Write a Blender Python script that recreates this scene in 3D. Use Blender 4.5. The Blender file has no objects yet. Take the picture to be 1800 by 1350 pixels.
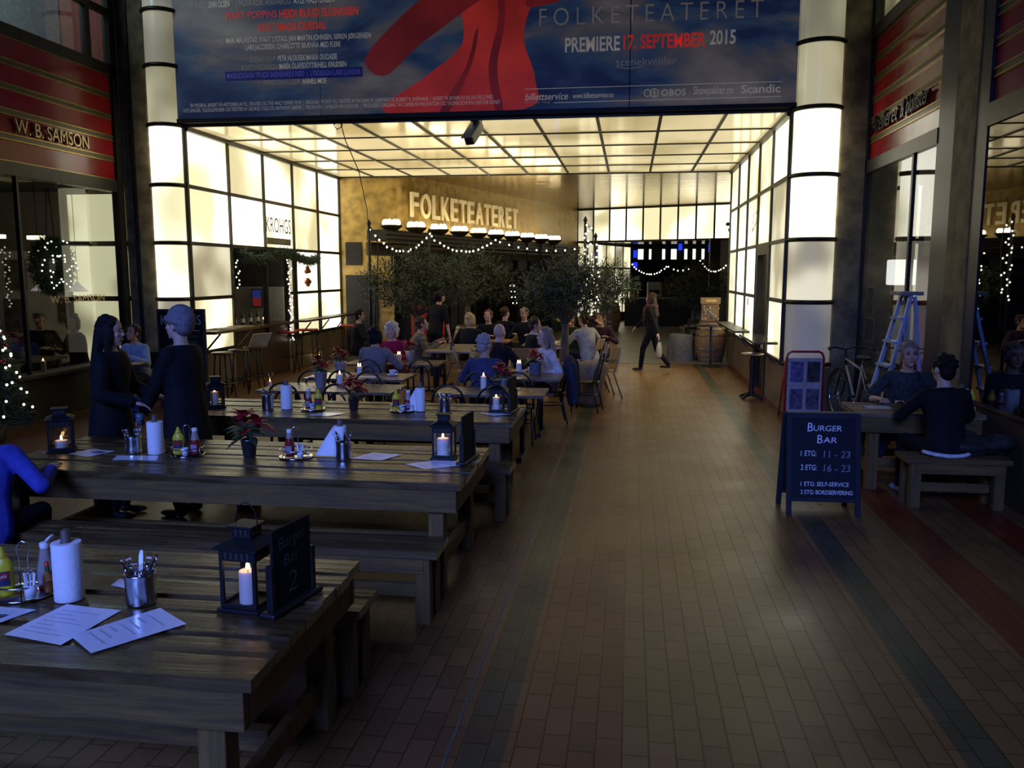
import bpy, math, random
from mathutils import Vector, Matrix
RND = random.Random(11)
S = bpy.context.scene
COL = S.collection
PI = math.pi

# ---------------------------------------------------------------- camera
cd = bpy.data.cameras.new('camera')
cd.sensor_width = 36.0
cd.lens = 1480.0 / 1800.0 * 36.0
cd.clip_end = 200
cam = bpy.data.objects.new('camera', cd)
COL.objects.link(cam)
cam.location = (0, 0, 2.05)
cam.rotation_euler = (PI / 2 - math.radians(7.506), 0, math.radians(7.932))
S.camera = cam

# ---------------------------------------------------------------- exposure
S.view_settings.view_transform = 'Standard'
S.view_settings.look = 'None'
S.view_settings.exposure = 0.0
S.view_settings.gamma = 1.0
S.view_settings.use_curve_mapping = False

# ---------------------------------------------------------------- dusk sky
w = bpy.data.worlds.new('dusk_sky')
S.world = w
w.use_nodes = True
bgn = w.node_tree.nodes['Background']
bgn.inputs[0].default_value = (0.35, 0.50, 1.0, 1)
bgn.inputs[1].default_value = 0.010


def area_light(name, loc, target, sx, sy, power, col, spread=180):
    d = bpy.data.lights.new(name, 'AREA')
    d.shape = 'RECTANGLE'
    d.size, d.size_y = sx, sy
    d.energy = power
    d.color = col
    o = bpy.data.objects.new(name, d)
    COL.objects.link(o)
    o.location = loc
    o.rotation_euler = (Vector(target) - Vector(loc)).to_track_quat('-Z', 'Y').to_euler()
    d.spread = math.radians(spread)
    return o


# dusk daylight that enters through the street end of the passage, behind the viewer
area_light('dusk_daylight', (-3.0, -9.0, 7.5), (-1.8, 5.0, 0.0), 9.0, 5.0, 240.0, (0.17, 0.28, 1.0), 42)

# ---------------------------------------------------------------- materials
MATS = {}


def M(name, rgb, rough=0.6, metal=0.0, var=0.18, scale=14.0, em=0.0, emcol=None, stretch=None,
      rvar=0.0, sss=0.0, coat=0.0, bump=0.0, spec=0.5):
    if name in MATS:
        return MATS[name]
    m = bpy.data.materials.new(name)
    m.use_nodes = True
    nt = m.node_tree
    b = nt.nodes['Principled BSDF']
    tc = nt.nodes.new('ShaderNodeTexCoord')
    mp = nt.nodes.new('ShaderNodeMapping')
    if stretch:
        mp.inputs['Scale'].default_value = stretch
    nz = nt.nodes.new('ShaderNodeTexNoise')
    nz.inputs['Scale'].default_value = scale
    nz.inputs['Detail'].default_value = 4
    rp = nt.nodes.new('ShaderNodeValToRGB')
    rp.color_ramp.elements[0].position = 0.3
    rp.color_ramp.elements[1].position = 0.7
    lo = [max(0, c * (1 - var)) for c in rgb]
    hi = [min(1, c * (1 + var)) for c in rgb]
    rp.color_ramp.elements[0].color = (*lo, 1)
    rp.color_ramp.elements[1].color = (*hi, 1)
    nt.links.new(tc.outputs['Object'], mp.inputs['Vector'])
    nt.links.new(mp.outputs['Vector'], nz.inputs['Vector'])
    nt.links.new(nz.outputs['Fac'], rp.inputs['Fac'])
    nt.links.new(rp.outputs['Color'], b.inputs['Base Color'])
    b.inputs['Roughness'].default_value = rough
    b.inputs['Metallic'].default_value = metal
    b.inputs['Specular IOR Level'].default_value = spec
    if rvar:
        mr = nt.nodes.new('ShaderNodeMapRange')
        mr.inputs['To Min'].default_value = max(0.02, rough - rvar)
        mr.inputs['To Max'].default_value = min(1, rough + rvar)
        mr.inputs['From Min'].default_value = 0.3
        mr.inputs['From Max'].default_value = 0.7
        nt.links.new(nz.outputs['Fac'], mr.inputs['Value'])
        nt.links.new(mr.outputs['Result'], b.inputs['Roughness'])
    if bump:
        bp = nt.nodes.new('ShaderNodeBump')
        bp.inputs['Strength'].default_value = bump
        bp.inputs['Distance'].default_value = 0.02
        nt.links.new(nz.outputs['Fac'], bp.inputs['Height'])
        nt.links.new(bp.outputs['Normal'], b.inputs['Normal'])
    if em:
        if emcol:
            b.inputs['Emission Color'].default_value = (*emcol, 1)
        else:
            nt.links.new(rp.outputs['Color'], b.inputs['Emission Color'])
        b.inputs['Emission Strength'].default_value = em
    if sss:
        b.inputs['Subsurface Weight'].default_value = sss
        b.inputs['Subsurface Radius'].default_value = (0.05, 0.03, 0.015)
        b.inputs['Subsurface Scale'].default_value = 0.6
    if coat:
        b.inputs['Coat Weight'].default_value = coat
        b.inputs['Coat Roughness'].default_value = 0.08
    MATS[name] = m
    return m


def glow_panel(name, lo, hi, s_lo, s_hi, scale=0.55, seed=0.0, rough=0.25):
    """frosted lamp glass: tubes behind it make cloudy brighter and duller zones"""
    m = bpy.data.materials.new(name)
    m.use_nodes = True
    nt = m.node_tree
    b = nt.nodes['Principled BSDF']
    b.inputs['Base Color'].default_value = (0.5, 0.5, 0.45, 1)
    b.inputs['Roughness'].default_value = rough
    tc = nt.nodes.new('ShaderNodeTexCoord')
    mp = nt.nodes.new('ShaderNodeMapping')
    mp.inputs['Location'].default_value = (seed, seed * 0.7, seed * 1.3)
    nz = nt.nodes.new('ShaderNodeTexNoise')
    nz.inputs['Scale'].default_value = scale
    nz.inputs['Detail'].default_value = 1.5
    mr = nt.nodes.new('ShaderNodeMapRange')
    mr.interpolation_type = 'SMOOTHSTEP'
    mr.inputs['From Min'].default_value = 0.38
    mr.inputs['From Max'].default_value = 0.60
    mx = nt.nodes.new('ShaderNodeMix')
    mx.data_type = 'RGBA'
    mx.inputs[6].default_value = (*lo, 1)
    mx.inputs[7].default_value = (*hi, 1)
    ms = nt.nodes.new('ShaderNodeMapRange')
    ms.inputs['To Min'].default_value = s_lo
    ms.inputs['To Max'].default_value = s_hi
    L = nt.links.new
    L(tc.outputs['Object'], mp.inputs['Vector'])
    L(mp.outputs['Vector'], nz.inputs['Vector'])
    L(nz.outputs['Fac'], mr.inputs['Value'])
    L(mr.outputs['Result'], mx.inputs[0])
    L(mr.outputs['Result'], ms.inputs['Value'])
    L(mx.outputs[2], b.inputs['Emission Color'])
    L(ms.outputs['Result'], b.inputs['Emission Strength'])
    MATS[name] = m
    return m


def glass_mat(name, tint=(0.92, 0.95, 0.97), ior=1.5, rough=0.0, refl=1.0):
    m = bpy.data.materials.new(name)
    m.use_nodes = True
    nt = m.node_tree
    for n in list(nt.nodes):
        nt.nodes.remove(n)
    out = nt.nodes.new('ShaderNodeOutputMaterial')
    tr = nt.nodes.new('ShaderNodeBsdfTransparent')
    tr.inputs[0].default_value = (*tint, 1)
    gl = nt.nodes.new('ShaderNodeBsdfGlossy')
    gl.inputs['Roughness'].default_value = rough
    # thin sheet: same reflectance from both of its faces
    fr = nt.nodes.new('ShaderNodeLayerWeight')
    fr.inputs['Blend'].default_value = 0.5
    pw_ = nt.nodes.new('ShaderNodeMath')
    pw_.operation = 'POWER'
    pw_.inputs[1].default_value = 4.2
    nt.links.new(fr.outputs['Facing'], pw_.inputs[0])
    mu = nt.nodes.new('ShaderNodeMath')
    mu.operation = 'MULTIPLY_ADD'
    mu.use_clamp = True
    mu.inputs[1].default_value = 0.95
    mu.inputs[2].default_value = 0.04 * refl
    mx = nt.nodes.new('ShaderNodeMixShader')
    nt.links.new(pw_.outputs[0], mu.inputs[0])
    nt.links.new(mu.outputs[0], mx.inputs[0])
    nt.links.new(tr.outputs[0], mx.inputs[1])
    nt.links.new(gl.outputs[0], mx.inputs[2])
    nt.links.new(mx.outputs[0], out.inputs[0])
    MATS[name] = m
    return m


# ---------------------------------------------------------------- mesh builder
def frame_of(d):
    d = Vector(d).normalized()
    a = Vector((0, 0, 1)) if abs(d.z) < 0.9 else Vector((1, 0, 0))
    x = d.cross(a).normalized()
    return x, x.cross(d).normalized() * -1, d


class MB:
    def __init__(self):
        self.v, self.f, self.m, self.s = [], [], [], []

    def add(self, vs, fs, m=0, smooth=False, X=None):
        n = len(self.v)
        for p in vs:
            p = Vector(p)
            self.v.append(X @ p if X is not None else p)
        for q in fs:
            self.f.append([i + n for i in q])
            self.m.append(m)
            self.s.append(smooth)
        return self

    def box(self, c, s, m=0, rz=0.0, X=None):
        hx, hy, hz = s[0] / 2, s[1] / 2, s[2] / 2
        R = Matrix.Translation(Vector(c)) @ Matrix.Rotation(rz, 4, 'Z')
        if X is not None:
            R = X @ R
        vs = [(x, y, z) for x in (-hx, hx) for y in (-hy, hy) for z in (-hz, hz)]
        fs = [(0, 1, 3, 2), (4, 6, 7, 5), (0, 4, 5, 1), (2, 3, 7, 6), (0, 2, 6, 4), (1, 5, 7, 3)]
        return self.add(vs, fs, m, False, R)

    def bx(self, x0, x1, y0, y1, z0, z1, m=0, X=None):
        return self.box(((x0 + x1) / 2, (y0 + y1) / 2, (z0 + z1) / 2), (abs(x1 - x0), abs(y1 - y0), abs(z1 - z0)), m, 0, X)

    def beam(self, a, b, wx, wz, m=0, up=(0, 0, 1)):
        """square bar from a to b"""
        a, b = Vector(a), Vector(b)
        d = (b - a).normalized()
        u = Vector(up)
        if abs(d.dot(u)) > 0.95:
            u = Vector((1, 0, 0))
        x = d.cross(u).normalized()
        z = x.cross(d).normalized()
        vs = []
        for p in (a, b):
            for sx, sz in ((-1, -1), (1, -1), (1, 1), (-1, 1)):
                vs.append(p + x * sx * wx / 2 + z * sz * wz / 2)
        fs = [(3, 2, 1, 0), (4, 5, 6, 7)] + [(i, (i + 1) % 4, (i + 1) % 4 + 4, i + 4) for i in range(4)]
        return self.add(vs, fs, m)

    def tube(self, pts, r, n=8, m=0, closed=False, cap=True, X=None):
        pts = [Vector(p) for p in pts]
        k = len(pts)
        rr = r if isinstance(r, (list, tuple)) else [r] * k
        vs, fs = [], []
        ref = None
        for i in range(k):
            if closed:
                d = pts[(i + 1) % k] - pts[i - 1]
            else:
                d = pts[min(i + 1, k - 1)] - pts[max(i - 1, 0)]
            d = d.normalized() if d.length > 1e-9 else Vector((0, 0, 1))
            if ref is None:
                ref = frame_of(d)[0]
            x = ref - d * ref.dot(d)
            if x.length < 1e-6:
                x = frame_of(d)[0]
            x.normalize()
            ref = x
            y = d.cross(x)
            for j in range(n):
                a = 2 * PI * j / n
                vs.append(pts[i] + (x * math.cos(a) + y * math.sin(a)) * rr[i])
        lim = k if closed else k - 1
        for i in range(lim):
            for j in range(n):
                p, q = i * n, ((i + 1) % k) * n
                fs.append((p + j, p + (j + 1) % n, q + (j + 1) % n, q + j))
        if cap and not closed:
            fs.append(tuple(reversed(range(n))))
            fs.append(tuple((k - 1) * n + j for j in range(n)))
        return self.add(vs, fs, m, True, X)

    def cyl(self, a, b, r, r2=None, n=16, m=0, X=None):
        return self.tube([a, b], [r, r if r2 is None else r2], n, m, X=X)

    def lathe(self, prof, c=(0, 0, 0), n=24, m=0, cap0=True, cap1=True, smooth=True, X=None, a0=0.0, a1=2 * PI):
        c = Vector(c)
        full = abs(a1 - a0 - 2 * PI) < 1e-6
        cols = n if full else n + 1
        vs, fs = [], []
        for r, z in prof:
            for j in range(cols):
                a = a0 + (a1 - a0) * j / n
                vs.append(c + Vector((r * math.cos(a), r * math.sin(a), z)))
        for i in range(len(prof) - 1):
            for j in range(n):
                p, q = i * cols, (i + 1) * cols
                j2 = (j + 1) % cols
                fs.append((p + j, p + j2, q + j2, q + j))
        self.add(vs, fs, m, smooth, X)
        if full:
            if cap0:
                self.add(vs[:cols], [tuple(reversed(range(cols)))], m, False, X)
            if cap1:
                self.add(vs[-cols:], [tuple(range(cols))], m, False, X)
        return self

    def ell(self, c, r, n=16, k=10, m=0, X=None):
        T = Matrix.Translation(Vector(c)) @ Matrix.Diagonal((r[0], r[1], r[2], 1))
        if X is not None:
            T = Matrix.Translation(Vector(c)) @ X @ Matrix.Diagonal((r[0], r[1], r[2], 1))
        vs = [Vector((0, 0, -1))]
        for i in range(1, k):
            t = -PI / 2 + PI * i / k
            for j in range(n):
                a = 2 * PI * j / n
                vs.append(Vector((math.cos(t) * math.cos(a), math.cos(t) * math.sin(a), math.sin(t))))
        vs.append(Vector((0, 0, 1)))
        fs = [(0, 1 + (j + 1) % n, 1 + j) for j in range(n)]
        for i in range(k - 2):
            for j in range(n):
                p, q = 1 + i * n, 1 + (i + 1) * n
                fs.append((p + j, p + (j + 1) % n, q + (j + 1) % n, q + j))
        t = len(vs) - 1
        p = 1 + (k - 2) * n
        fs += [(p + j, p + (j + 1) % n, t) for j in range(n)]
        return self.add(vs, fs, m, True, T)

    def prism(self, poly, z0, z1, m=0, X=None):
        n = len(poly)
        vs = [(p[0], p[1], z0) for p in poly] + [(p[0], p[1], z1) for p in poly]
        fs = [tuple(reversed(range(n))), tuple(range(n, 2 * n))]
        fs += [(i, (i + 1) % n, (i + 1) % n + n, i + n) for i in range(n)]
        return self.add(vs, fs, m, False, X)

    def quad(self, a, b, c, d, m=0):
        return self.add([a, b, c, d], [(0, 1, 2, 3)], m)

    def build(self, name, mats, parent=None, loc=None, bevel=0.0, seg=2):
        me = bpy.data.meshes.new(name)
        me.from_pydata([tuple(p) for p in self.v], [], self.f)
        for mm in (mats if isinstance(mats, (list, tuple)) else [mats]):
            me.materials.append(mm)
        me.polygons.foreach_set('material_index', self.m)
        me.polygons.foreach_set('use_smooth', self.s)
        me.update()
        o = bpy.data.objects.new(name, me)
        COL.objects.link(o)
        if parent is not None:
            o.parent = parent
        if loc is not None:
            o.location = loc
        if bevel:
            b = o.modifiers.new('edge', 'BEVEL')
            b.width = bevel
            b.segments = seg
            b.limit_method = 'ANGLE'
        return o


def thing(name, label, cat, loc=(0, 0, 0), rz=0.0, group=None):
    o = bpy.data.objects.new(name, None)
    COL.objects.link(o)
    o.empty_display_size = 0.1
    o.location = loc
    o.rotation_euler = (0, 0, rz)
    return tag(o, label, cat, group)


def tag(o, label, cat, group=None):
    o['label'] = label
    o['category'] = cat
    if group:
        o['group'] = group
    return o


def struct(name, mb, mats, parent=None, bevel=0.0):
    o = mb.build(name, mats, parent, bevel=bevel)
    if parent is None:
        o['kind'] = 'structure'
    return o


def dup(root, loc=None, rz=None, label=None, group=None):
    def cp(o, par):
        c = o.copy()
        COL.objects.link(c)
        if par is not None:
            c.parent = par
        for ch in o.children:
            cp(ch, c)
        return c
    r = cp(root, None)
    if loc is not None:
        r.location = loc
    if rz is not None:
        r.rotation_euler = (0, 0, rz)
    if label:
        r['label'] = label
    if group:
        r['group'] = group
    return r


# ---------------------------------------------------------------- lettering
TEXTS = []


def text(s, name, mat, parent, org, ux, uz, width=None, h=None, ext=0.0, shear=0.0, bold=0.0, cap=True, rot=0.0, spacing=1.0, label=None):
    """letters laid along ux with height along uz from the point org (lower start of the line)"""
    TEXTS.append((s, name, mat, parent, Vector(org), Vector(ux).normalized(), Vector(uz).normalized(), width, h, ext, shear, bold, rot, spacing, label))


def flush_texts():
    tmp = []
    for T in TEXTS:
        c = bpy.data.curves.new('letters', 'FONT')
        c.body = T[0]
        c.size = 1.0
        c.shear = T[10]
        c.offset = T[11]
        c.space_character = T[13]
        c.resolution_u = 3
        c.extrude = 0.0
        o = bpy.data.objects.new('letters', c)
        COL.objects.link(o)
        tmp.append(o)
    bpy.context.view_layer.update()
    dg = bpy.context.evaluated_depsgraph_get()
    for o, T in zip(tmp, TEXTS):
        (s, name, mat, parent, org, ux, uz, width, h, ext, shear, bold, rot, spacing, label) = T
        me = bpy.data.meshes.new_from_object(o.evaluated_get(dg))
        me.name = name
        xs = [v.co.x for v in me.vertices]
        x0, x1 = min(xs), max(xs)
        caph = 0.70
        sy = h / caph
        sx = sy if width is None else width / (x1 - x0)
        un = ux.cross(uz)
        c, q = math.cos(rot), math.sin(rot)
        for v in me.vertices:
            x, y = (v.co.x - x0) * sx, v.co.y * sy
            x, y = x * c - y * q, x * q + y * c
            v.co = org + ux * x + uz * y
        me.materials.clear()
        me.materials.append(mat)
        if ext:
            # give the letter a real thickness towards its front
            n = len(me.vertices)
            mb = MB()
            base = [v.co.copy() for v in me.vertices]
            mb.v = base + [p + un * ext for p in base]
            edges = {}
            for p in me.polygons:
                vs = list(p.vertices)
                mb.f.append([i + n for i in vs]); mb.m.append(0); mb.s.append(False)
                mb.f.append(list(reversed(vs))); mb.m.append(0); mb.s.append(False)
                for i in range(len(vs)):
                    a, b = vs[i], vs[(i + 1) % len(vs)]
                    if (b, a) in edges:
                        del edges[(b, a)]
                    else:
                        edges[(a, b)] = 1
            for a, b in edges:
                mb.f.append([a, b, b + n, a + n]); mb.m.append(0); mb.s.append(False)
            ob = mb.build(name, mat, parent)
        else:
            ob = bpy.data.objects.new(name, me)
            COL.objects.link(ob)
            if parent is not None:
                ob.parent = parent
        if label:
            ob['label'] = label
        bpy.data.objects.remove(o)
    TEXTS.clear()
# ================================================================ materials used by the setting
bronze = M('dark_bronze', (0.035, 0.030, 0.022), 0.42, 0.5, 0.25, 9)
blackm = M('black_iron', (0.012, 0.012, 0.013), 0.5, 0.3, 0.3, 12)
stone = M('weathered_stone', (0.17, 0.14, 0.075), 0.75, 0, 0.5, 5, bump=0.4)
marble = M('beige_marble', (0.20, 0.155, 0.10), 0.35, 0, 0.2, 3)
redband = M('red_lacquer', (0.26, 0.010, 0.012), 0.20, 0, 0.12, 3, rvar=0.05)
brass = M('gilt_moulding', (0.34, 0.24, 0.07), 0.34, 0.85, 0.2, 8)
gold = M('gold_leaf_plaster', (0.40, 0.265, 0.080), 0.38, 0.4, 0.42, 4.5, rvar=0.12, bump=0.25)
goldc = M('gold_leaf_gloss', (0.34, 0.225, 0.055), 0.15, 0.96, 0.3, 2.2, stretch=(0.5, 6, 1), rvar=0.05, bump=0.3)
darkwall = M('dark_interior', (0.030, 0.026, 0.022), 0.8, 0, 0.3, 4)
greywall = M('grey_interior', (0.16, 0.145, 0.12), 0.8, 0, 0.15, 3)
whitewall = M('white_interior', (0.52, 0.50, 0.46), 0.7, 0, 0.08, 3)
redwall = M('deep_red_interior', (0.18, 0.015, 0.012), 0.6, 0, 0.2, 3)
pane_glass = glass_mat('shop_glass', (0.80, 0.83, 0.86), 1.5, 0.0, 1.15)
thin_glass = glass_mat('lantern_glass', (0.95, 0.95, 0.95), 1.45, 0.0, 1.0)

g_bright = glow_panel('lamp_glass_bright', (1.0, 0.90, 0.52), (1.0, 0.95, 0.76), 0.95, 2.6, 0.55, 0.0)
g_mid = glow_panel('lamp_glass_mid', (1.0, 0.87, 0.48), (1.0, 0.93, 0.66), 0.62, 1.5, 0.7, 3.1)
g_dim = glow_panel('lamp_glass_dim', (1.0, 0.88, 0.55), (1.0, 0.93, 0.66), 0.28, 0.75, 0.8, 7.7)
g_grey = glow_panel('lamp_glass_weak_glow', (0.95, 0.88, 0.72), (1.0, 0.92, 0.72), 0.09, 0.17, 0.9, 1.7)  # weak glow of its own paints the grey tone of unlit panels
g_upper = glow_panel('lamp_glass_upper', (1.0, 0.90, 0.56), (1.0, 0.92, 0.60), 0.14, 0.22, 0.9, 5.5)
g_upper2 = glow_panel('lamp_glass_upper_warm', (1.0, 0.88, 0.48), (1.0, 0.91, 0.56), 0.22, 0.42, 0.9, 5.5)
g_ceil = glow_panel('lamp_glass_ceiling', (1.0, 0.77, 0.34), (1.0, 0.83, 0.44), 0.40, 0.66, 0.45, 2.0, 0.12)
g_shop = glow_panel('lamp_glass_shop', (1.0, 0.87, 0.45), (1.0, 0.91, 0.52), 0.30, 0.85, 0.8, 9.0)

RZ = [0.72, 1.63, 2.53, 3.44, 4.37]
XL, XR = -7.12, 2.29
Y0, Y1 = 13.0, 20.2
PY = [13.0 + 1.44 * k for k in range(6)]

# ================================================================ floor


def floor_material():
    m = bpy.data.materials.new('clay_paving')
    m.use_nodes = True
    nt = m.node_tree
    L = nt.links.new
    b = nt.nodes['Principled BSDF']
    tc = nt.nodes.new('ShaderNodeTexCoord')
    sp = nt.nodes.new('ShaderNodeSeparateXYZ')
    L(tc.outputs['Object'], sp.inputs[0])
    cb = nt.nodes.new('ShaderNodeCombineXYZ')      # courses run along the passage
    L(sp.outputs['Y'], cb.inputs[0])
    L(sp.outputs['X'], cb.inputs[1])
    br = nt.nodes.new('ShaderNodeTexBrick')
    br.offset = 0.5
    br.inputs['Scale'].default_value = 1.0
    br.inputs['Brick Width'].default_value = 0.235
    br.inputs['Row Height'].default_value = 0.116
    br.inputs['Mortar Size'].default_value = 0.0048
    br.inputs['Mortar Smooth'].default_value = 0.25
    br.inputs['Bias'].default_value = -0.1
    br.inputs['Color1'].default_value = (1.10, 1.08, 1.04, 1)
    br.inputs['Color2'].default_value = (0.80, 0.80, 0.82, 1)
    br.inputs['Mortar'].default_value = (0.42, 0.40, 0.38, 1)
    L(cb.outputs[0], br.inputs['Vector'])
    # colour of each strip across the passage
    mr = nt.nodes.new('ShaderNodeMapRange')
    mr.inputs['From Min'].default_value = -10.0
    mr.inputs['From Max'].default_value = 6.0
    L(sp.outputs['X'], mr.inputs['Value'])
    rp = nt.nodes.new('ShaderNodeValToRGB')
    rp.color_ramp.interpolation = 'CONSTANT'
    tan, red, green, brown = (0.265, 0.136, 0.036), (0.160, 0.030, 0.011), (0.070, 0.064, 0.028), (0.170, 0.086, 0.030)
    bands = [(-10, brown), (-7.6, (0.20, 0.08, 0.05)), (-7.1, brown), (-0.745, (0.3, 0.2, 0.12)), (-0.725, green), (-0.50, (0.215, 0.092, 0.028)),
             (-0.02, tan), (1.12, (0.235, 0.110, 0.032)), (1.40, green), (1.60, (0.205, 0.104, 0.034)), (2.08, red), (2.42, brown), (2.82, red), (3.18, brown)]
    cr = rp.color_ramp
    for i, (x, c) in enumerate(bands):
        p = (x + 10) / 16.0
        e = cr.elements[i] if i < 2 else cr.elements.new(min(p, 1))
        e.position = p
        e.color = (*c, 1)
    L(mr.outputs['Result'], rp.inputs['Fac'])
    mu = nt.nodes.new('ShaderNodeMix')
    mu.data_type = 'RGBA'
    mu.blend_type = 'MULTIPLY'
    mu.inputs[0].default_value = 1.0
    L(rp.outputs['Color'], mu.inputs[6])
    L(br.outputs['Color'], mu.inputs[7])
    nz = nt.nodes.new('ShaderNodeTexNoise')
    nz.inputs['Scale'].default_value = 1.3
    nz.inputs['Detail'].default_value = 6
    L(tc.outputs['Object'], nz.inputs['Vector'])
    r2 = nt.nodes.new('ShaderNodeValToRGB')
    r2.color_ramp.elements[0].position, r2.color_ramp.elements[1].position = 0.3, 0.72
    r2.color_ramp.elements[0].color, r2.color_ramp.elements[1].color = (0.74, 0.74, 0.76, 1), (1.12, 1.12, 1.1, 1)
    L(nz.outputs['Fac'], r2.inputs['Fac'])
    m2 = nt.nodes.new('ShaderNodeMix')
    m2.data_type = 'RGBA'
    m2.blend_type = 'MULTIPLY'
    m2.inputs[0].default_value = 1.0
    L(mu.outputs[2], m2.inputs[6])
    L(r2.outputs['Color'], m2.inputs[7])
    L(m2.outputs[2], b.inputs['Base Color'])
    rr = nt.nodes.new('ShaderNodeMapRange')
    rr.inputs['From Min'].default_value, rr.inputs['From Max'].default_value = 0.3, 0.7
    rr.inputs['To Min'].default_value, rr.inputs['To Max'].default_value = 0.29, 0.43
    L(nz.outputs['Fac'], rr.inputs['Value'])
    L(rr.outputs['Result'], b.inputs['Roughness'])
    b.inputs['Specular IOR Level'].default_value = 0.38
    bp = nt.nodes.new('ShaderNodeBump')
    bp.inputs['Strength'].default_value = 0.35
    bp.inputs['Distance'].default_value = 0.006
    L(br.outputs['Fac'], bp.inputs['Height'])
    bp.invert = True
    L(bp.outputs['Normal'], b.inputs['Normal'])
    return m


def tile_material(name, c, size):
    m = bpy.data.materials.new(name)
    m.use_nodes = True
    nt = m.node_tree
    L = nt.links.new
    b = nt.nodes['Principled BSDF']
    tc = nt.nodes.new('ShaderNodeTexCoord')
    br = nt.nodes.new('ShaderNodeTexBrick')
    br.inputs['Scale'].default_value = 1.0
    br.inputs['Brick Width'].default_value = size * 2
    br.inputs['Row Height'].default_value = size
    br.inputs['Mortar Size'].default_value = 0.006
    br.inputs['Color1'].default_value = (*[x * 1.08 for x in c], 1)
    br.inputs['Color2'].default_value = (*[x * 0.86 for x in c], 1)
    br.inputs['Mortar'].default_value = (*[x * 0.45 for x in c], 1)
    L(tc.outputs['Object'], br.inputs['Vector'])
    L(br.outputs['Color'], b.inputs['Base Color'])
    b.inputs['Roughness'].default_value = 0.42
    return m


mb = MB().bx(-9.0, 4.6, -5.0, 19.35, -0.12, 0.0)
struct('floor', mb, floor_material())
mb = MB().bx(-9.0, 7.0, 19.36, 46.0, -0.12, 0.0)
struct('floor_back', mb, tile_material('grey_green_tile', (0.17, 0.155, 0.115), 0.2))
struct('trim_1', MB().bx(-0.55, 2.4, 19.335, 19.375, 0.0, 0.006), bronze)     # dark threshold where the paving changes
struct('trim_2', MB().bx(-0.749, -0.738, -4.9, 19.2, 0.0, 0.003), M('zinc_strip', (0.16, 0.16, 0.155), 0.5, 0.6))

# ================================================================ lit portal walls


def portal_wall(name, X, cells, sgn, blanks=()):
    """cells: {(col,row): material}; sgn +1 panels look towards +X"""
    fr = MB()
    t = 0.05
    for k, y in enumerate(PY):
        z0 = 0.68
        fr.bx(X - 0.05, X + 0.05, y - 0.03, y + 0.03, z0, 4.40)
    for k in range(5):
        for i, z in enumerate(RZ):
            if (k, i) in blanks:
                continue
            fr.bx(X - 0.045, X + 0.045, PY[k] + 0.03, PY[k + 1] - 0.03, z - 0.03, z + 0.03)
    o = struct(name, fr, bronze)
    for (k, r), mat in cells.items():
        p = MB().bx(X - 0.012, X + 0.012, PY[k] + 0.03, PY[k + 1] - 0.03, RZ[r] + 0.03, RZ[r + 1] - 0.03)
        p.build('lamp_panel', mat, o)
    return o


cells = {}
for k in range(5):
    cells[(k, 3)] = g_bright if k in (0, 4) else g_mid
    cells[(k, 2)] = g_bright if k in (0, 1, 4) else g_mid
cells[(0, 1)] = g_dim
cells[(0, 0)] = g_mid
cells[(4, 0)] = g_bright
cells[(4, 1)] = g_bright
wl = portal_wall('wall_left_portal', XL, cells, 1, blanks={(1, 0), (2, 0), (1, 1), (2, 1)})
# narrow side light and lit leaf beside the bar opening
for (ya, yb, za, zb, mat) in ((17.44, 18.66, 0.75, 1.60, g_bright), (17.44, 18.66, 1.66, 2.50, g_bright), (16.98, 17.20, 0.75, 1.60, g_dim), (16.98, 17.20, 1.66, 2.50, g_dim)):
    MB().bx(XL - 0.012, XL + 0.012, ya, yb, za, zb).build('lamp_panel', mat, wl)
MB().bx(XL - 0.07, XL + 0.04, 17.21, 17.42, 0.7, 2.5).build('door_post', bronze, wl)
MB().bx(XL - 0.05, XL + 0.04, 16.92, 16.98, 0.7, 2.5).build('door_post', bronze, wl)

cells = {}
for k in range(5):
    cells[(k, 3)] = g_bright if k in (0, 4) else g_mid
    cells[(k, 2)] = g_bright if k in (3, 4) else (g_dim if k == 0 else g_mid)
cells[(0, 1)] = g_dim
cells[(0, 0)] = g_mid
for k in (2, 3):
    cells[(k, 0)] = g_bright
    cells[(k, 1)] = g_bright
cells[(4, 0)] = g_mid
cells[(4, 1)] = g_mid
wr = portal_wall('wall_right_portal', XR, cells, -1, blanks={(1, 0), (1, 1)})
# door in the second bay
MB().bx(XR - 0.05, XR + 0.06, 14.47, 14.62, 0.0, 2.5).bx(XR - 0.05, XR + 0.06, 15.62, 15.80, 0.0, 2.5).bx(XR - 0.05, XR + 0.06, 14.62, 15.62, 2.36, 2.5).build('door_frame', bronze, wr)
MB().bx(XR + 0.18, XR + 0.22, 14.62, 15.62, 0.0, 2.36).build('door_leaf', blackm, wr)
MB().bx(XR + 0.14, XR + 0.17, 14.75, 15.1, 1.0, 2.2).build('door_light', g_mid, wr)

# marble plinths under the lit walls
mb = MB().bx(XL - 0.25, XL + 0.03, 12.98, 14.44, 0, 0.68).bx(XL - 0.25, XL + 0.03, 16.9, 20.2, 0, 0.68)
struct('wall_left_plinth', mb, marble, bevel=0.01)
mb = MB().bx(XR - 0.03, XR + 0.3, 12.98, 14.44, 0, 0.68).bx(XR - 0.03, XR + 0.3, 15.82, 20.2, 0, 0.68)
struct('wall_right_plinth', mb, marble, bevel=0.01)

# round corner columns of lamp glass
ZC = RZ + [5.27, 6.10, 6.95, 7.8]


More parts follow.
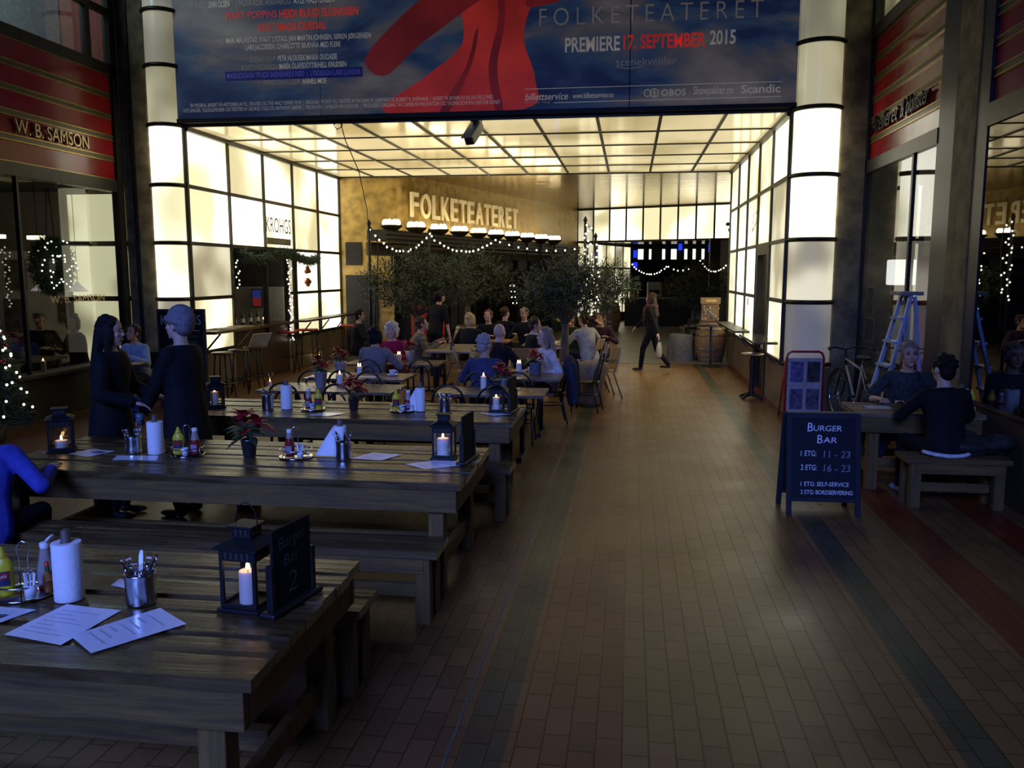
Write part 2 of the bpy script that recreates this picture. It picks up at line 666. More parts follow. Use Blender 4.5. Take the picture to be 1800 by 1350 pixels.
def lit_column(name, cx, cy, r, a0, a1, mats, wall_a):
    fr = MB()
    for z in ZC:
        pts = [(cx + (r + 0.012) * math.cos(a0 + (a1 - a0) * i / 14), cy + (r + 0.012) * math.sin(a0 + (a1 - a0) * i / 14), z) for i in range(15)]
        fr.tube(pts, 0.034, 8)
    for a in (wall_a,):
        fr.bx(cx + r * math.cos(a) - 0.035, cx + r * math.cos(a) + 0.035, cy + r * math.sin(a) - 0.035, cy + r * math.sin(a) + 0.035, 0.68, 7.9)
    o = struct(name, fr, bronze)
    for i in range(len(ZC) - 1):
        p = MB()
        p.lathe([(r, ZC[i] + 0.03), (r, ZC[i + 1] - 0.03)], (cx, cy, 0), 20, 0, False, False, True, None, a0, a1)
        p.build('lamp_panel', mats[i], o)
    b = MB().lathe([(r + 0.03, 0.0), (r + 0.03, 0.68)], (cx, cy, 0), 20, 0, False, False, True, None, a0, a1)
    b.build('plinth', marble, o)
    return o


lit_column('column_left', -7.39, 13.0, 0.27, -PI * 0.85, 0.0, [g_dim, g_bright, g_bright, g_bright, g_upper2, g_upper, g_grey, g_grey], 0.0)
lit_column('column_right', 2.62, 13.0, 0.33, -PI, -PI * 0.15, [g_grey, g_dim, g_bright, g_bright, g_upper2, g_upper, g_upper, g_grey], -PI)

# stone piers beside the columns
struct('pillar_left', MB().bx(-7.97, -7.70, 12.98, 13.3, 0, 8).bx(-7.70, -7.52, 13.1, 13.3, 0, 8).bx(-8.19, -7.97, 13.0, 13.3, 0, 8), stone, bevel=0.02)
struct('pillar_right', MB().bx(2.93, 3.31, 12.9, 13.4, 0, 8).bx(3.31, 4.2, 13.4, 13.6, 0, 8), stone, bevel=0.02)
struct('trim_3', MB().bx(-8.02, -7.97, 12.96, 13.0, 0, 8), blackm)
struct('trim_4', MB().bx(3.30, 3.34, 12.86, 12.92, 0, 8), blackm)

# ================================================================ lit ceiling of the portal
o = MB()
NX, NY = 10, 5
gx = [XL + (XR - XL) * i / NX for i in range(NX + 1)]
for x in gx:
    o.bx(x - 0.024, x + 0.024, Y0, Y1, 4.345, 4.42)
for y in PY:
    o.bx(XL, XR, y - 0.024, y + 0.024, 4.35, 4.41)
ceil_o = struct('ceiling', o, bronze)
for i in range(NX):
    for j in range(NY):
        MB().bx(gx[i] + 0.024, gx[i + 1] - 0.024, PY[j] + 0.024, PY[j + 1] - 0.024, 4.37, 4.385).build('lamp_panel', g_ceil, ceil_o)
struct('trim_5', MB().bx(XL - 0.02, XL + 0.09, 13.0, 20.2, 4.30, 4.44).bx(XR - 0.09, XR + 0.02, 13.0, 20.2, 4.30, 4.44).bx(XL, XR, 20.16, 20.24, 4.34, 4.44), bronze)
struct('ceiling_cover', MB().bx(XL - 0.3, XR + 0.3, 13.0, 20.3, 4.46, 4.6), darkwall)

# ================================================================ gold wall, gold soffit
def gold_pts():
    a = [(-7.14, 20.22), (-5.75, 20.24)]
    for i in range(1, 6):
        t = i / 6.0
        a.append((-5.75 + 0.42 * t, 20.24 + 0.55 * t * t))
    a += [(-5.33, 20.80), (-1.98, 31.9)]
    return a


gp = gold_pts()
mb = MB()
n = len(gp)
vs = [(x, y, 2.95) for x, y in gp] + [(x, y, 4.42) for x, y in gp]
mb.add(vs, [(i, i + 1, i + 1 + n, i + n) for i in range(n - 1)], 0, True)
vs = [(x, y, 0.0) for x, y in gp[:2]] + [(x, y, 2.95) for x, y in gp[:2]]
mb.add(vs, [(0, 1, 3, 2)], 0, False)
vs = [(-2.35, 30.7, 0), (-1.98, 31.9, 0), (-1.98, 31.9, 2.95), (-2.35, 30.7, 2.95)]
mb.add(vs, [(0, 1, 2, 3)], 0, False)
struct('wall_back', mb, gold)
mb = MB().add([(x, y, 4.40) for x, y in gp] + [(4.0, 29.4, 4.40), (4.0, 20.22, 4.40)], [tuple(reversed(range(n + 2)))], 0)
struct('ceiling_back', mb, goldc)
# right side wall of the inner hall
struct('wall_right_back', MB().bx(3.9, 4.1, 20.2, 30.0, 0, 4.4).bx(2.3, 4.0, 20.18, 20.3, 0, 4.4), darkwall)

# dark vent and niche in the gold wall
va = thing('wall_vent', 'black square ventilation grille high in the gold wall beside the lit panels', 'vent', (-6.74, 20.2, 2.52))
MB().bx(-0.20, 0.20, -0.03, 0.0, -0.28, 0.28).build('frame', blackm, va)
sl = MB()
for i in range(9):
    sl.bx(-0.17, 0.17, -0.036, -0.03, -0.25 + i * 0.056, -0.22 + i * 0.056)
sl.build('louvre', blackm, va)
struct('door_1', MB().bx(-6.95, -6.15, 20.15, 20.21, 0, 2.0), blackm)

# ================================================================ dark marquee and theatre entrance along the gold wall
E0, E1 = Vector((-5.33, 20.8, 0)), Vector((-2.35, 30.7, 0))
ed = (E1 - E0).normalized()
en = Vector((ed.y, -ed.x, 0))        # towards the hall


def along(t, off, z):
    return E0 + ed * t + en * off + Vector((0, 0, z))


TL = (E1 - E0).length


def slab(mbx, t0, t1, o0, o1, z0, z1, m=0):
    P = [along(t0, o0, z0), along(t1, o0, z0), along(t1, o1, z0), along(t0, o1, z0)]
    Q = [p + Vector((0, 0, z1 - z0)) for p in P]
    mbx.add(P + Q, [(0, 1, 2, 3), (7, 6, 5, 4), (0, 4, 5, 1), (1, 5, 6, 2), (2, 6, 7, 3), (3, 7, 4, 0)], m)
    return mbx


mq = thing('entrance_canopy', 'long dark slatted canopy over the theatre doors, under the row of torch lamps', 'canopy')
slab(MB(), -2.2, TL, 0.05, 0.55, 2.78, 3.02).build('soffit', blackm, mq)
x = MB()
for i in range(4):
    slab(x, -2.2, TL, 0.56, 0.585, 2.62 + i * 0.1, 2.68 + i * 0.1)
x.build('slat', M('canopy_wood', (0.05, 0.03, 0.016), 0.5), mq)
slab(MB(), -2.2, TL, 0.02, 0.06, 2.45, 2.75).build('fascia', M('canopy_edge', (0.10, 0.075, 0.04), 0.5), mq)

# entrance: dark glass doors with show posters behind
ent = MB()
for i in range(11):
    t = 0.2 + i * (TL - 0.4) / 10
    slab(ent, t - 0.05, t + 0.05, -0.12, 0.03, 0, 2.62)
slab(ent, 0, TL, -0.10, 0.02, 2.02, 2.10)
slab(ent, 0, TL, -0.10, 0.02, 2.56, 2.64)
door = struct('door_2', ent, blackm)
slab(MB(), 0.05, TL - 0.05, -0.05, -0.03, 0, 2.6).build('pane', pane_glass, door)
bk = MB()
slab(bk, -0.1, TL + 0.1, -2.4, -2.3, 0, 3.0)
slab(bk, -0.2, -0.1, -2.4, 0, 0, 3.0)
slab(bk, TL + 0.1, TL + 0.2, -2.4, 0, 0, 3.0)
slab(bk, -0.2, TL + 0.2, -2.4, 0, 2.95, 3.0)
slab(bk, -0.2, TL + 0.2, -2.4, 0, -0.05, 0.0)
struct('wall_foyer', bk, darkwall)

# ================================================================ second portal beyond the hall
BA, BB = Vector((-1.98, 32.0, 0)), Vector((3.42, 29.7, 0))
bd = (BB - BA)
fr = MB()
for i in range(10):
    p = BA + bd * i / 9
    fr.bx(p.x - 0.03, p.x + 0.03, p.y - 0.05, p.y + 0.05, 3.2, 4.40)
for z in (3.2, 4.38):
    fr.beam(BA + Vector((0, 0, z)), BB + Vector((0, 0, z)), 0.07, 0.07)
hdr = struct('wall_back_header', fr, bronze)
for i in range(9):
    a = BA + bd * (i + 0.03) / 9
    b = BA + bd * (i + 0.97) / 9
    z0, z1 = Vector((0, 0, 3.23)), Vector((0, 0, 4.35))
    MB().quad(a + z0, b + z0, b + z1, a + z1).build('lamp_panel', g_dim if i == 0 else (g_mid if i in (1, 7) else g_bright), hdr)
# lit side wall running on from the header
CA, CB = Vector((-1.98, 32.0, 0)), Vector((0.0, 38.0, 0))
cdv = CB - CA
fr = MB()
cz = [0.35, 1.3, 2.25, 3.2]
for i in range(7):
    p = CA + cdv * i / 6
    fr.bx(p.x - 0.03, p.x + 0.03, p.y - 0.03, p.y + 0.03, 0.2, 3.25)
for z in cz:
    fr.beam(CA + Vector((0, 0, z)), CB + Vector((0, 0, z)), 0.07, 0.07)
fr.beam(CA + Vector((0, 0, 0.15)), CB + Vector((0, 0, 0.15)), 0.08, 0.32)
sw = struct('wall_passage', fr, bronze)
for i in range(6):
    for j in range(3):
        a, b = CA + cdv * (i + 0.04) / 6, CA + cdv * (i + 0.96) / 6
        z0, z1 = Vector((0, 0, cz[j] + 0.03)), Vector((0, 0, cz[j + 1] - 0.03))
        MB().quad(a + z0, b + z0, b + z1, a + z1).build('lamp_panel', g_mid if (i + j) % 3 else g_dim, sw)
struct('ceiling_passage', MB().add([(-1.98, 32.0, 3.2), (3.42, 29.7, 3.2), (4.4, 38.0, 3.32), (0, 38.0, 3.32)], [(3, 2, 1, 0)]), goldc)
struct('wall_passage_right', MB().bx(3.5, 3.7, 29.7, 38.0, 0, 3.3), darkwall)
mb = MB().bx(-6, -0.05, 38.0, 38.2, 0, 5)
struct('wall_passage_end', mb, darkwall)
# dark pier and bracketed beam at the edge of the second portal
struct('pillar_back', MB().bx(2.62, 2.95, 29.0, 29.4, 0, 3.2), blackm)
bm = thing('wooden_bracket', 'dark stepped timber bracket jutting out before the lit header', 'bracket', (2.45, 21.6, 0))
x = MB()
for i, (wd, z) in enumerate(((0.62, 3.28), (0.50, 3.14), (0.36, 3.0), (0.24, 2.86))):
    x.bx(-wd / 2 + 0.18, 0.5, -0.12, 0.12, z - 0.07, z)
x.build('step', blackm, bm)
MB().bx(0.18, 0.46, -0.1, 0.1, 0, 2.82).build('post', blackm, bm)

# ================================================================ far court seen through the second portal
far = struct('wall_far', MB().bx(-6, 9, 47.8, 48.0, 0, 9), M('far_facade', (0.05, 0.05, 0.065), 0.7, 0, 0.25, 1.2))
lit = M('far_lit_window', (1, 0.95, 0.8), 0.5, 0, 0.05, 3, em=1.3)
blu = M('far_blue_light', (0.02, 0.06, 1.0), 0.5, 0, 0.2, 3, em=0.9)
WX = [0.55, 1.05, 1.8, 2.35, 3.0, 3.45, 4.0, 4.5, 4.9, 5.35]
for i, x in enumerate(WX):
    wdt = 0.15 if i % 3 == 0 else 0.08
    f = MB()
    f.bx(x - wdt - 0.04, x + wdt + 0.04, 47.70, 47.79, 2.74, 3.42).build('window_frame', blackm, far)
    MB().bx(x - wdt, x + wdt, 47.66, 47.69, 2.80, 3.36).build('pane', lit, far)
for (x0, x1, z0, z1) in ((0.15, 0.38, 2.35, 2.75), (0.15, 0.35, 2.9, 3.3), (1.95, 2.15, 3.1, 3.6), (4.05, 4.35, 3.2, 3.7), (4.62, 4.8, 2.9, 3.6), (5.0, 5.2, 3.1, 3.5), (2.6, 2.8, 3.3, 3.65)):
    MB().bx(x0, x1, 47.72, 47.78, z0, z1).build('blue_light', blu, far)
for z in (1.35, 2.7, 4.5):
    MB().bx(-5, 9, 47.68, 47.79, z - 0.06, z + 0.06).build('beam', blackm, far)
for x in (-0.3, 0.9, 2.05, 4.1, 6.0, 8.0):
    MB().bx(x - 0.1, x + 0.1, 47.6, 47.79, 0, 5.5).build('post', blackm, far)

# ================================================================ shop front on the west side
struct('wall_left', MB().bx(-8.35, -8.2, 3.0, 12.95, 0, 0.62).bx(-8.4, -8.08, 3.0, 12.95, 0.60, 0.66), M('dark_base', (0.05, 0.036, 0.028), 0.6), bevel=0.01)
struct('wall_left_upper', MB().bx(-8.6, -8.3, 3.0, 12.95, 8.2, 8.6), darkwall)
x = MB().bx(-8.33, -8.17, 3.0, 12.95, 3.34, 3.52).bx(-8.36, -8.16, 3.0, 12.95, 5.14, 5.30).bx(-8.28, -8.16, 12.80, 12.95, 0.66, 8.2)
for y in (4.5, 6.5, 8.5, 10.54):
    x.bx(-8.24, -8.18, y - 0.02, y + 0.02, 0.66, 3.34)
struct('window_1', x, bronze)
w1 = bpy.data.objects['window_1']
MB().bx(-8.215, -8.208, 3.0, 12.8, 0.66, 3.34).build('pane', pane_glass, w1)
x = MB().bx(-8.26, -8.18, 3.0, 12.9, 6.05, 6.15)
for y in (6.0, 8.0, 10.0, 12.3):
    x.bx(-8.28, -8.18, y - 0.05, y + 0.05, 5.3, 8.2)
u1 = struct('window_2', x, bronze)
MB().bx(-8.232, -8.224, 3.0, 12.8, 5.3, 8.2).build('pane', pane_glass, u1)
struct('wall_left_room', MB().bx(-9.1, -9.0, 3.0, 12.8, 5.2, 8.3).bx(-9.6, -8.3, 12.95, 13.0, 5.3, 8.3), M('pale_room', (0.55, 0.62, 0.62), 0.7))
struct('wall_left_curtain', MB().bx(-9.1, -8.3, 12.84, 12.93, 5.3, 8.2), M('rust_drape', (0.25, 0.07, 0.05), 0.8))
# room behind the glass
x = MB().bx(-13.5, -13.4, 3, 14.25, 0, 3.5).bx(-13.5, -8.3, 14.15, 14.25, 2.45, 3.5).bx(-13.5, -8.3, 2.9, 3.0, 0, 3.5)
struct('wall_shop_left', x, greywall)
struct('wall_shop_left_low', MB().bx(-13.4, -8.3, 14.1, 14.15, 0, 2.45).bx(-13.4, -13.35, 3, 14.1, 0, 2.45), whitewall)
struct('ceiling_shop_left', MB().bx(-13.5, -8.3, 3.0, 14.25, 3.5, 3.6), darkwall)
struct('floor_shop_left', MB().bx(-13.5, -8.36, 3.0, 14.25, -0.1, 0.0), M('shop_boards', (0.09, 0.055, 0.03), 0.5))
x = MB()
for z in (1.63, 2.53):
    x.bx(-9.25, -8.2, 12.98, 13.06, z - 0.04, z + 0.04)
x.bx(-9.3, -9.22, 12.98, 13.06, 0.4, 3.4)
s1 = struct('wall_shop_left_lit', x, bronze)
for a, b in ((0.5, 1.59), (1.67, 2.49), (2.57, 3.33)):
    MB().bx(-9.22, -8.21, 13.01, 13.03, a, b).build('lamp_panel', g_shop, s1)

# ================================================================ shop fronts on the east side
struct('wall_right', MB().bx(3.35, 3.5, 10.0, 13.4, 0, 0.66).bx(3.31, 3.52, 10.0, 13.4, 0.64, 0.70).bx(3.35, 3.5, 3.0, 8.9, 0, 0.80).bx(3.33, 3.52, 3.0, 8.9, 0.78, 0.83), M('brown_base', (0.085, 0.055, 0.036), 0.55), bevel=0.01)
struct('pillar_right_mid', MB().bx(3.30, 3.7, 8.98, 9.57, 0, 8.2), stone, bevel=0.02)
x = MB().bx(3.31, 3.4, 9.57, 10.05, 0, 8.2).bx(3.31, 3.4, 8.73, 8.98, 0, 8.2)
struct('trim_6', x, M('blue_black_steel', (0.012, 0.014, 0.022), 0.4, 0.4))
x = MB().bx(3.30, 3.42, 10.05, 13.4, 3.46, 3.63).bx(3.29, 3.42, 10.05, 13.4, 5.27, 5.44)
for y in (10.89, 10.07):
    x.bx(3.32, 3.39, y - 0.03, y + 0.03, 0.70, 3.46)
w3 = struct('window_3', x, bronze)
MB().bx(3.340, 3.344, 10.05, 13.38, 0.70, 3.46).build('pane', pane_glass, w3)
x = MB().bx(3.30, 3.42, 3.0, 8.75, 3.42, 3.63).bx(3.29, 3.42, 3.0, 8.75, 5.27, 5.44)
w4 = struct('window_4', x, bronze)
MB().bx(3.322, 3.326, 3.0, 8.73, 0.83, 3.42).build('pane', glass_mat('dark_shop_glass', (0.45, 0.5, 0.6), 1.62, 0.0, 3.0), w4)
x = MB().bx(3.31, 3.40, 10.1, 13.4, 6.2, 6.3)
for y in (10.2, 11.6, 12.9):
    x.bx(3.31, 3.40, y - 0.05, y + 0.05, 5.44, 8.2)
u3 = struct('window_5', x, bronze)
MB().bx(3.355, 3.36, 10.1, 13.38, 5.44, 8.2).build('pane', pane_glass, u3)
MB().bx(3.55, 3.6, 11.3, 13.3, 5.46, 8.0).build('blind', g_shop, u3)
# rooms behind
struct('wall_shop_right', MB().bx(8.0, 8.1, 3, 16.5, 0, 3.7).bx(4.3, 8.0, 16.4, 16.5, 0, 3.7).bx(3.5, 8.0, 9.3, 9.4, 0, 3.7).bx(3.5, 8.0, 3.0, 3.1, 0, 3.7), M('cream_interior', (0.36, 0.31, 0.22), 0.7))
struct('wall_shop_right_red', MB().bx(5.0, 7.95, 16.2, 16.35, 0, 2.35), redwall)
struct('ceiling_shop_right', MB().bx(3.4, 8.1, 3, 16.5, 3.6, 3.7), M('dark_ceiling', (0.08, 0.07, 0.06), 0.7))
struct('floor_shop_right', MB().bx(3.52, 8.1, 3.0, 16.5, -0.1, 0.0), M('shop_boards_pale', (0.16, 0.11, 0.07), 0.5))
x = MB()
for z in (1.63, 2.53):
    x.bx(3.45, 4.3, 13.62, 13.70, z - 0.04, z + 0.04)
x.bx(4.3, 4.38, 13.62, 13.70, 0.3, 3.4)
s2 = struct('wall_shop_right_lit', x, bronze)
for a, b, mt in ((0.5, 1.59, g_grey), (1.67, 2.49, g_shop), (2.57, 3.35, g_mid)):
    MB().bx(3.46, 4.3, 13.605, 13.62, a, b).build('lamp_panel', mt, s2)

# upper blank walls above the shops and the bar recess
struct('wall_bar', MB().bx(-10.4, -10.3, 14.3, 18.0, 0, 2.6).bx(-10.3, -7.2, 17.9, 18.0, 0, 2.6).bx(-10.3, -7.4, 14.3, 14.38, 0, 2.6), darkwall)
struct('ceiling_bar', MB().bx(-10.4, -7.17, 14.3, 18.0, 2.53, 2.6), darkwall)
struct('floor_bar', MB().bx(-10.3, -7.15, 14.4, 17.9, 0.0, 0.02), M('bar_boards', (0.06, 0.04, 0.025), 0.5))
struct('wall_bar_counter', MB().bx(-7.3, -7.12, 14.47, 16.9, 0.0, 1.0).bx(-7.45, -6.98, 14.47, 16.9, 1.0, 1.05), M('bar_wood', (0.05, 0.028, 0.016), 0.4), bevel=0.006)
# ================================================================ the big theatre banner


def banner_material():
    m = bpy.data.materials.new('banner_print')
    m.use_nodes = True
    nt = m.node_tree
    L = nt.links.new
    b = nt.nodes['Principled BSDF']
    tc = nt.nodes.new('ShaderNodeTexCoord')
    mp = nt.nodes.new('ShaderNodeMapping')
    mp.inputs['Scale'].default_value = (0.42, 1, 1.0)
    mp.inputs['Location'].default_value = (2.3, 0, 0.45)
    nz = nt.nodes.new('ShaderNodeTexNoise')
    nz.inputs['Scale'].default_value = 1.25
    nz.inputs['Detail'].default_value = 5
    nz.inputs['Roughness'].default_value = 0.52
    nz.inputs['Distortion'].default_value = 0.5
    rp = nt.nodes.new('ShaderNodeValToRGB')
    e = rp.color_ramp.elements
    cols = [(0.30, (0.012, 0.014, 0.045)), (0.41, (0.014, 0.026, 0.085)), (0.49, (0.030, 0.060, 0.125)), (0.56, (0.095, 0.088, 0.105)), (0.72, (0.21, 0.19, 0.175))]
    for i, (p, c) in enumerate(cols):
        q = e[i] if i < 2 else e.new(p)
        q.position, q.color = p, (*c, 1)
    L(tc.outputs['Object'], mp.inputs['Vector'])
    L(mp.outputs['Vector'], nz.inputs['Vector'])
    L(nz.outputs['Fac'], rp.inputs['Fac'])
    L(rp.outputs['Color'], b.inputs['Base Color'])
    b.inputs['Roughness'].default_value = 0.5
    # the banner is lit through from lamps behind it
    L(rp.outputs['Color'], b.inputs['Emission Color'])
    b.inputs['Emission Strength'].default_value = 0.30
    return m


bb = thing('theatre_banner', 'huge blue cloudy theatre banner with red drapery and printed credits, hung above the lit ceiling', 'banner')
bmat = banner_material()
seams = [-7.16, -4.78, -2.43, -0.06, 2.31]
for i in range(4):
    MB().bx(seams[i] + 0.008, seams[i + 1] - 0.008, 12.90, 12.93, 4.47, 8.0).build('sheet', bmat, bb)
MB().bx(-7.2, 2.36, 12.88, 12.98, 4.40, 4.465).bx(-7.2, -7.16, 12.88, 12.98, 4.4, 8).bx(2.31, 2.36, 12.88, 12.98, 4.4, 8).bx(-7.16, 2.31, 12.935, 12.98, 4.46, 8.0).build('frame', blackm, bb)
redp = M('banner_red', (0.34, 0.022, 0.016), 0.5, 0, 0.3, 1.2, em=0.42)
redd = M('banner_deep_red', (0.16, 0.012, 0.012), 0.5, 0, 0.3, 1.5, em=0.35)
# plain red drapery printed on the sheets: a swag, a fall and a loose end
def print_shape(pts, mat, y, name):
    m_ = MB()
    n_ = len(pts)
    m_.add([(x, y, z) for x, z in pts], [tuple(range(n_))], 0)
    o_ = m_.build(name, mat, bb)
    return o_


def smooth_poly(P, k=6):
    out = []
    n_ = len(P)
    for i in range(n_):
        p0, p1, p2, p3 = [Vector(P[(i + j - 1) % n_]) for j in range(4)]
        for s in range(k):
            t = s / k
            out.append(tuple(0.5 * ((2 * p1) + (p2 - p0) * t + (2 * p0 - 5 * p1 + 4 * p2 - p3) * t * t + (3 * p1 - p0 - 3 * p2 + p3) * t ** 3)))
    return out


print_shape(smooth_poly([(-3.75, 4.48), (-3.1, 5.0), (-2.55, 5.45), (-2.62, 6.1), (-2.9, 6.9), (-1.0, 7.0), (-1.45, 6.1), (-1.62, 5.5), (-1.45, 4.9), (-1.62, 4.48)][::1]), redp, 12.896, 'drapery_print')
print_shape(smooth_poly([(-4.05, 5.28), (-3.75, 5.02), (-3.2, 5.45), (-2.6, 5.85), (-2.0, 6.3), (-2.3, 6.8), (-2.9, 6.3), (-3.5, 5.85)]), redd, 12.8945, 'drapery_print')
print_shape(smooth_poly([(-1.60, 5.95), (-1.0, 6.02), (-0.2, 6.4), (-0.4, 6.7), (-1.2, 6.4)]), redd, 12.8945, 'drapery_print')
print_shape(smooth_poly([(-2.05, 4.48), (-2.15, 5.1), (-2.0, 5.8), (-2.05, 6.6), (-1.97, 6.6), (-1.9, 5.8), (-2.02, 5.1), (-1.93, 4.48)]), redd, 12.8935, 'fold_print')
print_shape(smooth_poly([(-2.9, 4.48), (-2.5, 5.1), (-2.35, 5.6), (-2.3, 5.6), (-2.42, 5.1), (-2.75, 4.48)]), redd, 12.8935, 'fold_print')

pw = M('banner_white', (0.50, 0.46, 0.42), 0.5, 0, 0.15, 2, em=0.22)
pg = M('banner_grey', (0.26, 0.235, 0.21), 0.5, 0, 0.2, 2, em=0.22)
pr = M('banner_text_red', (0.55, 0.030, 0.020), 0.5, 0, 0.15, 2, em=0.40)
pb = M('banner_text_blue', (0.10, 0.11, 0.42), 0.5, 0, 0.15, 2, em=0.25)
UX, UZ = (1, 0, 0), (0, 0, 1)


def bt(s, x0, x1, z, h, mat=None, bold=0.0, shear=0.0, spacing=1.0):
    text(s, 'lettering', mat or pw, bb, (x0, 12.890, z), UX, UZ, x1 - x0, h, 0, shear, bold, True, 0.0, spacing)


bt('REGI', -6.83, -6.58, 6.12, 0.085, pg)
bt('LINN OLSEN', -6.54, -6.19, 6.12, 0.09, pw, 0.02)
bt('| MUSIKALSK ANSVARLIG', -6.08, -5.20, 6.12, 0.085, pg)
bt('ATLE HALSTENSEN', -5.16, -4.51, 6.12, 0.09, pw, 0.02)
bt('MARY POPPINS', -6.26, -5.43, 5.935, 0.105, pr)
bt('HEIDI RUUD ELLINGSEN', -5.39, -4.14, 5.925, 0.115, pr, 0.025)
bt('BERT', -5.73, -5.45, 5.74, 0.11, pr)
bt('MADS OUSDAL', -5.42, -4.65, 5.74, 0.105, pr, 0.025)
bt('MED', -6.45, -6.30, 5.58, 0.075, pg)
bt('MARI MAURSTAD, KNUT LYSTAD, JAN MARTIN JOHNSEN, SØREN JØRGENSEN', -6.27, -3.95, 5.58, 0.078, pw, 0.012)
bt('LARS JACOBSEN, CHARLOTTE BRÆNNA MED FLERE', -5.96, -4.43, 5.47, 0.078, pw, 0.012)
bt('SCENOGRAFI', -5.89, -5.47, 5.29, 0.075, pg)
bt('PETR HLOUSEK/MARIA DUCASSE', -5.44, -4.49, 5.29, 0.08, pw, 0.015)
bt('KOSTYMEDESIGN', -6.03, -5.45, 5.175, 0.072, pg)
bt('MARÍA ÓLAFSDÓTTIR/HELL KNUDSEN', -5.42, -4.35, 5.175, 0.078, pw, 0.015)
MB().bx(-6.31, -4.10, 12.895, 12.897, 5.02, 5.16).build('highlight', M('banner_blue_block', (0.008, 0.010, 0.16), 0.5, 0, 0.2, 3, em=0.2), bb)
bt('MASKEDESIGN TRUDE SNEVE/HEIDI RØD  |  LYSDESIGN LARS LUNDER', -6.28, -4.12, 5.055, 0.078, pb, 0.008)
bt('KOREOGRAFI STEPP', -5.68, -5.09, 4.94, 0.072, pg)
bt('ANNELI MOE', -5.06, -4.67, 4.94, 0.078, pw, 0.015)
bt('EN MUSIKAL BASERT PÅ HISTORIEN AV P.L. TRAVERS OG THE WALT DISNEY FILM  |  ORIGINAL MUSIKK OG TEKSTER AV RICHARD M. SHERMAN OG ROBERT B. SHERMANS  |  BASERT PÅ BOKEN AV JULIAN FELLOWES', -6.91, -2.08, 4.637, 0.058, pw)
bt('NYE SANGER, TILLEGGSMUSIKK OG TEKSTER AV GEORGE STILES OG ANTHONY DREWE  |  MEDSKAPER CAMERON MACKINTOSH  |  PRODUSERT ORIGINALT AV CAMERON MACKINTOSH OG THOMAS SCHUMACHER FOR DISNEY', -7.03, -1.97, 4.562, 0.058, pw)
bt('FOLKETEATERET', -1.39, 1.80, 5.645, 0.255, pg, -0.012, 0, 1.45)
bt('PREMIERE', -1.01, -0.21, 5.27, 0.20, pw, 0.02)
bt('17. SEPTEMBER', -0.16, 1.01, 5.285, 0.19, pr, 0.02)
bt('2015', 1.07, 1.43, 5.305, 0.19, pw, 0.02)
bt('scenekvelder', -0.26, 0.61, 5.05, 0.11, pg, -0.008)
bt('billettservice', -1.60, -0.96, 4.60, 0.10, pw, 0.01, 0.25)
bt('Billettmester  Norge', -1.60, -1.22, 4.555, 0.03, pg)
bt('www.billettservice.no', -0.89, -0.29, 4.61, 0.075, pw, 0.01)
bt('OBOS', 0.40, 0.75, 4.61, 0.09, pw, 0.02, 0, 1.1)
bt('Showpakker.no', 0.86, 1.42, 4.615, 0.115, pw)
bt('Scandic', 1.53, 2.08, 4.615, 0.115, pw, 0.015)
MB().bx(-1.6, 2.10, 12.893, 12.896, 4.757, 4.766).build('rule', pw, bb)
MB().bx(-1.17, 2.10, 12.893, 12.896, 4.552, 4.561).build('rule', pw, bb)
# small round emblem beside OBOS: two outlined houses and a figure
lg = MB()
for cx, r in ((0.20, 0.05), (0.30, 0.062)):
    lg.tube([(cx + r * math.cos(i * PI / 4), 12.892, 4.655 + r * math.sin(i * PI / 4)) for i in range(8)], 0.006, 5, 0, True)
lg.tube([(0.30, 12.892, 4.66), (0.30, 12.892, 4.63), (0.28, 12.892, 4.605)], 0.005, 5)
lg.tube([(0.30, 12.892, 4.63), (0.32, 12.892, 4.605)], 0.005, 5)
lg.tube([(0.27, 12.892, 4.655), (0.33, 12.892, 4.655)], 0.005, 5)
lg.ell((0.30, 12.892, 4.68), (0.012, 0.004, 0.012), 8, 6)
lg.build('emblem', pw, bb)
MB().tube([(-0.26 + 0.4 * t / 10, 12.892, 5.04 - 0.03 * math.sin(PI * t / 10)) for t in range(11)], 0.005, 5).build('underline', pg, bb)

# ================================================================ FOLKETEATERET letters on the gold wall
sg = thing('theatre_sign', 'row of raised cream letters on the gold wall above the torch lamps', 'sign')
lm = M('cream_letter', (0.88, 0.78, 0.54), 0.4, 0, 0.1, 4)
g0, g1 = Vector((-5.36, 20.62, 0)), Vector((-3.50, 26.6, 0))
gd = (Vector((-1.98, 31.9, 0)) - Vector((-5.33, 20.80, 0))).normalized()
gn = Vector((gd.y, -gd.x, 0))
word = 'FOLKETEATERET'
wid = {'F': 0.44, 'O': 0.60, 'L': 0.42, 'K': 0.50, 'E': 0.44, 'T': 0.46, 'A': 0.54, 'R': 0.48}
tot = sum(wid[c] for c in word)
span = 6.35
gap = (span - tot * 0.82) / (len(word) - 1)
t = -0.30
for c in word:
    p = Vector((-5.33, 20.80, 0)) + gd * t + gn * 0.03 + Vector((0, 0, 3.43))
    text(c, 'letter', lm, sg, p, gd, (0, 0, 1), wid[c] * 0.82, 0.60, 0.05, 0, 0.012)
    t += wid[c] * 0.82 + gap

# ================================================================ torch lamps along the canopy
bowl_m = M('bronze_bowl', (0.06, 0.045, 0.022), 0.4, 0.6, 0.2, 6)
torch_g = M('torch_glass', (1.0, 0.84, 0.52), 0.4, 0, 0.05, 5, em=10.0)


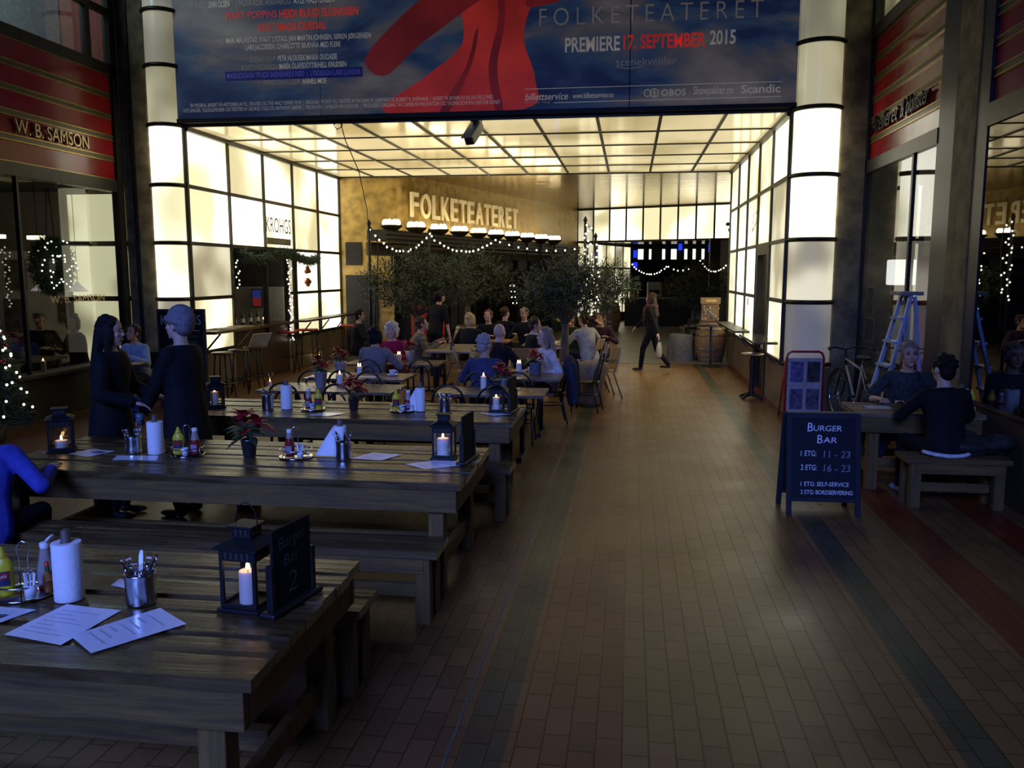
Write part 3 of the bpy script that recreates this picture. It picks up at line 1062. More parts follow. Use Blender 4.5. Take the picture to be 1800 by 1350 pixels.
def make_torch():
    t_ = thing('torch_lamp', '', 'lamp', (0, 0, 0), 0, 'torch lamps over the theatre doors')
    MB().lathe([(0.02, -0.12), (0.05, -0.11), (0.14, -0.06), (0.24, 0.02), (0.27, 0.06), (0.255, 0.065), (0.12, 0.0)], (0, 0, 0), 20).build('bowl', bowl_m, t_)
    g_ = MB()
    for i in range(8):
        a = 2 * PI * i / 8
        g_.ell((0.15 * math.cos(a), 0.15 * math.sin(a), 0.11), (0.065, 0.065, 0.085), 10, 7)
    g_.build('glass_shade', torch_g, t_)
    MB().cyl((0, 0, -0.12), (0, 0, -0.95), 0.022, None, 8).lathe([(0.02, -0.18), (0.05, -0.16), (0.02, -0.13)], n=10).build('stem', blackm, t_)
    return t_


ORD = ['first', 'second', 'third', 'fourth', 'fifth', 'sixth', 'seventh', 'eighth', 'ninth', 'tenth']
tp = make_torch()
for i in range(10):
    a = Vector((-5.42, 18.95, 3.07))
    b = Vector((-2.50, 28.0, 3.07))
    p = a.lerp(b, i / 9)
    lab = f'glowing bronze torch lamp, {ORD[i]} in the row counted from the tall pole'
    if i == 0:
        tp.location = p
        tp['label'] = lab
    else:
        dup(tp, p, i * 0.3, lab)

# ================================================================ fascia signs
def banded_sign(name, label, X, y0, y1, z0, z1, sgn, nb):
    t_ = thing(name, label, 'sign')
    f = MB().bx(X, X - sgn * 0.06, y0, y1, z0, z1)
    f.build('panel', redband, t_)
    h = (z1 - z0) / nb
    g_ = MB()
    for i in range(nb + 1):
        z = z0 + h * i
        if i in (0, nb):
            g_.bx(X, X + sgn * 0.015, y0, y1, z - 0.015, z + 0.015)
        else:
            g_.bx(X, X + sgn * 0.02, y0, y1, z + 0.028, z + 0.045)
            g_.bx(X, X + sgn * 0.02, y0, y1, z - 0.045, z - 0.028)
    g_.build('moulding', brass, t_)
    g2 = MB()
    for i in range(1, nb):
        z = z0 + h * i
        g2.bx(X, X + sgn * 0.008, y0, y1, z - 0.028, z + 0.028)
    g2.build('groove', M('olive_groove', (0.09, 0.075, 0.03), 0.4, 0.4), t_)
    return t_


s1_ = banded_sign('shop_sign', 'red banded fascia with raised letters W. B. SAMSON over the west shop window', -8.2, 3.0, 12.78, 3.52, 5.14, 1, 5)
gl_ = M('gilt_letter', (0.55, 0.42, 0.20), 0.4, 0.5)
text('W. B. SAMSON', 'lettering', gl_, s1_, (-8.18, 10.55, 3.91), (0, 1, 0), (0, 0, 1), 1.55, 0.19, 0.03)
s2_ = banded_sign('shop_sign', 'red banded fascia with dark script lettering over the shop beside the bicycle', 3.35, 10.06, 13.4, 3.63, 5.27, -1, 6)
text('Atelieret', 'lettering', M('dark_script', (0.05, 0.035, 0.02), 0.35, 0.6), s2_, (3.325, 12.7, 3.97), (0, -1, 0), (0, 0, 1), 1.2, 0.23, 0.03, 0.35, -0.005)
text('& blomster', 'lettering', MATS['dark_script'], s2_, (3.325, 11.4, 3.97), (0, -1, 0), (0, 0, 1), 1.0, 0.22, 0.03, 0.35, -0.005)
s3_ = banded_sign('shop_sign', 'dark red banded fascia without letters over the dark window behind the seated pair', 3.35, 3.0, 8.72, 3.63, 5.27, -1, 6)

kp = thing('shop_lettering', 'thin black KROHGS lettering with a grey bar on the lit panel above the bar opening', 'lettering')
kb = M('black_paint', (0.01, 0.01, 0.01), 0.5)
text('KROHGS', 'lettering', kb, kp, (XL + 0.016, 15.98, 2.86), (0, 1, 0), (0, 0, 1), 1.22, 0.30, 0, 0, -0.004)
MB().bx(XL + 0.013, XL + 0.016, 16.0, 17.18, 2.62, 2.75).build('bar', M('grey_paint', (0.16, 0.15, 0.12), 0.5), kp)
text('ATELIER', 'lettering', M('pale_paint', (0.35, 0.33, 0.28), 0.5), kp, (XL + 0.018, 16.3, 2.65), (0, 1, 0), (0, 0, 1), 0.6, 0.07)
lp = thing('shop_lettering', 'black handwritten script on the lit panel over the door with the awning', 'lettering')
text('La', 'lettering', kb, lp, (XR - 0.016, 16.72, 2.80), (0, -1, 0), (0, 0, 1), 0.7, 0.36, 0, 0.45, -0.012, rot=0.25)
rs = thing('door_sticker', 'small red square sticker on the bright panel beside the door', 'sticker', (XR - 0.013, 16.95, 1.5))
MB().bx(-0.004, 0.0, -0.055, 0.055, -0.07, 0.07).build('sheet', M('sticker_red', (0.45, 0.05, 0.03), 0.5), rs)

# oval red sign on the lit passage wall
ov = thing('hanging_sign', 'small oval red sign hanging in front of the far lit side wall', 'sign', (-0.95, 33.6, 1.83), -0.3)
MB().ell((0, 0, 0), (0.19, 0.02, 0.33), 20, 12).build('plate', M('sign_red', (0.35, 0.03, 0.02), 0.5), ov)
MB().bx(-0.14, 0.14, -0.024, -0.018, -0.05, 0.05).build('stripe', M('sign_cream', (0.6, 0.5, 0.4), 0.5), ov)

# ================================================================ camera housing and cables under the banner
sc = thing('security_camera', 'grey surveillance camera hanging below the middle of the banner', 'camera', (-2.39, 13.05, 4.40))
MB().bx(-0.06, 0.06, -0.05, 0.05, -0.06, 0.0).cyl((0, 0, -0.06), (0.0, 0, -0.16), 0.022, None, 10).build('bracket', blackm, sc)
hm = M('camera_grey', (0.22, 0.22, 0.22), 0.45)
Xc = Matrix.Translation((-0.02, -0.02, -0.24)) @ Matrix.Rotation(math.radians(-14), 4, 'Z') @ Matrix.Rotation(math.radians(38), 4, 'X') @ Matrix.Scale(1.35, 4)
MB().box((0, 0.02, 0), (0.11, 0.34, 0.11), 0, 0, Xc).build('housing', hm, sc, bevel=0.012)
MB().box((0, 0.0, 0.062), (0.13, 0.40, 0.012), 0, 0, Xc).build('sun_shield', hm, sc)
MB().box((0, -0.152, 0), (0.095, 0.02, 0.095), 0, 0, Xc).build('lens_window', blackm, sc)
ca = MB().tube([(-4.45, 12.95, 4.42), (-4.47, 12.97, 4.30), (-4.55, 12.97, 4.26), (-4.60, 12.97, 4.33), (-4.50, 12.97, 4.40), (-4.43, 13.0, 4.1), (-4.42, 13.6, 3.7), (-4.8, 15.2, 3.2), (-5.35, 17.0, 2.75), (-5.43, 17.3, 2.7)], 0.008, 6).build('hanging_cable', blackm)
tag(ca, 'thin black cable looping down from the banner edge to the tall pole', 'cable')
# ================================================================ people
SKIN = M('skin', (0.52, 0.30, 0.20), 0.5, 0, 0.06, 9, sss=0.12)
SKIN2 = M('skin_pale', (0.60, 0.38, 0.28), 0.5, 0, 0.06, 9, sss=0.12)
EYE = M('eye_dark', (0.02, 0.016, 0.014), 0.25)
LIP = M('lip', (0.30, 0.09, 0.08), 0.45)


def cloth(name, c, rough=0.85):
    return M('cloth_' + name, c, rough, 0, 0.22, 18, bump=0.25, spec=0.15)


def remesh(o, vox, smooth=4):
    r = o.modifiers.new('skin', 'REMESH')
    r.mode = 'VOXEL'
    r.voxel_size = vox
    r.use_smooth_shade = True
    s = o.modifiers.new('soft', 'SMOOTH')
    s.factor = 0.5
    s.iterations = smooth
    return o


def cap(mb, a, b, r0, r1, n=12):
    a, b = Vector(a), Vector(b)
    mb.tube([a, b], [r0, r1], n)
    mb.ell(a, (r0, r0, r0), n, 8)
    mb.ell(b, (r1, r1, r1), n, 8)


def ik(a, t, l1, l2, pole):
    a, t = Vector(a), Vector(t)
    d = t - a
    L = min(d.length, (l1 + l2) * 0.998)
    L = max(L, abs(l1 - l2) + 0.02)
    d.normalize()
    t = a + d * L
    x = (l1 * l1 - l2 * l2 + L * L) / (2 * L)
    h = math.sqrt(max(0, l1 * l1 - x * x))
    p = Vector(pole)
    p = p - d * p.dot(d)
    if p.length < 1e-4:
        p = Vector((0, -1, 0))
    p.normalize()
    return a + d * x + p * h, t


def person(name, label, loc, yaw, pelvis=0.91, lean=0.0, side=0.0, hands=None, feet=None, head=(0.0, 0.0), top=None, legs=None, hair=None,
           style='short', coat=0.0, sleeve=1.0, vox=0.009, k=1.0, skin=None, shoe=None, detail=False, slim=1.0, cat='person', collar=None,
           curl=0.5, legs_on=True, pole_out=0.6):
    """local frame: looks along +Y, z up, origin on the ground below the pelvis"""
    T = thing(name, label, cat, loc, yaw)
    skin = skin or SKIN
    shoe = shoe or cloth('shoe_black', (0.02, 0.02, 0.02), 0.5)
    P = Vector((0, 0, pelvis))
    ln, sd = math.radians(lean), math.radians(side)
    up = Vector((math.sin(sd), math.sin(ln), math.cos(ln) * math.cos(sd))).normalized()
    rt = Vector((1, 0, 0))
    rt = (rt - up * rt.dot(up)).normalized()
    fw = up.cross(rt)
    B = Matrix((rt, fw, up)).transposed().to_4x4()

    def tp(x, y, z):
        return P + rt * x * k + fw * y * k + up * z * k
    neck = tp(0, -0.005, 0.52)
    hy, hp = math.radians(head[0]), math.radians(head[1])
    HB = Matrix.Rotation(hy, 4, 'Z') @ Matrix.Rotation(-hp, 4, 'X')
    HC = neck + Vector((0, math.sin(ln) * 0.05 + 0.02, 0.165)) * k

    def hpnt(x, y, z):
        return HC + HB @ (Vector((x, y, z)) * k)

    def torso(mb, inf, z0=-0.10, z1=0.54, wide=1.0):
        rows = [(-0.12, 0.13, 0.10), (-0.06, 0.165, 0.118), (0.02, 0.168, 0.118), (0.12, 0.148 * slim, 0.105), (0.20, 0.142 * slim, 0.103), (0.32, 0.162, 0.115), (0.42, 0.170, 0.108),
                (0.475, 0.150, 0.088), (0.52, 0.075, 0.065), (0.555, 0.055, 0.055)]
        rows = [r for r in rows if z0 <= r[0] <= z1]
        n = 18
        vs, fs = [], []
        for z, rx, ry in rows:
            for j in range(n):
                a = 2 * PI * j / n
                vs.append(tp(math.cos(a) * (rx + inf) * wide, math.sin(a) * (ry + inf), z))
        for i in range(len(rows) - 1):
            for j in range(n):
                p, q = i * n, (i + 1) * n
                fs.append((p + j, p + (j + 1) % n, q + (j + 1) % n, q + j))
        fs.append(tuple(reversed(range(n))))
        fs.append(tuple((len(rows) - 1) * n + j for j in range(n)))
        mb.add(vs, fs, 0, True)
        for s in (-1, 1):
            mb.ell(tp(s * 0.150, 0, 0.442), [(0.064 + min(inf, 0.02) * 0.7) * k] * 3, 12, 8)

    # joints
    sh = {s: tp(s * 0.175, 0, 0.45) for s in (-1, 1)}
    hips = {s: P + Vector((s * 0.092 * k, 0, -0.01)) for s in (-1, 1)}
    if hands is None:
        hands = {-1: (-0.24, 0.05, pelvis - 0.16), 1: (0.24, 0.05, pelvis - 0.16)}
    if feet is None:
        feet = {-1: (-0.11, 0.02, 0.07), 1: (0.11, 0.02, 0.07)}
    arms, lg = {}, {}
    for s in (-1, 1):
        e, h = ik(sh[s], hands[s], 0.285 * k, 0.255 * k, (s * pole_out, -0.5, -0.55))
        arms[s] = (sh[s], e, h)
        kn, f = ik(hips[s], feet[s], 0.43 * k, 0.42 * k, (s * 0.12, 1, 0.25))
        lg[s] = (hips[s], kn, f)

    # body
    b = MB()
    torso(b, 0.0)
    cap(b, neck - up * 0.03, HC + Vector((0, -0.01, -0.05)), 0.056 * k, 0.052 * k)
    b.ell(hpnt(0, -0.012, 0.025), (0.076 * k, 0.094 * k, 0.098 * k), 18, 12, 0, HB)
    b.ell(hpnt(0, 0.030, -0.050), (0.058 * k, 0.060 * k, 0.072 * k), 16, 10, 0, HB)
    b.ell(hpnt(0, 0.062, -0.105), (0.026 * k, 0.022 * k, 0.018 * k), 12, 8, 0, HB)
    cap(b, hpnt(0, 0.080, 0.010), hpnt(0, 0.098, -0.028), 0.010 * k, 0.0145 * k, 10)
    for s in (-1, 1):
        b.ell(hpnt(s * 0.078, -0.008, -0.015), (0.014 * k, 0.022 * k, 0.034 * k), 10, 8, 0, HB)
        b.ell(hpnt(s * 0.036, 0.060, -0.028), (0.028 * k, 0.024 * k, 0.024 * k), 10, 8, 0, HB)
        a0, e, h = arms[s]
        cap(b, a0, e, 0.047 * k, 0.038 * k)
        cap(b, e, h, 0.038 * k, 0.026 * k)
        # hand: palm, four fingers, thumb
        d = (h - e).normalized()
        sidev = d.cross(Vector((0, 0, 1)))
        if sidev.length < 0.3:
            sidev = d.cross(Vector((0, 1, 0)))
        sidev.normalize()
        nrm = sidev.cross(d).normalized()
        if nrm.z > 0:
            nrm = -nrm
        pc = h + d * 0.055 * k
        X = Matrix((d, sidev, nrm)).transposed().to_4x4()
        b.ell(pc, (0.056 * k, 0.043 * k, 0.017 * k), 12, 8, 0, X)
        for q, ln_ in enumerate((0.062, 0.074, 0.070, 0.054)):
            f0 = h + (d * 0.092 + sidev * (q - 1.5) * 0.021) * k
            d1 = (d + nrm * curl * 0.6 + sidev * (q - 1.5) * 0.06).normalized()
            f1 = f0 + d1 * ln_ * 0.55 * k
            d2 = (d1 + nrm * curl * 1.3).normalized()
            f2 = f1 + d2 * ln_ * 0.5 * k
            cap(b, f0, f1, 0.0095 * k, 0.0088 * k, 8)
            cap(b, f1, f2, 0.0088 * k, 0.0075 * k, 8)
        tb = h + (d * 0.032 - sidev * s * 0.034) * k
        t1 = tb + (d * 0.6 - sidev * s * 0.65 + nrm * 0.3).normalized() * 0.035 * k
        cap(b, tb, t1, 0.0125 * k, 0.0105 * k, 8)
        cap(b, t1, t1 + (d - sidev * s * 0.15 + nrm * 0.4).normalized() * 0.03 * k, 0.0105 * k, 0.0085 * k, 8)
        hp0, kn, f = lg[s]
        if legs_on:
            cap(b, hp0, kn, 0.078 * k, 0.054 * k)
            cap(b, kn, f, 0.050 * k, 0.036 * k)
            cap(b, f + Vector((0, -0.01, -0.03)), f + Vector((0, 0.12, -0.045)), 0.03 * k, 0.024 * k)
    remesh(b.build('body', skin, T), vox, 3)

    # clothes
    if top:
        g = MB()
        torso(g, 0.020 if not coat else 0.034, -0.13, 0.53 if style != 'vneck' else 0.50)
        for s in (-1, 1):
            a0, e, h = arms[s]
            inf = 0.014 if not coat else 0.022
            cap(g, a0, e, 0.047 * k + inf, 0.040 * k + inf)
            if sleeve >= 1.0:
                cap(g, e, h - (h - e).normalized() * 0.02, 0.040 * k + inf, 0.030 * k + inf)
            elif sleeve > 0.5:
                q = e.lerp(h, (sleeve - 0.5) * 2 * 0.9)
                cap(g, e, q, 0.040 * k + inf, 0.036 * k + inf)
        if coat > 0:
            n = 18
            vs, fs = [], []
            for i in range(7):
                t_ = i / 6
                for j in range(n):
                    a = 2 * PI * j / n
                    vs.append(Vector((math.cos(a) * (0.20 + 0.045 * t_), math.sin(a) * (0.152 + 0.05 * t_), pelvis + 0.03 - coat * t_)))
            for i in range(6):
                for j in range(n):
                    p, q = i * n, (i + 1) * n
                    fs.append((p + (j + 1) % n, p + j, q + j, q + (j + 1) % n))
            fs.append(tuple(range(n)))
            fs.append(tuple(reversed([6 * n + j for j in range(n)])))
            g.add(vs, fs, 0, True)
        remesh(g.build('coat' if coat else 'jumper', top, T), vox * 1.25, 4)
    if legs and legs_on:
        g = MB()
        g.ell(P + Vector((0, 0, -0.02)), (0.178 * k, 0.130 * k, 0.12 * k), 16, 10)
        for s in (-1, 1):
            hp0, kn, f = lg[s]
            cap(g, hp0, kn, 0.094 * k, 0.066 * k)
            cap(g, kn, f + Vector((0, 0, 0.02)), 0.064 * k, 0.050 * k)
        remesh(g.build('trousers', legs, T), vox * 1.25, 4)
        for s in (-1, 1):
            f = lg[s][2]
            g = MB()
            d = Vector((0, 1, 0))
            g.ell(f + Vector((0, 0.0, -0.025)), (0.043 * k, 0.055 * k, 0.045 * k), 12, 8)
            g.ell(f + d * 0.095 + Vector((0, 0, -0.040)), (0.043 * k, 0.10 * k, 0.030 * k), 12, 8)
            remesh(g.build('shoe', shoe, T), 0.010, 2)
    if collar:
        MB().lathe([(0.062, -0.02), (0.082, 0.0), (0.066, 0.035), (0.058, 0.03)], (0, 0, 0), 16, 0, False, False, True, Matrix.Translation(neck + Vector((0, 0, -0.005))) @ B).build('collar', collar, T)
    # hair
    if hair and style != 'bald':
        g = MB()
        g.ell(hpnt(0, -0.022, 0.036), (0.083 * k, 0.096 * k, 0.095 * k), 18, 12, 0, HB)
        r2_ = random.Random(len(label))
        for i in range(26):
            a, q = r2_.uniform(0, 2 * PI), r2_.uniform(-0.2, 1)
            c_ = math.sqrt(max(0.0, 1 - q * q))
            if math.sin(a) * c_ > 0.55 and q < 0.45:
                continue
            g.ell(hpnt(math.cos(a) * 0.078 * c_, math.sin(a) * 0.09 * c_ - 0.022, 0.036 + 0.09 * q), (0.026 * k, 0.026 * k, 0.020 * k), 8, 6, 0, HB)
        if style in ('short', 'vneck'):
            g.ell(hpnt(0, -0.055, -0.02), (0.072 * k, 0.056 * k, 0.085 * k), 14, 10, 0, HB)
            for s in (-1, 1):
                g.ell(hpnt(s * 0.074, 0.012, 0.012), (0.012 * k, 0.026 * k, 0.04 * k), 8, 6, 0, HB)
        if style in ('bob', 'curly', 'long'):
            g.ell(hpnt(0, -0.050, -0.03), (0.092 * k, 0.066 * k, 0.105 * k), 14, 10, 0, HB)
            for s in (-1, 1):
                g.ell(hpnt(s * 0.080, -0.005, -0.03), (0.026 * k, 0.055 * k, 0.10 * k), 12, 8, 0, HB)
        if style == 'curly':
            r_ = random.Random(5)
            for i in range(34):
                a, q = r_.uniform(0, 2 * PI), r_.uniform(-0.5, 1)
                x, y, z = math.cos(a) * 0.10 * math.sqrt(max(0.1, 1 - q * q)), math.sin(a) * 0.10 * math.sqrt(max(0.1, 1 - q * q)) - 0.03, 0.02 + 0.105 * q
                if y > 0.045 and z < 0.06:
                    continue
                rr = r_.uniform(0.022, 0.034) * k
                g.ell(hpnt(x, y, z), (rr, rr, rr), 8, 6)
        if style == 'long':
            for x0 in (-0.055, 0.0, 0.055):
                cap(g, hpnt(x0, -0.072, 0.0), neck + rt * x0 * 1.5 - fw * 0.105 - up * 0.20, 0.045 * k, 0.030 * k)
            for s in (-1, 1):
                cap(g, hpnt(s * 0.082, -0.01, -0.02), neck + rt * s * 0.095 + fw * 0.035 - up * 0.16, 0.028 * k, 0.022 * k)
        if style == 'bun':
            g.ell(hpnt(0, -0.125, 0.05), (0.04 * k, 0.035 * k, 0.04 * k), 12, 8, 0, HB)
            g.ell(hpnt(0, -0.055, -0.015), (0.07 * k, 0.05 * k, 0.06 * k), 12, 8, 0, HB)
        if style == 'hood':
            g.ell(hpnt(0, -0.032, 0.055), (0.102 * k, 0.116 * k, 0.112 * k), 16, 10, 0, HB)
            g.ell(hpnt(0, -0.06, -0.01), (0.092 * k, 0.075 * k, 0.085 * k), 16, 10, 0, HB)
            for i in range(22):
                a = 2 * PI * i / 22
                g.ell(hpnt(0.094 * math.cos(a), -0.02 + 0.106 * math.sin(a), 0.03 + 0.02 * math.sin(a)), (0.02 * k, 0.02 * k, 0.026 * k), 8, 6, 0, HB)
        if style == 'cap':
            g.ell(hpnt(0, 0.05, 0.075), (0.085 * k, 0.085 * k, 0.028 * k), 14, 8, 0, HB)
        remesh(g.build('hat' if style in ('hood', 'cap') else 'hair', hair, T), min(vox, 0.008), 2)
    # face
    for s in (-1, 1):
        MB().ell(hpnt(s * 0.031, 0.081, 0.006), (0.013 * k, 0.008 * k, 0.007 * k), 10, 6, 0, HB).build('eye', EYE, T)
        if detail:
            MB().ell(hpnt(s * 0.032, 0.088, 0.028), (0.019 * k, 0.007 * k, 0.0045 * k), 10, 6, 0, HB).build('eyebrow', hair or EYE, T)
    MB().ell(hpnt(0, 0.0905, -0.066), (0.023 * k, 0.007 * k, 0.007 * k), 12, 6, 0, HB).build('mouth', LIP, T)
    return T


def sit_feet(dx=0.12, fwd=0.40, z=0.07):
    return {-1: (-dx, fwd, z), 1: (dx, fwd, z)}
# ================================================================ picnic tables and benches


def plank_wood(name, c, rough, axis='x'):
    m = bpy.data.materials.new(name)
    m.use_nodes = True
    nt = m.node_tree
    L = nt.links.new
    b = nt.nodes['Principled BSDF']
    tc = nt.nodes.new('ShaderNodeTexCoord')
    mp = nt.nodes.new('ShaderNodeMapping')
    mp.inputs['Scale'].default_value = {'x': (0.7, 9, 9), 'y': (9, 0.7, 9), 'z': (9, 9, 0.7)}[axis]
    nz = nt.nodes.new('ShaderNodeTexNoise')
    nz.inputs['Scale'].default_value = 2.6
    nz.inputs['Detail'].default_value = 7
    nz.inputs['Roughness'].default_value = 0.62
    nz.inputs['Distortion'].default_value = 0.6
    rp = nt.nodes.new('ShaderNodeValToRGB')
    rp.color_ramp.elements[0].position, rp.color_ramp.elements[1].position = 0.32, 0.70
    rp.color_ramp.elements[0].color = (*[x * 0.45 for x in c], 1)
    rp.color_ramp.elements[1].color = (*[x * 1.5 for x in c], 1)
    L(tc.outputs['Object'], mp.inputs['Vector'])
    L(mp.outputs['Vector'], nz.inputs['Vector'])
    L(nz.outputs['Fac'], rp.inputs['Fac'])
    L(rp.outputs['Color'], b.inputs['Base Color'])
    mr = nt.nodes.new('ShaderNodeMapRange')
    mr.inputs['From Min'].default_value, mr.inputs['From Max'].default_value = 0.35, 0.65
    mr.inputs['To Min'].default_value, mr.inputs['To Max'].default_value = rough - 0.10, rough + 0.16
    L(nz.outputs['Fac'], mr.inputs['Value'])
    L(mr.outputs['Result'], b.inputs['Roughness'])
    bp = nt.nodes.new('ShaderNodeBump')
    bp.inputs['Strength'].default_value = 0.35
    bp.inputs['Distance'].default_value = 0.012
    L(nz.outputs['Fac'], bp.inputs['Height'])
    L(bp.outputs['Normal'], b.inputs['Normal'])
    return m


top_w = plank_wood('stained_plank', (0.084, 0.050, 0.018), 0.27)
frame_w = plank_wood('stained_beam', (0.125, 0.070, 0.017), 0.8)
leg_w = plank_wood('stained_leg', (0.125, 0.070, 0.018), 0.8, 'z')
pale_w = plank_wood('pale_plank', (0.22, 0.14, 0.075), 0.45)


def boards(mb, x0, x1, y0, y1, z0, z1, n, seed=1):
    r = random.Random(seed)
    w_ = (y1 - y0) / n
    for i in range(n):
        dz = r.uniform(-0.003, 0.003)
        dx0, dx1 = r.uniform(-0.005, 0.005), r.uniform(-0.005, 0.005)
        a, b = y0 + i * w_ + 0.0025, y0 + (i + 1) * w_ - 0.0025
        # slightly cupped board
        k = 5
        vs, fs = [], []
        for e, x in enumerate((x0 + dx0, x1 + dx1)):
            for j in range(k):
                t = j / (k - 1)
                vs.append((x, a + (b - a) * t, z1 + dz - 0.004 * (2 * t - 1) ** 2 * (1 if i % 2 else -1) - (0.004 if j in (0, k - 1) else 0)))
            for j in range(k):
                t = 1 - j / (k - 1)
                vs.append((x, a + (b - a) * t, z0))
        q = 2 * k
        fs = [tuple(reversed(range(q))), tuple(range(q, 2 * q))] + [(j, (j + 1) % q, (j + 1) % q + q, j + q) for j in range(q)]
        mb.add(vs, [f[::-1] for f in fs], 0)
    return mb


def picnic_table(label, x0, x1, y0, y1, seed, top=top_w, h=0.75):
    L, Wd = x1 - x0, y1 - y0
    t = thing('picnic_table', label, 'table', ((x0 + x1) / 2, (y0 + y1) / 2, 0), 0, 'long plank tables')
    hx, hy = L / 2, Wd / 2
    boards(MB(), -hx, hx, -hy, hy, h - 0.045, h, 7, seed).build('tabletop', top, t)
    for s in (-1, 1):
        MB().bx(-hx + 0.03, hx - 0.03, s * (hy - 0.03) - 0.02, s * (hy - 0.03) + 0.02, h - 0.19, h - 0.046).build('apron', frame_w, t, bevel=0.004)
        MB().bx(s * (hx - 0.05) - 0.02, s * (hx - 0.05) + 0.02, -hy + 0.055, hy - 0.055, h - 0.19, h - 0.046).build('apron', leg_w, t, bevel=0.004)
    for sx in (-1, 1):
        for sy in (-1, 1):
            MB().bx(sx * (hx - 0.17) - 0.05, sx * (hx - 0.17) + 0.05, sy * (hy - 0.10) - 0.05, sy * (hy - 0.10) + 0.05, 0, h - 0.05).build('leg', leg_w, t, bevel=0.006)
        MB().bx(sx * (hx - 0.17) - 0.022, sx * (hx - 0.17) + 0.022, -hy + 0.15, hy - 0.15, 0.14, 0.24).build('stretcher', leg_w, t, bevel=0.004)
    MB().bx(-hx + 0.2, hx - 0.2, -0.03, 0.03, 0.16, 0.25).build('foot_rail', frame_w, t, bevel=0.004)
    return t


def bench(label, x0, x1, y0, y1, seed, mat=top_w, h=0.45, group='plank benches'):
    L, Wd = x1 - x0, y1 - y0
    t = thing('plank_bench', label, 'bench', ((x0 + x1) / 2, (y0 + y1) / 2, 0), 0, group)
    hx, hy = L / 2, Wd / 2
    boards(MB(), -hx, hx, -hy, hy, h - 0.045, h, 2, seed).build('seat', mat, t)
    for s in (-1, 1):
        MB().bx(-hx + 0.08, hx - 0.08, s * (hy - 0.03) - 0.018, s * (hy - 0.03) + 0.018, h - 0.14, h - 0.046).build('apron', frame_w, t, bevel=0.004)
    for sx in (-1, 1):
        for sy in (-1, 1):
            MB().bx(sx * (hx - 0.09) - 0.045, sx * (hx - 0.09) + 0.045, sy * (hy - 0.06) - 0.04, sy * (hy - 0.06) + 0.04, 0, h - 0.046).build('leg', leg_w, t, bevel=0.005)
    MB().bx(-hx + 0.1, hx - 0.1, -0.02, 0.02, 0.12, 0.20).build('stretcher', frame_w, t, bevel=0.004)
    return t


picnic_table('dark plank table with the chalk number board 2 and three white sheets on it', -4.45, -1.19, 2.42, 3.56, 1)
picnic_table('second dark plank table, with a lantern at each end, behind the one with board 2', -4.30, -1.02, 5.00, 6.12, 2)
picnic_table('third dark plank table, two people standing at its end, before the bentwood chairs', -4.25, -1.00, 7.20, 8.22, 3)
bench('dark plank bench tucked behind the table with board 2', -4.3, -1.25, 3.70, 4.02, 4)
bench('long dark plank bench carrying the blue shirted person', -4.3, -1.08, 4.58, 4.90, 5)
bench('dark plank bench between the second and the third plank tables', -3.4, -0.95, 6.70, 7.04, 6)
bench('dark plank bench between the third plank table and the bentwood chairs', -3.7, -1.15, 8.30, 8.62, 7)

t4 = picnic_table('plank table by the dark shop window with two people facing each other across it', 2.14, 3.28, 8.18, 8.86, 8, top=plank_wood('honey_plank', (0.17, 0.105, 0.055), 0.36))
bench('plank bench carrying the person in black with a white shirt hem', 2.42, 3.29, 7.60, 7.94, 9, frame_w)
bench('pale plank bench on the pillar side of the table by the dark shop window', 2.2, 3.27, 9.10, 9.43, 10, pale_w)

# ================================================================ cafe tables, chairs, stools
cafe_top = M('walnut_laminate', (0.125, 0.085, 0.05), 0.28, 0, 0.2, 5, stretch=(1, 6, 6), rvar=0.05)


def cafe_table(label, x0, x1, y0, y1, top=None, h=0.745):
    L, Wd = x1 - x0, y1 - y0
    t = thing('cafe_table', label, 'table', ((x0 + x1) / 2, (y0 + y1) / 2, 0), 0, 'small brown cafe tables')
    MB().bx(-L / 2, L / 2, -Wd / 2, Wd / 2, h - 0.032, h).build('tabletop', top or cafe_top, t, bevel=0.005)
    for s in (-1, 1):
        p = MB()
        p.cyl((s * L * 0.28, 0, 0.05), (s * L * 0.28, 0, h - 0.034), 0.028, None, 10)
        p.build('pedestal', blackm, t)
        p = MB()
        p.bx(s * L * 0.28 - 0.03, s * L * 0.28 + 0.03, -Wd * 0.42, Wd * 0.42, 0.0, 0.05)
        p.build('foot', blackm, t, bevel=0.006)
        MB().bx(s * L * 0.28 - 0.03, s * L * 0.28 + 0.03, -Wd * 0.38, Wd * 0.38, h - 0.06, h - 0.034).build('top_plate', blackm, t)
    return t


cafe_table('brown cafe table behind the plank table, with one candle and a potted poinsettia', -4.15, -2.58, 8.88, 9.58)
cafe_table('brown cafe table at the aisle side with candle and wide white pot', -2.12, -0.90, 8.88, 9.52)
cafe_table('brown cafe table with a white coffee cup and saucer', -4.05, -2.75, 10.0, 10.68)
cafe_table('brown cafe table before the woman in the white top', -2.05, -0.84, 10.30, 11.0)
cafe_table('brown cafe table between the grey sweater and the pink top', -4.1, -2.72, 11.7, 12.4)
cafe_table('long pale cafe table before the bearded man', -3.42, -2.60, 13.8, 15.3, M('pale_laminate', (0.30, 0.24, 0.16), 0.32))
cafe_table('pale cafe table by the olive trunk with a paper cup', -1.95, -1.15, 15.3, 16.4, MATS['pale_laminate'])
cafe_table('cafe table between the blonde woman in black and the man opposite', -3.2, -2.3, 15.95, 16.6, M('orange_wood', (0.28, 0.13, 0.04), 0.4))

bent = M('bentwood_black', (0.014, 0.012, 0.011), 0.32, 0, 0.3, 8)
seat_m = M('bentwood_seat', (0.05, 0.028, 0.016), 0.35)


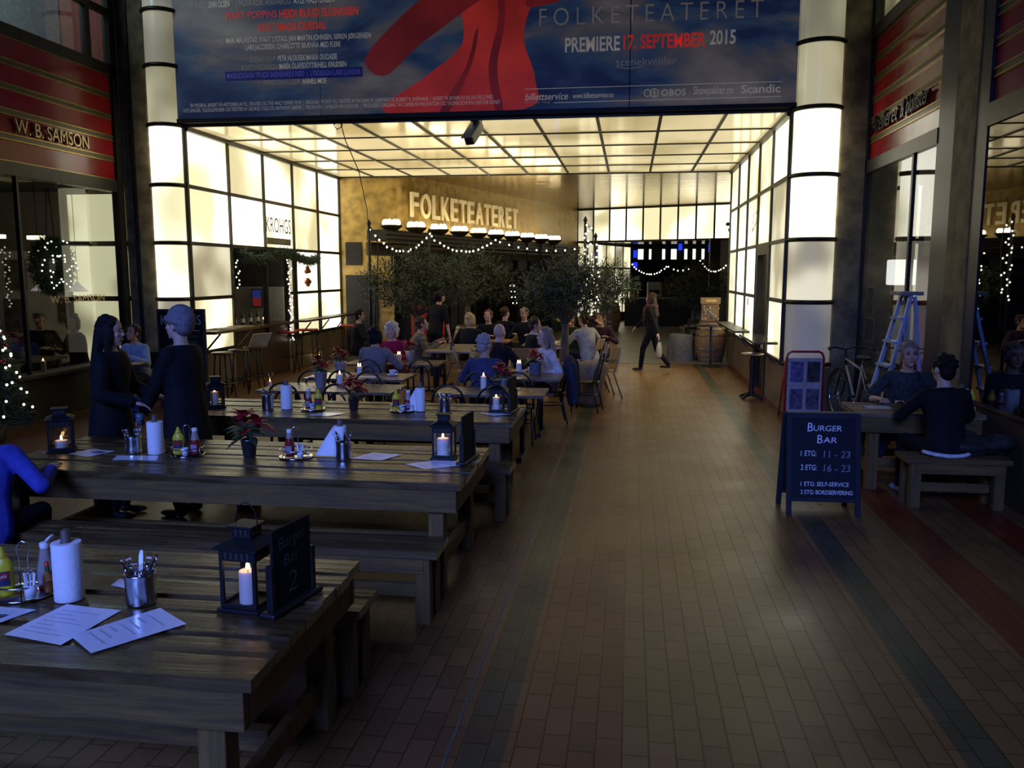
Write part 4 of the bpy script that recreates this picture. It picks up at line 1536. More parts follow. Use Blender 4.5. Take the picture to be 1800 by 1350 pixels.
def make_bentwood():
    t = thing('bentwood_chair', '', 'chair', (0, 0, 0), 0, 'black bentwood chairs at the cafe tables')
    # faces +Y, backrest at -Y
    MB().lathe([(0.0, 0.435), (0.19, 0.435), (0.205, 0.45), (0.195, 0.462), (0.0, 0.458)], n=24).build('seat', seat_m, t)
    for s in (-1, 1):
        MB().tube([(s * 0.14, 0.14, 0.44), (s * 0.16, 0.165, 0.22), (s * 0.175, 0.19, 0.0)], [0.017, 0.015, 0.011], 8).build('leg', bent, t)
        MB().tube([(s * 0.16, -0.13, 0.44), (s * 0.17, -0.17, 0.22), (s * 0.18, -0.22, 0.0)], [0.017, 0.015, 0.011], 8).build('leg', bent, t)
    MB().tube([(0.15 * math.cos(2 * PI * i / 20), 0.15 * math.sin(2 * PI * i / 20), 0.26) for i in range(20)], 0.009, 6, 0, True).build('ring_stretcher', bent, t)

    def hoop(w_, z1, y0, y1):
        pts = []
        for i in range(17):
            a = PI * i / 16
            x = -w_ * math.cos(a)
            z = 0.44 + (z1 - 0.44) * (0.45 + 0.55 * math.sin(a)) if 0 < i < 16 else 0.44
            z = 0.44 + (z1 - 0.44) * math.sin(a) ** 0.42
            y = y0 + (y1 - y0) * (z - 0.44) / (z1 - 0.44)
            pts.append((x, y, z))
        return pts
    MB().tube(hoop(0.185, 0.89, -0.14, -0.25), 0.0135, 8).build('back_hoop', bent, t)
    MB().tube(hoop(0.105, 0.80, -0.165, -0.235), 0.0115, 8).build('inner_hoop', bent, t)
    return t


BC = make_bentwood()
chairs = [
    (-3.66, 8.70, 0.05, 'black bentwood chair behind the cutlery tin and paper roll on the plank table'),
    (-3.02, 8.68, -0.1, 'black bentwood chair behind the poinsettia tin on the plank table'),
    (-1.86, 8.74, 0.0, 'black bentwood chair behind the paper roll with the loose sheet, near the aisle'),
    (-1.40, 8.72, 0.1, 'black bentwood chair behind the lantern on the aisle end of the plank table'),
    (-3.80, 9.86, 0.1, 'black bentwood chair behind the potted poinsettia of the first cafe table'),
    (-3.05, 9.82, -0.05, 'black bentwood chair in front of the white coffee cup'),
    (-3.42, 9.90, 0.0, 'black bentwood chair between the lone candle and the coffee cup table'),
    (-1.30, 10.02, 0.0, 'black bentwood chair in front of the patterned flower pot'),
    (-2.85, 11.35, 0.2, 'black bentwood chair beside the woman in the grey sweater'),
    (-0.62, 12.5, 1.4, 'black bentwood chair behind the woman in the white top'),
    (-1.75, 9.93, 0.0, 'black bentwood chair under the older woman in dark blue'),
    (-1.06, 11.46, 1.75, 'black bentwood chair of the woman in the white top, denim jacket over its back'),
    (-3.5, 11.2, 0.0, 'black bentwood chair under the woman in the grey sweater'),
]
for i, (x, y, rz, lab) in enumerate(chairs):
    if i == 0:
        BC.location, BC.rotation_euler, BC['label'] = (x, y, 0), (0, 0, rz), lab
    else:
        dup(BC, (x, y, 0), rz, lab)

ply = M('varnished_ply', (0.36, 0.20, 0.075), 0.3, 0, 0.15, 5, stretch=(1, 1, 6))
steel = M('grey_steel_tube', (0.22, 0.22, 0.22), 0.35, 0.7)


def make_school():
    t = thing('plywood_chair', '', 'chair', (0, 0, 0), 0, 'plywood chairs on steel legs')
    MB().bx(-0.19, 0.19, -0.18, 0.2, 0.44, 0.455).build('seat', ply, t, bevel=0.006)
    X = Matrix.Translation((0, -0.22, 0.74)) @ Matrix.Rotation(math.radians(10), 4, 'X')
    MB().box((0, 0, 0), (0.38, 0.014, 0.20), 0, 0, X).build('backrest', ply, t, bevel=0.006)
    for s in (-1, 1):
        MB().tube([(s * 0.20, 0.17, 0.435), (s * 0.215, 0.24, 0.0)], 0.012, 8).build('leg', steel, t)
        MB().tube([(s * 0.20, -0.25, 0.84), (s * 0.20, -0.20, 0.62), (s * 0.20, -0.12, 0.42), (s * 0.215, -0.27, 0.0)], 0.012, 8).build('leg', steel, t)
    return t


SC = make_school()
for i, (x, y, rz, lab) in enumerate([
    (-0.42, 13.95, 1.9, 'plywood chair on grey tube legs standing at the aisle beside the sack planter'),
    (-0.62, 14.75, 1.7, 'plywood chair on grey tube legs behind the one at the aisle'),
    (-2.62, 13.6, -1.3, 'plywood chair with its back to the barrel below the olive branches'),
    (-1.75, 13.75, 0.3, 'plywood chair of the young man with the white collar'),
    (-3.05, 14.9, -1.4, 'plywood chair between the bearded man and the barrel'),
    (-0.75, 15.7, 1.3, 'plywood chair under the man in the white shirt'),
]):
    if i == 0:
        SC.location, SC.rotation_euler, SC['label'] = (x, y, 0), (0, 0, rz), lab
    else:
        dup(SC, (x, y, 0), rz, lab)

# dark ladder-back chair in the hall
dc = thing('wooden_chair', 'dark wooden chair standing alone beyond the walking woman', 'chair', (1.35, 20.4, 0), 0.9)
MB().bx(-0.2, 0.2, -0.2, 0.2, 0.43, 0.46).build('seat', blackm, dc)
for sx in (-1, 1):
    MB().bx(sx * 0.18 - 0.02, sx * 0.18 + 0.02, 0.16, 0.2, 0, 0.43).build('leg', blackm, dc)
    MB().bx(sx * 0.18 - 0.02, sx * 0.18 + 0.02, -0.2, -0.16, 0, 0.98).build('leg', blackm, dc)
for z in (0.6, 0.76, 0.92):
    MB().bx(-0.16, 0.16, -0.195, -0.175, z - 0.03, z + 0.03).build('back_slat', blackm, dc)

# bar stools: dark bentwood stools by the standing table, red topped ones by the bar
def make_stool(name, label, hz, seatmat, group):
    t = thing(name, label, 'stool', (0, 0, 0), 0, group)
    MB().lathe([(0.0, hz - 0.03), (0.165, hz - 0.03), (0.178, hz - 0.01), (0.165, hz), (0.0, hz)], n=20).build('seat', seatmat, t)
    for i in range(4):
        a = PI / 4 + PI / 2 * i
        c, s = math.cos(a), math.sin(a)
        MB().tube([(0.12 * c, 0.12 * s, hz - 0.03), (0.15 * c, 0.15 * s, hz * 0.5), (0.20 * c, 0.20 * s, 0)], [0.015, 0.014, 0.011], 7).build('leg', bent, t)
    MB().tube([(0.165 * math.cos(2 * PI * i / 18), 0.165 * math.sin(2 * PI * i / 18), hz * 0.32) for i in range(18)], 0.010, 6, 0, True).build('foot_ring', bent, t)
    return t


dst = make_stool('bentwood_stool', '', 0.76, M('worn_seat', (0.10, 0.075, 0.05), 0.3), 'dark bentwood stools by the standing table')
for i, (x, y, lab) in enumerate([(-6.62, 13.0, 'dark bentwood stool at the standing table, next to the chalkboard'),
                                 (-6.60, 13.55, 'dark bentwood stool at the middle of the standing table'),
                                 (-6.62, 14.15, 'dark bentwood stool under the folded newspaper')]):
    if i == 0:
        dst.location, dst['label'] = (x, y, 0), lab
    else:
        dup(dst, (x, y, 0), 0.4 * i, lab)
redv = M('red_vinyl', (0.42, 0.020, 0.015), 0.35)


def make_red():
    t = thing('bar_stool', '', 'stool', (0, 0, 0), 0, 'red topped bar stools')
    hz = 0.86
    MB().bx(-0.20, 0.20, -0.17, 0.17, hz - 0.045, hz).build('seat', redv, t, bevel=0.02)
    for sx in (-1, 1):
        for sy in (-1, 1):
            MB().tube([(sx * 0.15, sy * 0.12, hz - 0.045), (sx * 0.21, sy * 0.18, 0)], 0.011, 6).build('leg', blackm, t)
    MB().tube([(sx * 0.185, sy * 0.155, 0.33) for sx, sy in ((-1, -1), (1, -1), (1, 1), (-1, 1))], 0.008, 6, 0, True).build('foot_rail', blackm, t)
    return t


rst = make_red()
for i, (x, y, rz, lab) in enumerate([(-7.02, 16.55, 0.1, 'red topped bar stool beside the newspaper stool, before the bar opening'),
                                     (-6.88, 17.35, 0.0, 'red topped bar stool below the end of the light curtain'),
                                     (-6.45, 18.9, 0.1, 'red topped bar stool beside the dark doorway, next to the seated man in black')]):
    if i == 0:
        rst.location, rst.rotation_euler, rst['label'] = (x, y, 0), (0, 0, rz), lab
    else:
        dup(rst, (x, y, 0), rz, lab)

# round pedestal stool in front of the wall counter
ps = thing('pedestal_stool', 'dark cast iron pedestal stool with shiny round seat below the wall counter', 'stool', (2.0, 14.1, 0))
MB().lathe([(0.0, 0.72), (0.17, 0.72), (0.185, 0.735), (0.17, 0.755), (0.0, 0.75)], n=20).build('seat', M('polished_seat', (0.30, 0.24, 0.14), 0.18, 0.6), ps)
MB().lathe([(0.06, 0.05), (0.045, 0.12), (0.035, 0.3), (0.04, 0.5), (0.05, 0.6), (0.03, 0.72)], n=14).build('pedestal', blackm, ps)
for i in range(4):
    a = PI / 4 + i * PI / 2
    MB().tube([(0.03 * math.cos(a), 0.03 * math.sin(a), 0.08), (0.14 * math.cos(a), 0.14 * math.sin(a), 0.06), (0.22 * math.cos(a), 0.22 * math.sin(a), 0.02)], [0.03, 0.025, 0.02], 8).build('foot', blackm, ps)

# wall counters
wc = thing('wall_counter', 'narrow bracketed counter on the lit wall behind the red framed poster stand', 'counter', (2.26, 14.2, 0.98))
MB().bx(-0.36, 0.0, -0.9, 0.9, -0.02, 0.02).build('top', M('counter_glass', (0.12, 0.11, 0.08), 0.12, 0.3), wc, bevel=0.004)
for y in (-0.75, 0.75):
    MB().beam((-0.33, y, -0.03), (-0.01, y, -0.32), 0.02, 0.02).build('bracket', blackm, wc)
wc2 = thing('wall_counter', 'thin dark counter ledge on the lit wall over the far barrel', 'counter', (2.26, 18.0, 0.94))
MB().bx(-0.30, 0.0, -1.6, 1.6, -0.02, 0.02).build('top', bronze, wc2, bevel=0.004)
for y in (-1.4, 1.4):
    MB().beam((-0.28, y, -0.03), (-0.01, y, -0.3), 0.02, 0.02).build('bracket', blackm, wc2)
wc3 = thing('wall_counter', 'dark bar ledge on slanted brackets along the lit wall over the red stools', 'counter', (-7.08, 18.6, 1.04))
MB().bx(0.0, 0.34, -1.6, 1.75, -0.02, 0.02).build('top', bronze, wc3, bevel=0.004)
for y in (-1.3, -0.2, 0.9, 1.65):
    MB().beam((0.32, y, -0.03), (0.02, y, -0.40), 0.025, 0.025).build('bracket', blackm, wc3)
st_ = thing('wall_counter', 'wooden standing table on a slanted strut beside the chalkboard, newspapers on it', 'counter', (-7.07, 13.7, 1.08))
MB().bx(0.0, 0.42, -0.85, 0.85, -0.025, 0.025).build('top', M('oak_top', (0.15, 0.10, 0.05), 0.4), st_, bevel=0.005)
for y in (-0.6, 0.6):
    MB().beam((0.38, y, -0.03), (0.02, y, -0.42), 0.025, 0.025).build('bracket', bronze, st_)
paperm = M('newsprint', (0.42, 0.38, 0.30), 0.8, 0, 0.25, 30)
inkm = M('news_ink', (0.10, 0.09, 0.08), 0.8)


def newspaper(label, loc, rz, tilt):
    t = thing('newspaper', label, 'newspaper', loc, rz)
    X = Matrix.Rotation(tilt, 4, 'Y')
    MB().box((0, 0, 0.006), (0.30, 0.40, 0.012), 0, 0, X).build('sheet', paperm, t)
    k = MB()
    for i in range(4):
        k.box((-0.06, -0.13 + i * 0.085, 0.0135), (0.10, 0.06, 0.001), 0, 0, X)
    k.box((0.08, 0.0, 0.0135), (0.08, 0.28, 0.001), 0, 0, X)
    k.build('printing', inkm, t)
    return t


newspaper('newspaper lying flat on the standing table, near its chalkboard end', (-6.86, 13.4, 1.106), 0.1, 0)
newspaper('newspaper lying flat on the standing table, near its bar end', (-6.86, 14.2, 1.106), -0.1, 0)
newspaper('creased newspaper propped upright on the stool by the bar opening', (-6.5, 14.2, 0.86), -0.5, -1.0)

# ================================================================ barrels
stave = M('oak_stave', (0.27, 0.155, 0.065), 0.45, 0, 0.25, 6, stretch=(6, 6, 0.6))
hoopm = M('barrel_hoop', (0.30, 0.30, 0.30), 0.3, 0.85)


def make_barrel(label, loc, k=1.0):
    t = thing('wine_barrel', label, 'barrel', loc, 0, 'wine barrels used as tables')
    prof = [(0.27 + 0.085 * math.sin(PI * i / 12) ** 0.9 if 0 < i < 12 else 0.27, 0.92 * i / 12) for i in range(13)]
    MB().lathe([(r * k, z * k) for r, z in prof], n=26).build('staves', stave, t)
    for z in (0.05, 0.16, 0.30, 0.62, 0.76, 0.87):
        r = (0.27 + 0.085 * math.sin(PI * z / 0.92) ** 0.9 + 0.004) * k
        MB().lathe([(r, z * k - 0.022), (r + 0.004, z * k), (r, z * k + 0.022)], n=26, cap0=False, cap1=False).build('hoop', hoopm, t)
    MB().lathe([(0.0, 0.90 * k), (0.255 * k, 0.90 * k), (0.262 * k, 0.925 * k), (0.272 * k, 0.92 * k)], n=26).build('head', stave, t)
    return t


make_barrel('oak wine barrel standing beside the older woman in dark blue', (-2.15, 12.9, 0), 1.0)
make_barrel('oak wine barrel behind the waiter with bare arms', (-3.45, 18.0, 0), 1.0)
make_barrel('oak wine barrel behind the blonde woman in black', (-2.35, 18.6, 0), 1.0)
make_barrel('oak wine barrel by the lit wall with a wooden box on top', (1.88, 20.1, 0), 1.0)
make_barrel('dark oak wine barrel under the oval red sign', (-0.7, 30.4, 0), 1.1)
bx_ = thing('display_stand', 'small wooden display stand with wrapped sweets on the barrel by the lit wall', 'stand', (1.86, 20.1, 0.925))
MB().bx(-0.2, 0.2, 0.05, 0.08, 0, 0.55).build('board', ply, bx_)
MB().bx(-0.22, 0.22, -0.08, 0.10, 0.42, 0.56).build('top', ply, bx_)
MB().bx(-0.11, 0.13, -0.085, -0.08, 0.46, 0.52).build('plate', M('brass_plate', (0.6, 0.45, 0.15), 0.3, 0.7), bx_)
k = MB()
for i in range(26):
    k.ell((RND.uniform(-0.18, 0.18), RND.uniform(-0.06, 0.02), RND.uniform(0.04, 0.36)), (0.03, 0.02, 0.024), 7, 5)
k.build('sweets', M('sweet_wrap', (0.42, 0.38, 0.30), 0.5), bx_)
# ================================================================ candles and lanterns
wax = M('candle_wax', (0.78, 0.70, 0.62), 0.5, 0, 0.05, 8, sss=0.35)
flame_m = M('flame', (1.0, 0.62, 0.22), 0.5, 0, 0.05, 5, em=14.0)
wick_m = M('wick', (0.02, 0.015, 0.01), 0.8)


def candle(label, loc, h=0.13, r=0.036, power=0.10, group='white pillar candles', flames=1):
    t = thing('pillar_candle', label, 'candle', loc, 0, group)
    MB().lathe([(r * 0.98, 0.0), (r, 0.004), (r, h - 0.006), (r * 0.93, h), (r * 0.82, h - 0.003), (r * 0.5, h - 0.012), (0.0, h - 0.014)], n=20, cap1=False).build('wax', wax, t)
    for i in range(flames):
        ox = (i - (flames - 1) / 2) * 0.028
        MB().cyl((ox, 0, h - 0.013), (ox, 0, h + 0.008), 0.0016, None, 6).build('wick', wick_m, t)
        MB().lathe([(0.0, 0.0), (0.006, 0.004), (0.0085, 0.012), (0.006, 0.024), (0.002, 0.036), (0.0, 0.040)], (ox, 0, h + 0.002), 10, cap0=False, cap1=False).build('flame', flame_m, t)
    d = bpy.data.lights.new('candle_light', 'POINT')
    d.energy = power
    d.color = (1.0, 0.48, 0.16)
    d.shadow_soft_size = 0.012
    o = bpy.data.objects.new('candle_light', d)
    COL.objects.link(o)
    o.parent = t
    o.location = (0, 0, h + 0.026)
    return t


lant_m = M('lantern_black', (0.010, 0.010, 0.011), 0.5, 0.0, 0.2, 10, spec=0.25)


def lantern(label, loc, rz, w_=0.15, h=0.22, handle=True):
    t = thing('candle_lantern', label, 'lantern', loc, rz, 'black candle lanterns on the plank tables')
    a = w_ / 2
    MB().bx(-a - 0.012, a + 0.012, -a - 0.012, a + 0.012, 0, 0.016).bx(-a, a, -a, a, 0.016, 0.022).build('base', lant_m, t, bevel=0.003)
    f = MB()
    for sx in (-1, 1):
        for sy in (-1, 1):
            f.bx(sx * a - sx * 0.014, sx * a, sy * a - sy * 0.014, sy * a, 0.02, h)
    for s in (-1, 1):
        for z0, z1 in ((0.02, 0.032), (h - 0.045, h)):
            f.bx(-a + 0.014, a - 0.014, s * (a - 0.005), s * a, z0, z1)
            f.bx(s * (a - 0.005), s * a, -a + 0.014, a - 0.014, z0, z1)
    f.build('frame', lant_m, t)
    for s in (-1, 1):
        MB().bx(-a + 0.014, a - 0.014, s * (a - 0.008), s * (a - 0.006), 0.032, h - 0.045).build('pane', thin_glass, t)
        MB().bx(s * (a - 0.008), s * (a - 0.006), -a + 0.014, a - 0.014, 0.032, h - 0.045).build('pane', thin_glass, t)
    # pierced band of slots
    sl = MB()
    for s in (-1, 1):
        for i in range(5):
            q = -a + 0.03 + i * (2 * a - 0.06) / 4
            sl.bx(q - 0.003, q + 0.003, s * a, s * (a + 0.001), h - 0.038, h - 0.01)
            sl.bx(s * a, s * (a + 0.001), q - 0.003, q + 0.003, h - 0.038, h - 0.01)
    sl.build('slot', M('slot_dark', (0.05, 0.04, 0.03), 0.8), t)
    r = MB()
    b = a + 0.016
    c = a * 0.56
    vs = [(-b, -b, h), (b, -b, h), (b, b, h), (-b, b, h), (-b, -b, h + 0.008), (b, -b, h + 0.008), (b, b, h + 0.008), (-b, b, h + 0.008), (-c, -c, h + 0.034), (c, -c, h + 0.034), (c, c, h + 0.034), (-c, c, h + 0.034)]
    fs = [(3, 2, 1, 0)] + [(i, (i + 1) % 4, (i + 1) % 4 + 4, i + 4) for i in range(4)] + [(i + 4, (i + 1) % 4 + 4, (i + 1) % 4 + 8, i + 8) for i in range(4)] + [(8, 9, 10, 11)]
    r.add(vs, fs)
    r.build('roof', lant_m, t)
    ch = MB().bx(-c * 0.95, c * 0.95, -c * 0.95, c * 0.95, h + 0.034, h + 0.078).bx(-c - 0.01, c + 0.01, -c - 0.01, c + 0.01, h + 0.078, h + 0.085)
    ch.build('chimney', lant_m, t, bevel=0.002)
    cs = MB()
    for s in (-1, 1):
        for q in (-0.5, 0, 0.5):
            cs.bx(q * c - 0.003, q * c + 0.003, s * c * 0.95, s * (c * 0.95 + 0.001), h + 0.044, h + 0.07)
            cs.bx(s * c * 0.95, s * (c * 0.95 + 0.001), q * c - 0.003, q * c + 0.003, h + 0.044, h + 0.07)
    cs.build('vent_slot', MATS['slot_dark'], t)
    if handle:
        MB().tube([(c * 1.1 * math.cos(PI * i / 12), 0, h + 0.082 + 0.085 * math.sin(PI * i / 12)) for i in range(13)], 0.0022, 6).build('handle', lant_m, t)
    return t


TZ = 0.752
lantern('black lantern with tall candle beside the chalk number board 2', (-1.46, 3.0, TZ), -0.12, 0.155, 0.250)
candle('white pillar candle inside the lantern next to board 2', (-1.455, 2.985, TZ + 0.023), 0.128, 0.036, 0.18, 'candles inside lanterns')
lantern('black lantern with a nearly burnt down candle on the second plank table', (-4.13, 5.58, TZ), 0.55, 0.165, 0.235, False)
candle('short burnt down candle inside the lantern at the shop end of the second plank table', (-4.13, 5.58, TZ + 0.023), 0.055, 0.045, 0.12, 'candles inside lanterns')
lantern('black lantern with a raised ring handle at the aisle end of the second plank table', (-1.28, 5.72, TZ), 0.0, 0.145, 0.235)
candle('thick pink glowing candle inside the lantern at the aisle end of the second plank table', (-1.285, 5.70, TZ + 0.023), 0.125, 0.042, 0.22, 'candles inside lanterns')
lantern('black lantern beside the standing couple on the third plank table', (-3.98, 7.64, TZ), 0.6, 0.15, 0.22, False)
candle('slim candle inside the lantern beside the standing couple', (-3.985, 7.63, TZ + 0.023), 0.13, 0.032, 0.10, 'candles inside lanterns')
lantern('black lantern at the aisle end of the third plank table', (-1.22, 7.74, TZ), 0.05, 0.135, 0.22)
candle('white candle inside the lantern at the aisle end of the third plank table', (-1.225, 7.72, TZ + 0.023), 0.12, 0.034, 0.16, 'candles inside lanterns')

CZ = 0.747
candle('single white candle beside the first potted poinsettia', (-3.35, 9.42, CZ), 0.13, 0.036, 0.10)
candle('white candle in front of the woman in the grey sweater', (-3.45, 10.45, CZ), 0.11, 0.034, 0.10, flames=2)
candle('white candle in front of the woman in the pink top', (-3.38, 12.1, CZ), 0.11, 0.036, 0.12, flames=2)
candle('white candle behind the aisle end lantern on the brown cafe table', (-1.62, 9.30, CZ), 0.15, 0.034, 0.10)
candle('pair flamed white candle beside the patterned flower pot', (-1.42, 10.85, CZ), 0.14, 0.036, 0.16, flames=2)
candle('white candle on the window sill of the west shop', (-8.30, 10.95, 0.662), 0.14, 0.036, 0.08)
candle('tiny candle on the far pale table by the man in white', (-1.25, 15.7, CZ), 0.05, 0.02, 0.05)
candle('small candle in the glass lantern on the floor before the bar', (-7.0, 18.35, 0.02), 0.16, 0.03, 0.12, 'candles on the floor')
candle('small candle on the floor under the standing table stools', (-6.35, 14.2, 0.0), 0.13, 0.03, 0.14, 'candles on the floor')
candle('small candle on the bar counter inside the opening', (-7.2, 15.9, 1.052), 0.09, 0.03, 0.10)
gl = thing('glass_lantern', 'tall open wire and glass lantern on the floor before the bar', 'lantern', (-7.0, 18.35, 0))
MB().lathe([(0.10, 0), (0.10, 0.018), (0.0, 0.018)], n=16).build('base', blackm, gl)
MB().lathe([(0.085, 0.02), (0.088, 0.36), (0.05, 0.42)], n=18, cap0=False, cap1=False).build('glass', thin_glass, gl)
x = MB()
for i in range(4):
    a = i * PI / 2
    x.tube([(0.095 * math.cos(a), 0.095 * math.sin(a), 0.01), (0.095 * math.cos(a), 0.095 * math.sin(a), 0.38), (0.03 * math.cos(a), 0.03 * math.sin(a), 0.52)], 0.005, 5)
x.tube([(0.04 * math.cos(2 * PI * i / 12), 0, 0.57 + 0.04 * math.sin(2 * PI * i / 12)) for i in range(12)], 0.004, 5, 0, True)
x.build('wire_frame', blackm, gl)
gl2 = thing('glass_lantern', 'glass jar lantern on the floor under the newspaper stool', 'lantern', (-6.35, 14.2, 0.0))
MB().lathe([(0.07, 0.0), (0.075, 0.02), (0.075, 0.26), (0.055, 0.30)], n=18, cap1=False).build('glass', thin_glass, gl2)
MB().tube([(0.06 * math.cos(PI * i / 10), 0, 0.30 + 0.12 * math.sin(PI * i / 10)) for i in range(11)], 0.003, 5).build('handle', blackm, gl2)

# ================================================================ cutlery tins
tin = M('tin_metal', (0.55, 0.56, 0.58), 0.22, 1.0, 0.12, 5)
cutm = M('cutlery_steel', (0.5, 0.5, 0.52), 0.18, 1.0, 0.08, 5)


def tin_can(name, label, loc, r=0.052, h=0.115, group='ribbed tin cans of cutlery'):
    t = thing(name, label, 'tin', loc, RND.uniform(0, 3), group)
    prof = [(0.0, 0.004), (r * 0.97, 0.0), (r * 1.02, 0.004), (r, 0.010)]
    n_ = 12
    for i in range(n_ + 1):
        z = 0.022 + (h - 0.044) * i / n_
        prof.append((r * (0.985 if i % 2 else 1.0), z))
    prof += [(r, h - 0.012), (r * 1.025, h - 0.006), (r * 1.025, h), (r * 0.98, h), (r * 0.97, 0.01), (0.0, 0.008)]
    MB().lathe(prof, n=28, cap0=False, cap1=False).build('can', tin, t)
    return t


def fork_mb():
    m_ = MB()
    m_.tube([(0, 0, 0), (0, 0.001, 0.06), (0, 0, 0.125)], [0.0042, 0.0036, 0.003], 6)
    m_.tube([(0, 0, 0.12), (0, -0.004, 0.135), (0, -0.004, 0.15)], [0.003, 0.008, 0.011], 8)
    for q in (-0.0095, -0.0032, 0.0032, 0.0095):
        m_.tube([(q, -0.004, 0.148), (q, -0.002, 0.17), (q, 0.003, 0.195)], [0.002, 0.0018, 0.0012], 5)
    return m_


def knife_mb():
    m_ = MB()
    m_.tube([(0, 0, 0), (0, 0, 0.09)], [0.006, 0.0045], 8)
    m_.prism([(-0.008, 0.09), (0.008, 0.09), (0.0095, 0.13), (0.009, 0.185), (0.003, 0.205), (-0.006, 0.20)], -0.001, 0.001, 0, Matrix.Rotation(PI / 2, 4, 'X'))
    return m_


FORK = fork_mb().build('fork', cutm)
KNIFE = knife_mb().build('knife', cutm)
used = {'fork': False, 'knife': False}


def cutlery(can_loc, n, where, r=0.052, h=0.115, seed=0):
    rr = random.Random(seed)
    for i in range(n):
        a = 2 * PI * i / n + rr.uniform(-0.2, 0.2)
        kind = 'knife' if i % 3 == 0 else 'fork'
        src = KNIFE if kind == 'knife' else FORK
        o = src if not used[kind] else src.copy()
        if used[kind]:
            COL.objects.link(o)
        used[kind] = True
        tag(o, f'steel {kind} standing in {where}', kind, f'{kind}s standing in {where}')
        b0 = Vector((math.cos(a + PI), math.sin(a + PI), 0)) * r * 0.35
        b1 = Vector((math.cos(a), math.sin(a), 0)) * r * 0.80
        d = (b1 - b0 + Vector((0, 0, h))).normalized()
        q = d.to_track_quat('Z', 'Y')
        o.rotation_mode = 'QUATERNION'
        o.rotation_quaternion = q
        o.location = Vector(can_loc) + b0 + Vector((0, 0, 0.012))


for (loc, n, lab, where, sd, rr_, hh_) in [
    ((-1.90, 2.97, TZ), 9, 'ribbed tin can of cutlery between paper roll and lantern, near board 2', 'the tin on the table with board 2', 1, 0.058, 0.125),
    ((-3.56, 5.58, TZ), 7, 'ribbed tin can of cutlery next to the burnt down lantern candle', 'the tin near the burnt down candle', 2, 0.058, 0.125),
    ((-1.97, 5.58, TZ), 7, 'ribbed tin can of cutlery in front of the roll with its loose sheet', 'the tin before the roll with the loose sheet', 3, 0.055, 0.125),
    ((-3.43, 7.60, TZ), 7, 'tall tin of cutlery beside the plain roll on the third plank table', 'the tin beside the plain roll', 4, 0.055, 0.14),
    ((-1.69, 7.60, TZ), 7, 'tall tin of cutlery between the loose sheet roll and the aisle lantern', 'the tin near the aisle lantern', 5, 0.055, 0.14)]:
    tin_can('cutlery_tin', lab, loc, rr_, hh_)
    cutlery(loc, n, where, rr_, hh_, sd)

# ================================================================ paper rolls
rollm = M('paper_towel', (0.80, 0.80, 0.80), 0.85, 0, 0.04, 40, bump=0.2)
dowel = M('dowel_wood', (0.10, 0.075, 0.055), 0.6)


def paper_roll(label, loc, loose=None, h=0.235, r=0.056):
    t = thing('paper_roll', label, 'paper roll', loc, 0, 'white paper towel rolls on wooden pegs')
    MB().lathe([(0.021, 0.004), (r, 0.0), (r, h), (0.021, h), (0.021, 0.004)], n=28, cap0=False, cap1=False).build('roll', rollm, t, bevel=0.002)
    MB().lathe([(0.019, 0.0), (0.019, h + 0.045), (0.012, h + 0.052), (0.0, h + 0.052)], n=14, cap1=False).build('peg', dowel, t)
    if loose:
        m_ = MB()
        k = 8
        vs = []
        for i in range(k):
            u = i / (k - 1)
            top_z = h * (1 - 0.92 * u)
            x = -r * 0.9 - loose * u * 0.55
            y = -r * 0.45 - 0.015 * math.sin(u * 3)
            vs += [(x, y, 0.004 + 0.002 * u), (x, y, top_z), (x, y + 0.003, 0.004), (x, y + 0.003, top_z)]
        fs = []
        for i in range(k - 1):
            p, q = 4 * i, 4 * i + 4
            fs += [(p, q, q + 1, p + 1), (p + 2, p + 3, q + 3, q + 2), (p + 1, q + 1, q + 3, p + 3)]
        m_.add(vs, fs, 0, True)
        m_.build('loose_sheet', rollm, t)
    return t


paper_roll('white paper towel roll beside the mustard on the table with board 2', (-2.21, 2.97, TZ))
paper_roll('white paper towel roll beside the tin near the burnt down candle', (-3.385, 5.58, TZ))
paper_roll('white paper towel roll with a loose sheet draping down, on the second plank table', (-2.03, 5.68, TZ), 0.24, 0.22, 0.045)
paper_roll('white paper towel roll beside the tall tin on the third plank table', (-3.26, 7.65, TZ), None, 0.23, 0.054)
paper_roll('white paper towel roll with a loose sheet draping down, on the third plank table', (-1.95, 7.70, TZ), 0.20, 0.22, 0.045)
paper_roll('white paper towel roll behind the back of the person in black', (3.10, 8.34, TZ), None, 0.22, 0.062)

# ================================================================ condiment caddies and bottles
chrome = M('chrome_wire', (0.62, 0.62, 0.64), 0.12, 1.0, 0.05, 5)
yel = M('mustard_yellow', (0.62, 0.50, 0.015), 0.35, 0, 0.05, 6)
redl = M('label_red', (0.30, 0.02, 0.02), 0.4)
navyl = M('label_navy', (0.02, 0.025, 0.09), 0.4)
ketch = M('ketchup_red', (0.22, 0.018, 0.012), 0.25, 0, 0.1, 5)
capw = M('cap_white', (0.70, 0.70, 0.70), 0.4, 0, 0.04, 6)
clearp = M('clear_bottle', (0.32, 0.27, 0.24), 0.2, 0, 0.1, 6)
gpeak = M('cap_green', (0.03, 0.12, 0.04), 0.4)
hot = M('hot_sauce', (0.35, 0.12, 0.03), 0.2)


